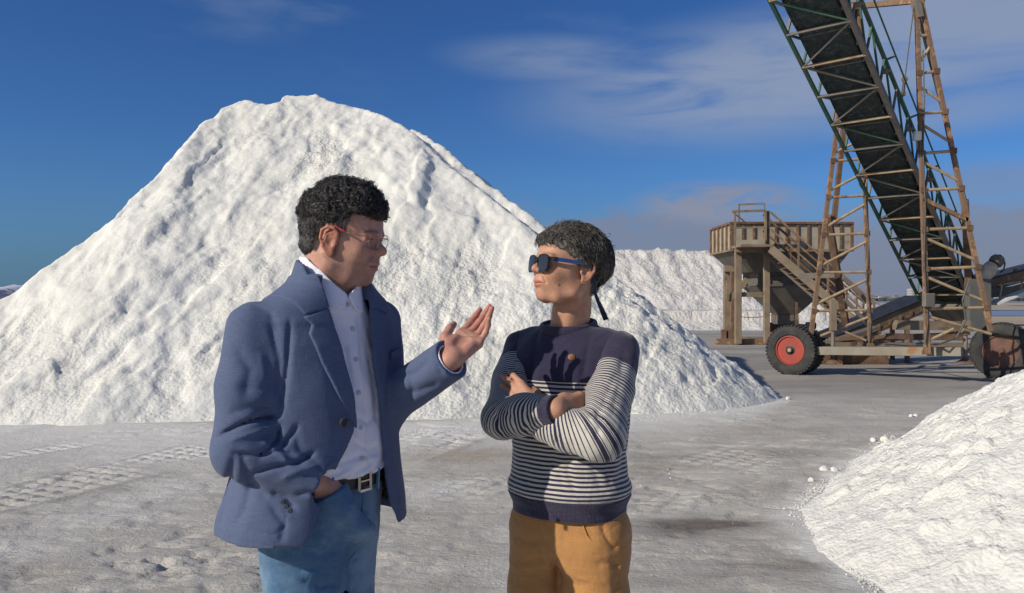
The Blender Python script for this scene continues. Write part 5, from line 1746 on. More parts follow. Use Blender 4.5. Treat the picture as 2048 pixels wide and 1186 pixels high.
mh = sdf_obj('hair', man_hair, MH.pt((0, 0, .05)) - .17, MH.pt((0, 0, .05)) + .17, .0026, HAIR_M, MAN, smooth_it=0)
mh.data.name = 'hair'
hv = np.array([v.co[:] for v in mh.data.vertices][::7], f32)
hL = MH.inv(hv)
paths = []
sel = rng.permutation(len(hv))
k = 0
for i in sel:
    l = hL[i]
    if l[2] < .050: continue
    nrm = l - np.array((0, 0, .045)); nrm = nrm / np.linalg.norm(nrm)
    if nrm[2] < -.1: continue
    t1 = np.cross(nrm, rng.normal(size=3)); t1 /= np.linalg.norm(t1); t2 = np.cross(nrm, t1)
    turns = rng.uniform(.8, 1.9); n_ = int(9 * turns) + 4; a = np.linspace(0, turns * 2 * math.pi, n_); rr = rng.uniform(.0032, .0072)
    c_ = l + nrm * rng.uniform(-.004, .002)
    adv = rng.uniform(.004, .012)
    dirv = t2 * rng.uniform(-.6, .6) + nrm * rng.uniform(.1, .7)
    p = c_ + t1 * (np.cos(a) * rr)[:, None] + (nrm * .75 + t2 * .65) * (np.sin(a) * rr)[:, None] + dirv * (np.linspace(0, adv, n_))[:, None]
    paths.append(p @ MH.R.T + MH.o)
    k += 1
    if k > 2300: break
for i in sel[:9000]:
    l = hL[i].astype(float)
    if l[2] > .066: continue
    n_ = l - np.array((-.01, 0, .03)); n_ /= np.linalg.norm(n_)
    g = np.array((-.55, 0, -.85)) + rng.normal(size=3) * .25; g = g - n_ * (g @ n_); g /= np.linalg.norm(g); sd = np.cross(n_, g)
    tt = np.linspace(0, 1, 6); ln = rng.uniform(.006, .014)
    p = l + g * (tt * ln)[:, None] + n_ * (.0012 * np.sin(tt * 3))[:, None] + sd * (np.sin(tt * 4 + l[2] * 90) * .0012)[:, None]
    paths.append(p @ MH.R.T + MH.o)
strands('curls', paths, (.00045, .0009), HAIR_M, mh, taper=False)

# ---- eyebrows of short hairs
ebs = MB()
for s_ in (-1, 1):
    paths = []
    for i in range(85):
        u = rng.random(); yy = .014 + .036 * u
        z0 = .0400 - 0.16 * max(yy - .030, 0) + .06 * min(yy - .018, .01) + rng.normal() * .0016
        x0 = .0990 - 3.2 * (yy - .006) ** 2 * 2.0 - .002
        p0 = np.array((x0, s_ * yy, z0)); dr = np.array((-.15, s_ * .9, .35 - .5 * u)); dr /= np.linalg.norm(dr)
        paths.append(np.array([MH.pt(p0 + dr * t_ * .008 + np.array((.0012, 0, 0)) * math.sin(t_ * 3)) for t_ in (0, .5, 1)]))
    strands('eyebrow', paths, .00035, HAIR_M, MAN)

# ---- glasses: thin round metal rims, red temple tips
GL = bpy.data.materials.new('clear_lens'); GL.use_nodes = True
t = N(GL.node_tree); b = t.n['Principled BSDF']
b.inputs['Base Color'].default_value = (1, 1, 1, 1); b.inputs['Transmission Weight'].default_value = 1.0; b.inputs['Roughness'].default_value = 0.0; b.inputs['IOR'].default_value = 1.08
REDM = material('red_acetate', (0.45, 0.02, 0.03), (0.35, 0.02, 0.03), 60, 0.35)
RIM = material('rose_metal_rim', (0.34, 0.17, 0.15), (0.28, 0.13, 0.12), 60, 0.35, metallic=0.4)
gl = empty('glasses', MH.pt((.11, 0, .015))); gl.parent = MAN; gl.location = gl.location - MAN.location
MHg = Frame(MH.pt((0, 0, 0)), R=MH.R @ np.array(Matrix.Rotation(R_(2), 3, 'Y')))
for s_ in (-1, 1):
    cen = np.array((.0985, s_ * .032, .022)); pts = []
    for i in range(28):
        a = 2 * math.pi * i / 28
        pts.append(MHg.pt(cen + np.array((-.10 * abs(math.cos(a)) * .0, math.cos(a) * .0215, math.sin(a) * .0185))))
    rm = flat_ring(pts, .0009, 6).build('rim', RIM, gl, smooth=True)
    m_ = MB(); m_.add(pts, [tuple(range(28))]); m_.add([p - MHg.R[:, 0] * .0012 for p in pts], [tuple(range(27, -1, -1))]); m_.build('lens', GL, gl)
    hinge = MHg.pt((.094, s_ * .060, .031))
    tp = [MHg.pt((.0980, s_ * .0535, .026)), hinge, MHg.pt((.060, s_ * .075, .030)), MHg.pt((.022, s_ * .083, .036))]
    m_ = MB()
    for a, c in zip(tp[:-1], tp[1:]): m_.bar(a, c, .0016, .0022)
    m_.build('temple', RIM, gl)
    tp = [MHg.pt((.046, s_ * .0790, .0325)), MHg.pt((.030, s_ * .0830, .0385)), MHg.pt((.020, s_ * .084, .040)), MHg.pt((.004, s_ * .080, .024))]
    m_ = MB()
    for a, c in zip(tp[:-1], tp[1:]): m_.bar(a, c, .0022, .0036)
    m_.build('temple_tip', REDM, gl)
m_ = MB(); bp = [MHg.pt((.0985, -.0105, .025)), MHg.pt((.105, 0, .029)), MHg.pt((.0985, .0105, .025))]
m_.bar(bp[0], bp[1], .0018, None, 6); m_.bar(bp[1], bp[2], .0018, None, 6); m_.build('bridge', RIM, gl)

# ---- shirt
sz = [1.00, 1.06, 1.085, 1.10, 1.13, 1.20, 1.30, 1.38, 1.44, 1.475, 1.50]
sa = [.148, .149, .152, .166, .174, .172, .172, .168, .145, .105, .086]
sbf = [.122, .124, .130, .144, .146, .138, .128, .114, .098, .088, .078]
sbb = [.11, .11, .11, .11, .11, .11, .12, .115, .10, .085, .07]
col_lines = []


CXZ = [1.36, 1.44, 1.485, 1.52, 1.56, 1.60]
CXV = [0, .008, .022, .034, .046, .056]
shear = lambda L: np.stack([L[:, 0] - np.interp(L[:, 2], CXZ, CXV).astype(f32), L[:, 1], L[:, 2]], 1)


def man_shirt(P):
    L = shear(MT.inv(P))
    d = loft(L, sz, sa, sbf, sbb, n=2.25)
    # placket with a raised edge and small pulls at the buttons
    x, y, z = L[:, 0], L[:, 1], L[:, 2]
    fr_ = (x > 0.02)
    pl = np.exp(-((y - .012) / .016) ** 6) * fr_
    d = d - .0032 * pl
    wv = .010 * np.sin(z * 62 + 2) * np.exp(-((y - .03) / .012) ** 2) * sstep(z, 1.0, 1.1) * (1 - sstep(z, 1.36, 1.42)) * fr_
    d = d - .35 * wv * .6
    d = d + .0045 * fbm(np.stack([y * 26 + z * 7, z * 8, x * 4], 1), 2) * fr_
    # fabric gathers over the belt
    bl = np.exp(-((z - 1.105) / .028) ** 2) * fr_
    d = d - .007 * bl * np.sin(y * 95 + 4 * np.sin(z * 60)) * .6
    d = d + fold(P, [([(655, 640), (690, 700), (700, 760)], .004, 7), ([(735, 700), (748, 780), (752, 860)], .005, 6), ([(700, 880), (735, 900), (755, 890)], .004, 7),
                     ([(668, 930), (715, 915), (758, 905)], .005, 7), ([(705, 830), (735, 845), (752, 830)], .004, 6)], 2.0)
    d = np.maximum(d, 1.078 - z)
    return d


shirt = sdf_obj('shirt', man_shirt, (-.72, 1.70, .97), (-.22, 2.2, 1.53), .0034, SHIRT_M, MAN)


def shirt_front(y, z, out=.002):
    A = np.interp(z, sz, sa); B = np.interp(z, sz, sbf)
    return MT.pt((B * (1 - abs(y / A) ** 2.25) ** (1 / 2.25) + out + np.interp(z, CXZ, CXV), y, z))


for z in (1.432, 1.362, 1.285, 1.205, 1.135):
    p = shirt_front(.012, z, .0045); nrm = MT.R @ np.array((1, .05, .1), f32)
    bt = MB().lathe(p, nrm, [(-.002, .0058), (.0012, .0056), (.0018, .004), (.0012, .001)], 14).build('button', PEARL, shirt, smooth=True)


# collar: stand plus two spread leaves
def man_collar(P):
    L = MH.inv(P); 
    ax = (neck_t - neck_b); ax = ax / np.linalg.norm(ax)
    o = neck_b + np.array((0, 0, 0), f32)
    q = P - o; h = q @ ax; rad = np.linalg.norm(q - h[:, None] * ax, axis=1)
    TL = (P - o) @ MT.R      # torso-aligned
    ang = np.arctan2(TL[:, 1], TL[:, 0])
    aa = np.abs(ang)
    top = np.interp(aa, [0, .4, .8, 1.57, 3.15], [.020, .042, .070, .102, .114])
    bot = np.interp(aa, [0, .18, .45, .8, 1.2, 1.6, 3.15], [.010, -.014, -.016, -.008, .015, .045, .06])
    r0 = np.interp(h, [-.05, 0, .04, .12], [.098, .082, .073, .066])
    sh = np.abs(rad - (r0 + .003)) - .0032
    d = np.maximum(sh, np.maximum(h - top, bot - h))
    gap = .003 + .55 * np.maximum(.010 - h, 0)
    d = np.maximum(d, (gap - np.abs(TL[:, 1])) * np.where(TL[:, 0] > 0, 1, -1) * 1.0 - np.where(TL[:, 0] > 0, 0, 1))
    st2 = np.maximum(np.abs(rad - (r0 - .004)) - .0028, np.maximum(h - (top - .006), .0 - h))
    return np.minimum(d, st2)


sdf_obj('collar', man_collar, neck_b - .14, neck_b + .16, .0026, SHIRT_M, shirt, smooth_it=1)
p = shirt_front(.004, 1.468, .012)
MB().lathe(neck_b + MT.R[:, 0] * .083 + np.array((0, 0, .0)), MT.R @ np.array((1, 0, .2), f32), [(-.002, .0055), (.0015, .0052), (.002, .001)], 14).build('button', PEARL, shirt, smooth=True)


# ---- jeans, belt, shoes
def leg_pts(side):
    y = .062 * side
    return [MT.pt((0, y, .90)), MT.pt((.012, y * 1.05, .70)), MT.pt((.005, y * 1.1, .50)), MT.pt((-.02, y * 1.12, .10))]


jz = [.80, .86, .92, .98, 1.04, 1.085]
ja = [.120, .130, .141, .148, .151, .151]; jbf = [.092, .100, .112, .118, .122, .126]; jbb = [.10, .115, .120, .110, .100, .095]


def jeans(P, T=MT, zz=jz, a=ja, bf=jbf, bb=jbb, leg=leg_pts, rads=(.078, .074, .064, .056), folds=None, ymax=1.9):
    L = T.inv(P)
    d = loft(L, zz, a, bf, bb, n=2.4)
    for s_ in (-1, 1):
        q = leg(s_)
        d = smin(d, tube(P, q, rads, .03), .03)
    d = smax(d, -cap(L, (.13, 0, zz[0] - .03), (.10, 0, zz[0] + .015), .010, .004), .02)
    d = smax(d, -cap(L, (.0, 0, zz[0] - .20), (.0, 0, .05), .008, .03), .02)
    d = smax(d, P[:, 2] - zz[-1], .004)
    x, y, z = L[:, 0], L[:, 1], L[:, 2]
    d = d + .005 * fbm(np.stack([x * 9, y * 9, z * 16], 1), 3) * (1 - sstep(z, zz[-1] - .03, zz[-1]))
    # fly
    d = d - .002 * np.exp(-((y - .014) / .018) ** 6) * (x > 0) * sstep(z, zz[0] + .06, zz[0] + .08)
    if folds: d = d + fold(P, folds, ymax)
    return d


jf = [([(628, 1022), (655, 1010), (672, 985)], -.003, 3), ([(706, 1060), (696, 1090), (690, 1130), (692, 1200), (692, 1300)], .013, 8), ([(560, 1130), (600, 1140), (640, 1132)], .005, 6), ([(600, 1160), (640, 1172), (680, 1168)], .006, 6), ([(700, 1120), (720, 1112), (738, 1100)], .005, 6), ([(560, 1180), (600, 1190), (650, 1210)], .006, 7), ([(640, 1060), (668, 1078), (700, 1084)], .005, 7),
      ([(600, 1100), (640, 1110), (680, 1100)], .004, 8), ([(700, 1040), (722, 1060), (742, 1064)], .004, 6), ([(705, 990), (712, 1040), (700, 1085)], -.003, 4)]
je = sdf_obj('jeans', lambda P: smin(jeans(P, folds=jf), np.maximum(near(np.full(len(P), .5, f32), P, lambda Q: hand_sdf(HRm.inv(Q), .95, (.2, .2, .2, .2), ((.018, .020, .004), (.042, .028, .012), (.066, .026, .018), (.086, .022, .022))) - .011, HRm.pt((.09, 0, 0)), .16, .01), (P[:, 2] - 1.045) - .57 * (P[:, 0] + .441)), .022), (-.80, 1.70, .05), (-.18, 2.22, 1.10), .0045, JEANS, MAN)
# seams, pocket welt, belt loops
def on_loft(T, zz, a, bf, y, z, out=.002, n=2.4):
    A = np.interp(z, zz, a); B = np.interp(z, zz, bf)
    return T.pt((B * max(0, 1 - abs(y / A) ** n) ** (1 / n) + out, y, z))


pk = [on_loft(MT, jz, ja, jbf, yy, zz_, .0035) for yy, zz_ in [(-.052, 1.058), (-.058, 1.035), (-.075, 1.012), (-.10, .998), (-.130, .992), (-.155, .992)]]
m_ = MB()
for a, c in zip(pk[:-1], pk[1:]): m_.bar(a, c, .007, .0035)
m_.build('pocket_welt', JEANS, je)
m_ = MB()
sp_ = [on_loft(MT, jz, ja, jbf, yy, zz_, .002) for yy, zz_ in [(.032, 1.06), (.032, 1.0), (.030, .95), (.018, .91), (.002, .89)]]
for a, c in zip(sp_[:-1], sp_[1:]): m_.bar(a, c, .003, .002)
m_.build('fly_seam', JEANS, je)


def ring_band(T, zz, a, bf, bb, z0, z1, out, th, n=2.4, dz=None):
    def fn(P):
        L = T.inv(P)
        d = loft(L, zz, a, bf, bb, n=n, ends=False) - out
        return smax(np.abs(d) - th / 2, np.maximum(L[:, 2] - z1, z0 - L[:, 2]), .002)
    return fn


belt = sdf_obj('belt', ring_band(MT, jz, ja, jbf, jbb, 1.063, 1.097, .0055, .0065), (-.72, 1.7, 1.04), (-.2, 2.2, 1.12), .0026, LEATHER, MAN)
bp_ = on_loft(MT, jz, ja, jbf, .028, 1.080, .0125); fx, fy_ = MT.R[:, 0], MT.R[:, 1]
tang = MT.R @ np.array((-.15, 1, 0), f32); tang /= np.linalg.norm(tang); upv = np.array((0, 0, 1), f32)
m_ = MB()
c4 = [bp_ + tang * a * .019 + upv * b_ * .0215 for a, b_ in ((-1, -1), (1, -1), (1, 1), (-1, 1))]
for a, c in zip(c4, c4[1:] + c4[:1]): m_.bar(a, c, .0055, .0055)
m_.bar(bp_ - tang * .02, bp_ + tang * .02, .003, .003)
m_.build('buckle', METAL, belt)
for yy in (-.062, .072, -.150):
    q0, q1 = on_loft(MT, jz, ja, jbf, yy, 1.102, .012), on_loft(MT, jz, ja, jbf, yy, 1.052, .012)
    MB().bar(q0, q1, .012, .004, up=tuple(MT.R[:, 1])).build('belt_loop', JEANS, je)
for s_ in (-1, 1):
    q = leg_pts(s_)[-1]; c = np.array((q[0], q[1], 0), f32)
    fs = Frame(c, R_(-41) + s_ * .12)
    def shoe(P, fs=fs):
        L = fs.inv(P)
        d = smin(ell(L, (.10, 0, .035), (.13, .050, .042)), ell(L, (-.02, 0, .05), (.075, .042, .06)), .03)
        d = smin(d, ell(L, (.0, 0, .085), (.06, .045, .04)), .02)
        return smax(d, .0 - L[:, 2] + .002, .004)
    sdf_obj('shoe', shoe, c - (.28, .28, .02), c + (.28, .28, .15), .006, SHOE, MAN)

# ---- blazer
bz = [.955, 1.00, 1.08, 1.18, 1.30, 1.40, 1.45, 1.485, 1.515, 1.540, 1.565]
ba = [.228, .226, .216, .200, .198, .200, .196, .175, .128, .095, .082]
bbf = [.160, .160, .158, .154, .150, .136, .118, .098, .085, .078, .074]
bbb = [.180, .176, .160, .138, .140, .140, .130, .112, .100, .095, .090]


def blz(L): return loft(shear(L), bz, ba, bbf, bbb, n=2.2, ends=False)


def near_edge(z): return np.interp(z, [.93, .965, .985, 1.02, 1.09, 1.16, 1.205, 1.28, 1.36, 1.44, 1.49, 1.53, 1.56], [-.16, -.150, -.130, -.115, -.085, -.040, -.014, -.018, -.036, -.055, -.064, -.066, -.060])


def far_edge(z): return np.interp(z, [.93, .985, 1.01, 1.08, 1.20, 1.28, 1.36, 1.44, 1.49, 1.53, 1.56], [.150, .120, .100, .085, .075, .062, .052, .055, .062, .064, .058])


sleeve_folds = [([(438, 872), (480, 850), (520, 836), (560, 832)], .014, 5), ([(450, 884), (520, 862), (556, 846)], -.006, 6), ([(466, 905), (520, 912), (556, 880), (560, 850)], .012, 4.5), ([(520, 880), (560, 905), (584, 935)], -.006, 7), ([(560, 900), (584, 868), (596, 850)], .010, 4.5), ([(520, 915), (556, 900), (590, 910)], .007, 4),
                ([(500, 948), (545, 935), (600, 925), (628, 905)], .012, 5), ([(560, 960), (600, 940), (640, 930)], -.006, 8), ([(540, 985), (572, 995), (590, 1018)], .010, 7), ([(470, 770), (520, 780), (560, 760)], .004, 10),
                ([(470, 690), (500, 740), (490, 800)], .005, 12), ([(540, 640), (560, 720), (556, 800)], .008, 8), ([(520, 700), (530, 760), (520, 810)], -.004, 12), ([(580, 640), (574, 740), (560, 830)], .012, 6),
                ([(480, 900), (500, 960), (540, 1000)], .006, 9), ([(604, 948), (640, 955), (668, 968)], .006, 6), ([(590, 990), (620, 985), (645, 990)], .006, 6), ([(455, 830), (500, 815), (550, 815)], .004, 9),
                ([(462, 620), (500, 606), (540, 625), (566, 680)], .004, 6)]
arm_folds = [([(790, 752), (830, 748), (860, 720)], .006, 8), ([(800, 790), (840, 780), (880, 765)], .006, 9), ([(868, 700), (872, 722), (888, 752)], .004, 5), ([(820, 740), (826, 780), (815, 806)], .005, 8)]
body_folds = [([(470, 905), (455, 980), (440, 1060)], .008, 9), ([(505, 960), (490, 1020), (470, 1050)], .006, 10), ([(640, 640), (660, 720), (680, 800)], .003, 9), ([(590, 860), (600, 900), (640, 930)], .004, 8),
              ([(540, 1010), (570, 1050), (560, 1085)], .006, 8), ([(446, 1040), (500, 1062), (548, 1070), (570, 1055), (574, 1010)], .0028, 2.5), ([(430, 1066), (500, 1086), (590, 1098)], .0018, 2.0)]


def blz_outer(P, L):
    x, y, z = L[:, 0], L[:, 1], L[:, 2]
    f_ = fold(P, sleeve_folds, 1.80) + fold(P, arm_folds, 2.1, 1.70) * sstep(P[:, 0], -.32, -.28) + fold(P, body_folds, 1.86)
    d0 = blz(L) + .004 * fbm(np.stack([y * 10, x * 10, z * 5], 1), 2)
    return d0 - .018 * sstep(1.14 - z, 0, .16) * sstep(-y, .05, .16), f_


def blazer(P):
    L = MT.inv(P); x, y, z = L[:, 0], L[:, 1], L[:, 2]
    out_, f_ = blz_outer(P, L)
    d = smax(out_, z - 1.560, .006)
    fore = cap(P, m_elR, m_wrR + (m_wrR - m_elR) * .04, .064, .054)
    slR = tube(P, [m_shR, (m_shR + m_elR) / 2 + np.array((-.004, 0, 0), f32), m_elR, m_wrR + (m_wrR - m_elR) * .04], (.058, .061, .062, .053), .024)
    slL = tube(P, [m_shL, m_elL, m_wrL - (m_wrL - m_elL) * .02], (.062, .056, .050), .025)
    aL = (m_wrL - m_elL) / np.linalg.norm(m_wrL - m_elL); aR = (m_wrR - m_elR) / np.linalg.norm(m_wrR - m_elR)
    slL = smax(slL, (P - m_wrL) @ aL + .004, .003)
    slR = smax(slR, (P - m_wrR) @ aR - .012, .004)
    ne, fe = near_edge(z), far_edge(z)
    openr = np.where(x > .02, np.minimum(y - ne, fe - y), -1.0)
    body = smax(d, openr * .9, .003)
    body = np.maximum(body, .958 + .012 * sstep(-y, .0, .2) - z)
    vent = np.where((x < -.02) & (z < 1.13), .004 - np.abs(y + .085 + (1.13 - z) * .05), -1)
    body = np.maximum(body, vent)
    r = smin(smin(body, slR, .022), slL, .022) + f_
    r = r + .0022 * fbm(P * 12, 2)
    cav = out_ + .0080 + np.maximum(f_, 0) + .003
    cav = np.maximum(cav, -(np.minimum(np.minimum(fore, slL), slR) - .001))
    cav = np.maximum(cav, z - 1.50)
    r = smax(r, -cav, .002)
    # the part of the sleeve heads that would stand in the neck opening is cut with the front edges
    r = np.maximum(r, -cap(P, m_wrL - aL * .08, m_wrL + aL * .08, .032, .0450))
    r = np.maximum(r, -cap(P, m_wrR - aR * .05, m_wrR + aR * .09, .034, .050))
    return r


bl = sdf_obj('blazer', blazer, (-.76, 1.58, .93), (-.08, 2.30, 1.62), .0036, JACKET, MAN, smooth_it=2)


def lining(P):
    L = MT.inv(P); z = L[:, 2]; y = L[:, 1]; x = L[:, 0]
    o_, f_ = blz_outer(P, L)
    d0 = o_ + np.maximum(f_, 0) + .0125
    sh = np.abs(d0) - .0016
    ne, fe = near_edge(z) - .012, far_edge(z) + .012
    openr = np.where(x > .02, np.minimum(y - ne, fe - y), -1.0)
    return np.maximum(np.maximum(sh, openr), np.maximum(z - 1.47, .975 - z))


sdf_obj('lining', lining, (-.76, 1.62, .95), (-.1, 2.3, 1.46), .0034, LINING, bl, smooth_it=0)


# lapels and collar of the blazer: raised flaps lying on it
def poly_sdf(x, y, poly):
    p = np.array(poly, f32); n = len(p)
    d = np.full(len(x), 1e9, f32); ins = np.zeros(len(x), bool)
    for i in range(n):
        a = p[i]; b_ = p[(i + 1) % n]; e = b_ - a
        h = np.clip(((x - a[0]) * e[0] + (y - a[1]) * e[1]) / float(e @ e), 0, 1)
        d = np.minimum(d, np.hypot(x - a[0] - h * e[0], y - a[1] - h * e[1]))
        c = ((a[1] > y) != (b_[1] > y)) & (x < (b_[0] - a[0]) * (y - a[1]) / (b_[1] - a[1] + 1e-9) + a[0])
        ins ^= c
    return np.where(ins, -d, d)


lapR = [(-.010, 1.205), (-.016, 1.28), (-.034, 1.36), (-.053, 1.44), (-.062, 1.485), (-.120, 1.462), (-.104, 1.445), (-.112, 1.425), (-.090, 1.36), (-.055, 1.28)]
colR = [(-.060, 1.483), (-.065, 1.51), (-.069, 1.535), (-.074, 1.558), (-.17, 1.558), (-.155, 1.525), (-.132, 1.492), (-.116, 1.468)]
lapL = [(.073, 1.205), (.060, 1.28), (.050, 1.36), (.053, 1.44), (.060, 1.485), (.118, 1.462), (.102, 1.445), (.110, 1.425), (.100, 1.36), (.086, 1.28)]
colL = [(-y, z) for y, z in colR]


def flap(poly, lift, th):
    def fn(P):
        L = MT.inv(P)
        base = blz(L)
        pd = poly_sdf(L[:, 1], L[:, 2], poly)
        up_ = lift + .003 * sstep(-pd, 0, .03) - base
        d = np.maximum(np.maximum(base - lift - th, lift - .004 - base), pd)
        d = np.where(L[:, 0] > -.035, d, 1.0)
        return smax(np.maximum(base - lift - th, lift - .006 - base), pd, .003) * 1.0 if False else np.where(L[:, 0] > -.04, smax(np.maximum(base - lift - th, lift - .006 - base), pd, .0025), 1.0)
    return fn


for nm, poly, lift in (('lapel', lapR, .0005), ('lapel', lapL, .0005), ('collar', colR, .0015), ('collar', colL, .0015)):
    sdf_obj(nm, flap(poly, lift, .0055), (-.72, 1.65, 1.17), (-.15, 2.2, 1.62), .0026, JACKET, bl, smooth_it=1)
# collar round the back of the neck
def backcol(P):
    L = shear(MT.inv(P)); x, y, z = L[:, 0], L[:, 1], L[:, 2]
    r = np.sqrt((x * .92) ** 2 + y ** 2)
    R0 = np.interp(z, [1.50, 1.53, 1.56, 1.60], [.112, .096, .086, .079])
    d = np.abs(r - R0) - .0045
    top = np.interp(x, [-.12, -.05, 0, .03, .05, .075], [1.602, 1.594, 1.582, 1.555, 1.522, 1.49])
    return np.maximum(np.maximum(d, z - top), np.maximum(1.505 - z, x - .078))
sdf_obj('collar', backcol, (-.65, 1.74, 1.48), (-.28, 2.12, 1.62), .0030, JACKET, bl, smooth_it=1)
bpz = 1.205
for (pp, nrm) in ((W(689, 845, 1.772), (.45, -.88, 0)),):
    MB().lathe(pp, nrm, [(-.004, .0105), (.003, .0105), (.0042, .0085), (.003, .006), (.003, .001)], 20).build('button', BTN, bl, smooth=True)
for i in range(3):
    MB().lathe(W(566 + i * 7, 1004 + i * 9, 1.655), (-.1, -1, .1), [(-.003, .0048), (.001, .0048), (.002, .003), (.001, .001)], 12).build('cuff_button', BTN, bl, smooth=True)
# breast pocket welt on the far side
m_ = MB(); q = [MT.pt((.128, .118, 1.365)), MT.pt((.102, .168, 1.372))]
m_.bar(q[0] - MT.R[:, 0] * .002, q[1] - MT.R[:, 0] * .004, .006, .018); m_.build('breast_pocket', JACKET, bl)
# shirt cuff showing in the left sleeve
ccd = (m_wrL - m_elL) / np.linalg.norm(m_wrL - m_elL)
sdf_obj('shirt_cuff', lambda P: np.maximum(np.abs(np.linalg.norm(P - m_wrL - ((P - m_wrL) @ ccd)[:, None] * ccd, axis=1) - .036) - .002, np.abs((P - m_wrL) @ ccd + .022) - .018), m_wrL - .08, m_wrL + .08, .0028, SHIRT_M, shirt)
# ================================================================== THE WOMAN
NAVY = (0.030, 0.026, 0.058)
KNIT = bpy.data.materials.new('striped_knit'); KNIT.use_nodes = True
t = N(KNIT.node_tree); b = t.n['Principled BSDF']
at = t.new('ShaderNodeAttribute', attribute_name='stripe')
v = t.new('ShaderNodeTexCoord').outputs['Object']
wob = t.math('MULTIPLY', t.math('SUBTRACT', t.noise(v, 14, 3), 0.5), 0.0030)
u = t.math('ADD', at.outputs['Fac'], wob)
ph = t.math('FRACT', t.math('DIVIDE', u, 0.0116))
tri = t.math('ABSOLUTE', t.math('SUBTRACT', ph, 0.5))
pale = t.ramp(tri, 0.235, 0.275)
pale = t.math('MULTIPLY', pale, t.math('GREATER_THAN', u, 0.0))
kn = t.noise(t.vscale(v, (1, 1, .45)), 700, 3, 0.6)
c = t.mix(pale, NAVY, (0.54, 0.51, 0.46))
c = t.mix(t.ramp(kn, .35, .65, .0, .35), c, t.mix(pale, (0.052, 0.046, 0.088), (0.66, 0.63, 0.57)))
t.put(b.inputs['Base Color'], c)
b.inputs['Roughness'].default_value = 0.95; b.inputs['Sheen Weight'].default_value = 0.30; b.inputs['Specular IOR Level'].default_value = 0.15
bn = t.new('ShaderNodeBump'); bn.inputs['Distance'].default_value = 0.0010; t.l.new(kn, bn.inputs['Height'])
bn2 = t.new('ShaderNodeBump'); bn2.inputs['Distance'].default_value = 0.006; t.l.new(t.noise(v, 18, 4, 0.5, 0.5), bn2.inputs['Height']); t.l.new(bn.outputs[0], bn2.inputs['Normal'])
t.l.new(bn2.outputs[0], b.inputs['Normal'])
RIB = cloth_material('navy_rib_knit', (0.026, 0.022, 0.050), (0.050, 0.043, 0.080), 800, 0.95, 0.3, 0.001)
CHINO = cloth_material('ochre_chinos', (0.41, 0.195, 0.068), (0.49, 0.245, 0.092), 900, 0.9, 0.2, 0.0006, c3=(0.47, 0.24, 0.09), ns=5)
HAIR_W = hair_material('dark_grey_brown_hair', (0.040, 0.034, 0.030), (0.180, 0.160, 0.142), 0.5)
HAIR_G = hair_material('grey_locks', (0.10, 0.09, 0.08), (0.26, 0.24, 0.215), 0.45)
FRAMEM = material('black_gloss_frame', (0.010, 0.010, 0.013), (0.015, 0.015, 0.02), 40, 0.15)
BLUEM = material('blue_temple', (0.020, 0.065, 0.22), (0.03, 0.09, 0.28), 60, 0.25)
DLENS = material('dark_lens', (0.030, 0.032, 0.048), (0.035, 0.038, 0.055), 10, 0.06)
STRAP = material('navy_strap', (0.010, 0.022, 0.055), (0.014, 0.03, 0.07), 60, 0.7)
GOLD = material('gold_stud', (0.80, 0.58, 0.25), (0.7, 0.5, 0.2), 60, 0.2, metallic=1.0)
CORK = material('tan_leather_patch', (0.42, 0.20, 0.085), (0.32, 0.14, 0.06), 200, 0.6, 0.0003, 300)

WOM = empty('person', (.16, 2.24, 0), 'woman with short dark hair and sunglasses, arms crossed over a navy striped sweater', 'person')
WT = Frame((.160, 2.24, 0), R_(240))
HS = .955
WH = Frame((.160, 2.175, 1.572), R_(206.5), R_(7), R_(0))
wom_head = dict(jaw=.90, cheek=-.002, nose=-.001, lip=1.0, open=-.0004, wide=.95, earc=(1.0, .80, .74), lipc=(.92, .66, .62), brow=.6, eyes=False,
                scalp=lambda x, y, z: sstep(z - np.interp(x, [-.12, -.04, -.02, .010, .03, .07, .09], [-.03, -.03, .05, .05, .05, .080, .082]), 0, .008))
w_shR, w_shL = WT.pt((0, -.150, 1.362)), WT.pt((0, .152, 1.362))
w_elR, w_wrR = W(1006, 836, 2.12).astype(f32), W(1110, 820, 2.000).astype(f32)
w_elL, w_wrL = W(1200, 872, 1.960).astype(f32), W(1078, 850, 2.062).astype(f32)
wn_b = WT.pt((.012, 0, 1.40)); wn_t = WH.pt((-.020, 0, -.03))


def mk_frame(o, xdir, zhint, mirror=False):
    x = np.array(xdir, f32); x /= np.linalg.norm(x)
    z = np.array(zhint, f32); z = z - x * (z @ x); z /= np.linalg.norm(z)
    y = np.cross(z, x)
    if mirror: y = -y
    return Frame(o, R=np.stack([x, y, z], 1))


# her left hand lies on her right upper arm: fingers point up-left, palm against the sleeve
HLw = mk_frame(W(1072, 822, 2.072), W(1012, 766, 2.128) - W(1072, 822, 2.072), (.15, 1.0, -.25))
# her right hand goes under the left upper arm
HRw = mk_frame(W(1112, 820, 2.002), W(1182, 808, 2.075) - W(1112, 820, 2.002), (.2, 1.0, .0), mirror=True)


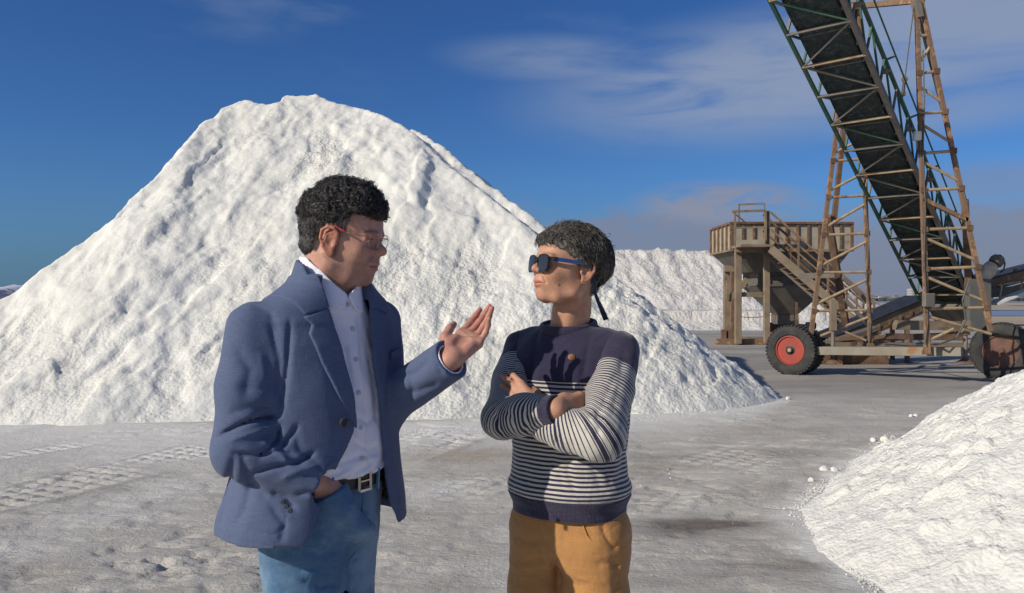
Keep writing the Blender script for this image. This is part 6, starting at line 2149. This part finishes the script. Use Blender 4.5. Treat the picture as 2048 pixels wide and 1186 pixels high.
def wom_body(P):
    L = WT.inv(P)
    d = loft(L, [.84, .95, 1.05, 1.2, 1.3, 1.36, 1.395], [.15, .14, .125, .14, .145, .12, .06], [.09, .09, .08, .085, .08, .06, .045], [.09, .09, .08, .08, .08, .06, .045])
    d = np.maximum(d, .85 - P[:, 2])
    for a, b_, c in ((w_shR, w_elR, w_wrR), (w_shL, w_elL, w_wrL)):
        d = near(d, P, lambda Q: tube(Q, [a, b_, c], (.038, .032, .023), .02), (a + c) / 2, .34, .03)
    d = near(d, P, lambda Q: tube(Q, [wn_b, (wn_b + wn_t) / 2, wn_t], (.054, .049, .047), .02), (wn_b + wn_t) / 2, .2, .03)
    # tendons and collar bones
    d = near(d, P, lambda Q: head_sdf(WH.inv(Q) / HS, wom_head) * HS, WH.pt((0, 0, .02)), .185, .018)
    d = near(d, P, lambda Q: cap(Q, WH.pt((.0, .042, -.05)), WT.pt((.048, .012, 1.405)), .010, .007), wn_b + np.array((0, -.03, .06), f32), .14, .016)
    d = near(d, P, lambda Q: hand_sdf(HLw.inv(Q), .90, ((.22, .42, .30), (.22, .42, .30), (.24, .42, .30), (.26, .45, .35)), ((.018, .024, .004), (.040, .038, .014), (.060, .040, .026), (.076, .036, .036)), (.04, .01, -.02, -.05), .01), HLw.pt((.08, 0, 0)), .15, .010)
    d = near(d, P, lambda Q: hand_sdf(HRw.inv(Q), .90, (.15, .15, .15, .15), ((.018, .020, .004), (.042, .028, .012), (.066, .028, .018), (.086, .026, .022)), (.0, .0, .0, .0), .0), HRw.pt((.08, 0, 0)), .15, .020)
    return d


def wom_tint(V):
    T = head_tint(WH.inv(V) / HS, wom_head)
    far_ = np.linalg.norm(V - WH.pt((0, 0, .02)), axis=1) > .15
    T[far_] = 1.0
    L = WH.inv(V) / HS
    mole = np.hypot(L[:, 0] - .062, L[:, 2] + .042) < .0030; T[mole & (L[:, 1] > 0) & ~far_] = (.45, .35, .3)
    # freckled cheek
    fr_ = (fbm(L * 220, 2) > .33) & ~far_ & (L[:, 2] < .02); T[fr_] *= .93
    return T


sdf_obj('body', wom_body, (-.15, 1.85, .80), (.45, 2.5, 1.75), .0023, SKIN_W, WOM, wom_tint)

# ---- hair: short wavy mass swept back from a pale front lock, cropped at the nape
wz_x = np.array([-.12, -.080, -.045, -.030, -.022, .006, .014, .040, .060, .078, .092, .12])
wz_z = np.array([-.015, -.030, -.060, -.066, .036, .042, .026, .046, .058, .066, .072, .072])


def wom_hair(P):
    L = WH.inv(P) / HS
    d = ell(L, (-.008, 0, .060), (.102, .083, .080))
    d = smin(d, ell(L, (.052, .0, .088), (.044, .064, .032)), .02)
    d = smin(d, ell(L, (-.066, 0, .040), (.050, .068, .056)), .025)
    d = smin(d, ell(L, (-.052, 0, -.032), (.026, .044, .045)), .015)
    x, y, z = L[:, 0], np.abs(L[:, 1]), L[:, 2]
    cut = np.interp(x, wz_x, wz_z) + .003 * pnoise(L * 150)
    d = smax(d, (cut - z) * .75, .006)
    w1 = fbm(np.stack([L[:, 0] * 24 + L[:, 2] * 22, L[:, 1] * 30, L[:, 2] * 46 - L[:, 0] * 20], 1), 3, .55, ridged=True)
    d = d - .0065 * fbm(L * 24 + 3, 2) * sstep(z, -.02, .05)
    d = d - .0070 * w1 * sstep(z, -.03, .03)
    return d * HS


wh = sdf_obj('hair', wom_hair, WH.pt((0, 0, .03)) - .18, WH.pt((0, 0, .03)) + .18, .0026, HAIR_W, WOM, smooth_it=1)
hv = np.array([v.co[:] for v in wh.data.vertices][::4], f32); hL = WH.inv(hv) / HS
dark_p, grey_p = [], []
for i in rng.permutation(len(hv))[:5200]:
    l = hL[i].astype(float)
    n_ = l - np.array((-.008, 0, .04)); n_ /= np.linalg.norm(n_)
    if l[2] < -.035 and rng.random() < .6: continue
    # comb direction: from the crown forwards over the brow and backwards down the sides
    crown = np.array((-.045, 0, .135)); away = l - crown; away /= np.linalg.norm(away) + 1e-6
    swirl = np.array((-.9, 0, -.25)) if l[0] < .075 else np.array((.3, .5, -.6))
    g = .45 * away + .75 * swirl + rng.normal(size=3) * .10 + .5 * np.array((pnoise((l * 30)[None])[0], pnoise((l * 30 + 9)[None])[0], pnoise((l * 30 + 19)[None])[0]))
    g = g - n_ * (g @ n_); g /= np.linalg.norm(g)
    side = np.cross(n_, g)
    ln = rng.uniform(.024, .050); m = 11; tt = np.linspace(0, 1, m)
    cell = pnoise((l * 55)[None])[0]; amp = .0048 + .003 * cell; ph0 = cell * 6 + l[2] * 60; lift = rng.uniform(.0005, .0045) + .004 * max(0, cell)
    R0 = np.linalg.norm(l - np.array((-.008, 0, .04)))
    p = l + g * (tt * ln)[:, None] + side * (np.sin(tt * 5.5 + ph0) * amp)[:, None]
    q = p - np.array((-.008, 0, .04)); rq = np.linalg.norm(q, axis=1)[:, None]
    p = np.array((-.008, 0, .04)) + q / rq * (R0 + (rq - R0) * .35) + n_ * (np.sin(tt * 2.8) * lift)[:, None]
    p = (p * HS) @ WH.R.T + WH.o
    if (((p - WH.o) @ WH.R / HS)[-1, 2] < (.060 if l[0] > .062 else .040)) and l[0] > .030: continue
    (grey_p if (l[0] > .058 and l[2] < .115 and rng.random() < .38) or rng.random() < .09 else dark_p).append(p)
# stray locks at the back of the crown and the small tuft at the front
for i in range(12):
    a = rng.uniform(.6, 2.2); l = np.array((-.082 - .014 * rng.random(), rng.uniform(.0, .05), .075 + .055 * rng.random() * (1 if i % 2 else -.3)))
    tt = np.linspace(0, 1, 12); L_ = rng.uniform(.014, .030)
    p = l + np.array((-1, .1, .55)) * (tt * L_)[:, None] + np.array((.4, 0, -1.)) * (tt ** 2 * L_ * .9)[:, None] + np.array((0, 1, 0)) * (np.sin(tt * 5 + i) * .003)[:, None]
    dark_p.append((p * HS) @ WH.R.T + WH.o)
for i in range(22):
    l = np.array((.060 + rng.normal() * .005, .012 + rng.normal() * .008, .108 + rng.normal() * .003)); tt = np.linspace(0, 1, 10)
    p = l + np.array((.0, .05, 1.)) * (tt * .036)[:, None] + np.array((-1, .2, 0)) * (tt ** 2 * .018)[:, None]
    dark_p.append((p * HS) @ WH.R.T + WH.o)
for i in range(90):
    l = np.array((rng.uniform(-.1, .06), rng.uniform(-.04, .07), .0)); l[2] = .056 + .080 * math.sqrt(max(0, 1 - ((l[0] + .008) / .108) ** 2 - (l[1] / .09) ** 2)); tt = np.linspace(0, 1, 9)
    d_ = rng.normal(size=3) * .5 + np.array((-.6, 0, .4)); d_ /= np.linalg.norm(d_)
    p = l + d_ * (tt * .022)[:, None] + np.array((-.3, 0, -.5)) * (tt ** 2 * .014)[:, None]
    dark_p.append((p * HS) @ WH.R.T + WH.o)
strands('locks', dark_p, (.00045, .0010), HAIR_W, wh)
strands('grey_locks', grey_p, (.00045, .0010), HAIR_G, wh)['kind'] = 'stuff'

# ---- sunglasses
sg = empty('sunglasses', WH.pt((.1, 0, .018))); sg.parent = WOM; sg.location = sg.location - WOM.location
WG = lambda x, y, z: WH.pt(np.array((x, y, z)) * HS)
for s_ in (-1, 1):
    cy, cz = .0315 * s_, .0135
    out = []; inn = []
    for i in range(32):
        a = 2 * math.pi * i / 32; ca, sa = math.cos(a), math.sin(a)
        ex = (abs(ca) ** .60) * (1 if ca > 0 else -1); ez = (abs(sa) ** .70) * (1 if sa > 0 else -1)
        wx_ = .0252 * ex * (1 + .06 * sa); hz2 = .0250 * ez
        curve = -.9 * (cy + wx_ * 1.0) ** 2 * 2.2
        out.append((.1130 + curve, cy + wx_, cz + hz2)); inn.append((.1130 - .9 * (cy + wx_ * .89) ** 2 * 2.2, cy + wx_ * .89, cz + hz2 * .89 - .0003))
    vs = [WG(x + .0018, y, z) for x, y, z in out] + [WG(x + .0018, y, z) for x, y, z in inn] + [WG(x - .0015, y, z) for x, y, z in out] + [WG(x - .0015, y, z) for x, y, z in inn]
    fs = []
    for i in range(32):
        j = (i + 1) % 32
        fs += [(i, j, 32 + j, 32 + i), (64 + j, 64 + i, 96 + i, 96 + j), (j, i, 64 + i, 64 + j), (32 + i, 32 + j, 96 + j, 96 + i)]
    m_ = MB(); m_.add(vs, fs); m_.build('frame_rim', FRAMEM, sg, smooth=True)
    m_ = MB(); c0 = WG(.1130 + .0016 - 1.98 * cy * cy + .0006, cy, cz); rr = [WG(x + .0008, y, z) for x, y, z in inn]
    m_.add([c0] + rr, [(0, 1 + i, 1 + (i + 1) % 32) for i in range(32)]); m_.build('lens', DLENS, sg, smooth=True)
    # broad temples
    tp = [(.1015, .0565, .0245, .0052, .013), (.095, .0640, .0250, .0050, .0125), (.086, .0690, .0250, .0042, .0115), (.055, .0775, .0245, .0036, .0105), (.022, .0825, .0240, .0034, .0085), (.004, .0850, .0250, .0030, .0065), (-.012, .0850, .018, .0028, .005), (-.026, .0830, .002, .0024, .004)]
    def temple(seg, nm, mt_):
        V_ = []; F_ = []
        for (x, y, z, th, hh) in seg:
            for dy, dz in ((-th / 2, -hh / 2), (th / 2, -hh / 2), (th / 2, hh / 2), (-th / 2, hh / 2)):
                V_.append(WG(x, s_ * (y + dy), z + dz))
        for i in range(len(seg) - 1):
            for k_ in range(4):
                F_.append((i * 4 + k_, i * 4 + (k_ + 1) % 4, i * 4 + 4 + (k_ + 1) % 4, i * 4 + 4 + k_))
        F_ += [(0, 1, 2, 3), tuple(4 * (len(seg) - 1) + k_ for k_ in (3, 2, 1, 0))]
        m_ = MB(); m_.add(V_, F_); m_.build(nm, mt_, sg)
    temple(tp[:3], 'hinge_block', FRAMEM); temple(tp[2:], 'temple', BLUEM)
m_ = MB(); m_.bar(WG(.1145, -.009, .019), WG(.1145, .009, .019), .007 * HS, .006); m_.build('bridge', FRAMEM, sg)
# retaining strap running down behind the neck
st_k = np.array([WG(-.024, .083, .000), WG(-.036, .074, -.024), W(1190, 586, 2.16), W(1196, 602, 2.18), W(1205, 622, 2.20), W(1212, 640, 2.23)])
_u = np.linspace(0, 5, 26)
st_p = np.stack([np.interp(_u, range(6), st_k[:, k_]) for k_ in range(3)], 1)
for _ in range(3): st_p[1:-1] = (st_p[:-2] + st_p[1:-1] * 2 + st_p[2:]) / 4
V_ = []; F_ = []
for i, p in enumerate(st_p):
    wd = np.interp(i / 25, [0, .4, .6, .85, 1], [.0025, .0035, .0045, .0068, .0070])
    for s2 in (-1, 1):
        V_.append(p + np.array((s2 * wd, -.001, s2 * .002))); V_.append(p + np.array((s2 * wd, .002, s2 * .002)))
for i in range(len(st_p) - 1):
    a = i * 4; F_ += [(a, a + 2, a + 6, a + 4), (a + 3, a + 1, a + 5, a + 7), (a + 1, a, a + 4, a + 5), (a + 2, a + 3, a + 7, a + 6)]
m_ = MB(); m_.add(V_, F_); m_.build('strap', STRAP, sg)
for dx, dz in ((.004, -.0285), (.0095, -.0275)):
    MB().lathe(WG(dx - .003, .0805, dz), WH.R[:, 1], [(-.002, .0024), (.0012, .0026), (.0026, .0014), (.003, .0003)], 12).build('ear_stud', GOLD, WOM, smooth=True)

# ---- sweater
kz = [.935, .965, 1.00, 1.08, 1.16, 1.24, 1.30, 1.345, 1.375, 1.400, 1.425, 1.440]
ka = [.156, .166, .166, .164, .172, .180, .184, .178, .158, .120, .085, .072]
kbf = [.126, .134, .132, .122, .124, .130, .128, .115, .098, .082, .072, .066]
kbb = [.128, .132, .130, .120, .118, .118, .115, .105, .092, .080, .072, .066]
YOKE = 1.283
knit_folds = [([(1100, 860), (1108, 920), (1090, 975)], .005, 8), ([(1150, 890), (1135, 940), (1150, 985)], .007, 9), ([(1170, 900), (1190, 940), (1200, 980)], .005, 9), ([(1235, 830), (1245, 900), (1238, 970)], .006, 9),
              ([(1060, 900), (1050, 940), (1058, 975)], .004, 8), ([(1250, 770), (1252, 830), (1240, 880)], .006, 7), ([(1130, 700), (1165, 735), (1180, 760)], .003, 8), ([(1180, 668), (1172, 720), (1160, 770)], .006, 7),
              ([(1078, 660), (1068, 720), (1060, 770)], .005, 7), ([(1110, 885), (1160, 905), (1210, 900)], .005, 8), ([(1220, 900), (1215, 940), (1222, 975)], .004, 7), ([(1085, 905), (1120, 940), (1128, 980)], .004, 7)]
slv_folds = [([(1248, 690), (1240, 760), (1225, 830)], .005, 9), ([(1235, 740), (1210, 800), (1190, 850)], .005, 8), ([(1200, 700), (1190, 740), (1172, 770)], .004, 8), ([(1150, 840), (1170, 860), (1200, 870)], .004, 7),
             ([(1190, 820), (1200, 850), (1192, 885)], .006, 7), ([(1165, 800), (1180, 830), (1175, 870)], .005, 6), ([(1110, 850), (1120, 872), (1112, 892)], .004, 6), ([(1040, 700), (1030, 740), (1020, 790)], .004, 7),
             ([(990, 820), (1000, 850), (1010, 872)], .004, 6), ([(1010, 820), (1030, 838), (1034, 864)], .004, 6), ([(1050, 812), (1058, 840), (1052, 868)], .004, 6), ([(1080, 806), (1078, 832), (1084, 852)], .003, 5)]


def sweater(P):
    L = WT.inv(P); z = L[:, 2]
    d = loft(L, kz, ka, kbf, kbb, n=2.3, ends=False)
    d = d - .010 * np.exp(-((z - .985) / .020) ** 2)
    d = d + .006 * fbm(np.stack([L[:, 1] * 11, L[:, 0] * 11, z * 6], 1), 3) + fold(P, knit_folds, 2.24)
    d = smin(d, cap(P, w_shR, WT.pt((.0, -.11, 1.38)), .050, .045), .03)
    d = smin(d, cap(P, w_shL, WT.pt((.0, .11, 1.38)), .050, .045), .03)
    d = smax(d, z - (1.432 - .10 * L[:, 0]), .003)
    d = np.maximum(d, .955 - z)
    inn = loft(L, kz, ka, kbf, kbb, n=2.3, ends=False) + .012
    return np.maximum(d, -np.maximum(np.maximum(inn, 1.10 - 0 * z - z if False else inn), z - 1.02))


def z_attr(V):
    return {'stripe': (YOKE - V[:, 2]).astype(f32)}


sw = sdf_obj('sweater', sweater, (-.12, 1.95, .93), (.42, 2.5, 1.46), .0034, KNIT, WOM, attrs=z_attr, smooth_it=2)


def mk_sleeve(sh, el, wr, radii, fl, t0):
    pts = [sh, (sh + el) / 2, el, (el + wr) / 2, wr]
    seg = [np.linalg.norm(pts[i + 1] - pts[i]) for i in range(4)]; cum = np.concatenate([[0], np.cumsum(seg)])
    axe = (wr - el) / np.linalg.norm(wr - el)
    def fn(P):
        d = tube(P, pts, radii, .022)
        d = smax(d, (P - wr) @ axe, .003)
        d = d + fold(P, fl, 2.2) + .004 * fbm(P * np.array([22, 22, 12], f32), 2)
        d = np.maximum(d, -cap(P, wr - axe * .03, wr + axe * .06, .020, radii[-1] - .006))
        return d
    def at_(V):
        p0 = sh + (el - sh) * .12; p2 = el + (wr - el) * .92
        tt = np.linspace(0, 1, 40)[:, None]
        cur = np.concatenate([[sh - (el - sh) * .4], (1 - tt) ** 2 * p0 + 2 * tt * (1 - tt) * el + tt ** 2 * p2, [wr + (wr - el) * .3]])
        sg_ = np.linalg.norm(np.diff(cur, axis=0), axis=1); sg_ = sg_ * (1 + 1.5 * np.exp(-((np.linspace(0, 1, len(sg_)) - .52) / .17) ** 2)); cm = np.concatenate([[0], np.cumsum(sg_)]) - .4 * np.linalg.norm(el - sh)
        best = np.full(len(V), 1e9); out = np.zeros(len(V))
        for i in range(len(sg_)):
            e = cur[i + 1] - cur[i]; h = np.clip(((V - cur[i]) @ e) / float(e @ e), 0, 1)
            ds = np.linalg.norm(V - cur[i] - h[:, None] * e, axis=1); q = ds < best
            best[q] = ds[q]; out[q] = (cm[i] + h * sg_[i])[q]
        return {'stripe': ((out - t0) * 1.22).astype(f32)}
    return fn, at_


fR, aR_ = mk_sleeve(w_shR, w_elR, w_wrR - (w_wrR - w_elR) * .12, (.052, .054, .054, .052, .040), slv_folds, .070)
sdf_obj('sleeve', fR, (-.15, 1.88, 1.08), (.22, 2.42, 1.45), .0032, KNIT, sw, attrs=aR_, smooth_it=2)
fL, aL_ = mk_sleeve(w_shL, w_elL, w_wrL, (.055, .057, .060, .052, .040), slv_folds, .078)
sdf_obj('sleeve', fL, (-.02, 1.84, 1.05), (.42, 2.30, 1.45), .0032, KNIT, sw, attrs=aL_, smooth_it=2)
# rib cuffs, hem band and collar
ax1 = (w_wrR - w_elR) / np.linalg.norm(w_wrR - w_elR)


def cuff(P):
    q = P - w_wrR; h = q @ ax1; r = np.linalg.norm(q - h[:, None] * ax1, axis=1)
    an = np.arctan2(q[:, 2], q[:, 1])
    return smax(np.abs(r - .0345 - .0007 * np.sin(an * 46)) - .0042, np.abs(h + .018) - .024, .003)


sdf_obj('cuff', cuff, w_wrR - .07, w_wrR + .07, .0021, RIB, sw, smooth_it=0)


def hemband(P):
    L = WT.inv(P); z = L[:, 2]
    d = loft(L, kz, ka, kbf, kbb, n=2.3, ends=False) - .004
    z1 = .968; an = np.arctan2(L[:, 1] * .75, L[:, 0])
    d = d + np.interp(z, [.90, .93, .968], [.006, .004, 0.0]) - .0008 * np.sin(an * 150)
    return smax(np.abs(d) - .0042, np.maximum(z - z1, .912 - z), .003)


sdf_obj('hem_band', hemband, (-.12, 2.0, .88), (.42, 2.5, 1.0), .0026, RIB, sw, smooth_it=1)


def neckrib(P):
    ax = wn_t - wn_b; ax = ax / np.linalg.norm(ax); L = WT.inv(P)
    x, y, z = L[:, 0] - .006, L[:, 1], L[:, 2]
    r = np.sqrt((x * 1.0) ** 2 + (y * .98) ** 2)
    zc = 1.428 - .16 * x
    q = np.hypot((r - .0735) * 1.0, (z - zc) * .62)
    return q - .0072


sdf_obj('collar', neckrib, WT.pt((0, 0, 1.42)) - .12, WT.pt((0, 0, 1.42)) + .12, .0024, RIB, sw)
p = on_loft(WT, kz, ka, kbf, .062, 1.349, .004, 2.3)
MB().lathe(p + np.array((0, -.001, 0)), (.22, -.97, .05), [(-.006, .0088), (.002, .0088), (.003, .0075), (.003, .001)], 20).build('badge', CORK, sw, smooth=True)

# ---- chinos and shoes
cz_ = [.77, .82, .87, .91, .935]
ca_ = [.160, .165, .162, .156, .150]; cbf = [.105, .112, .112, .108, .104]; cbb = [.125, .135, .13, .115, .108]


def leg_w(side):
    y = .085 * side
    return [WT.pt((0, y, .86)), WT.pt((.010, y * 1.02, .68)), WT.pt((.006, y * 1.0, .46)), WT.pt((-.02, y * 1.0, .10))]


cf_ = [([(1083, 1060), (1082, 1100), (1090, 1140)], .006, 6), ([(1087, 1035), (1090, 1070), (1084, 1100)], -.004, 3), ([(1098, 1036), (1102, 1070), (1096, 1095), (1088, 1105)], .003, 2.5), ([(1110, 1110), (1115, 1150), (1112, 1186)], .009, 8),
       ([(1200, 1040), (1212, 1075), (1228, 1095), (1236, 1090)], .006, 4), ([(1190, 1130), (1210, 1125), (1245, 1130)], .005, 7), ([(1030, 1070), (1060, 1085), (1082, 1080)], .004, 7), ([(1225, 1110), (1236, 1150), (1232, 1186)], .005, 7),
       ([(1040, 1130), (1065, 1120), (1090, 1116)], .004, 7), ([(1120, 1060), (1160, 1075), (1195, 1070)], .003, 9)]
ch = sdf_obj('chinos', lambda P: jeans(P, WT, cz_, ca_, cbf, cbb, leg_w, (.090, .085, .068, .056), cf_, 2.24), (-.15, 1.98, .05), (.48, 2.50, .95), .0045, CHINO, WOM)
m_ = MB(); pk = [on_loft(WT, cz_, ca_, cbf, yy, zz_, .003, 2.4) for yy, zz_ in [(.085, .915), (.100, .880), (.120, .855), (.140, .845)]]
for a, c in zip(pk[:-1], pk[1:]): m_.bar(a, c, .006, .003)
m_.build('pocket_welt', CHINO, ch)
MB().lathe(on_loft(WT, cz_, ca_, cbf, .118, .835, .004, 2.4), WT.R @ np.array((.8, .6, 0), f32), [(-.003, .006), (.002, .006), (.003, .001)], 12).build('rivet', CORK, ch, smooth=True)
for s_ in (-1, 1):
    q = leg_w(s_)[-1]; c = np.array((q[0], q[1], 0), f32); fs = Frame(c, R_(240) + s_ * .15)
    def shoe(P, fs=fs):
        L = fs.inv(P)
        d = smin(ell(L, (.09, 0, .03), (.12, .043, .036)), ell(L, (-.02, 0, .045), (.065, .036, .055)), .03)
        d = smin(d, smax(np.maximum(ell(L * np.array((1, 1, .3), f32), (.045, 0, 0), (.145, .046, .03)), L[:, 2] - .02), -.0306 - L[:, 2], .003), .01)
        return smax(d, -.0306 - L[:, 2], .004)
    sdf_obj('shoe', shoe, c - (.25, .25, .05), c + (.25, .25, .15), .006, SHOE, WOM)
# she stands a little nearer
WOM.scale = (.98, .98, .98)
WOM.location = (.16 * .98, 2.24 * .98, .03)
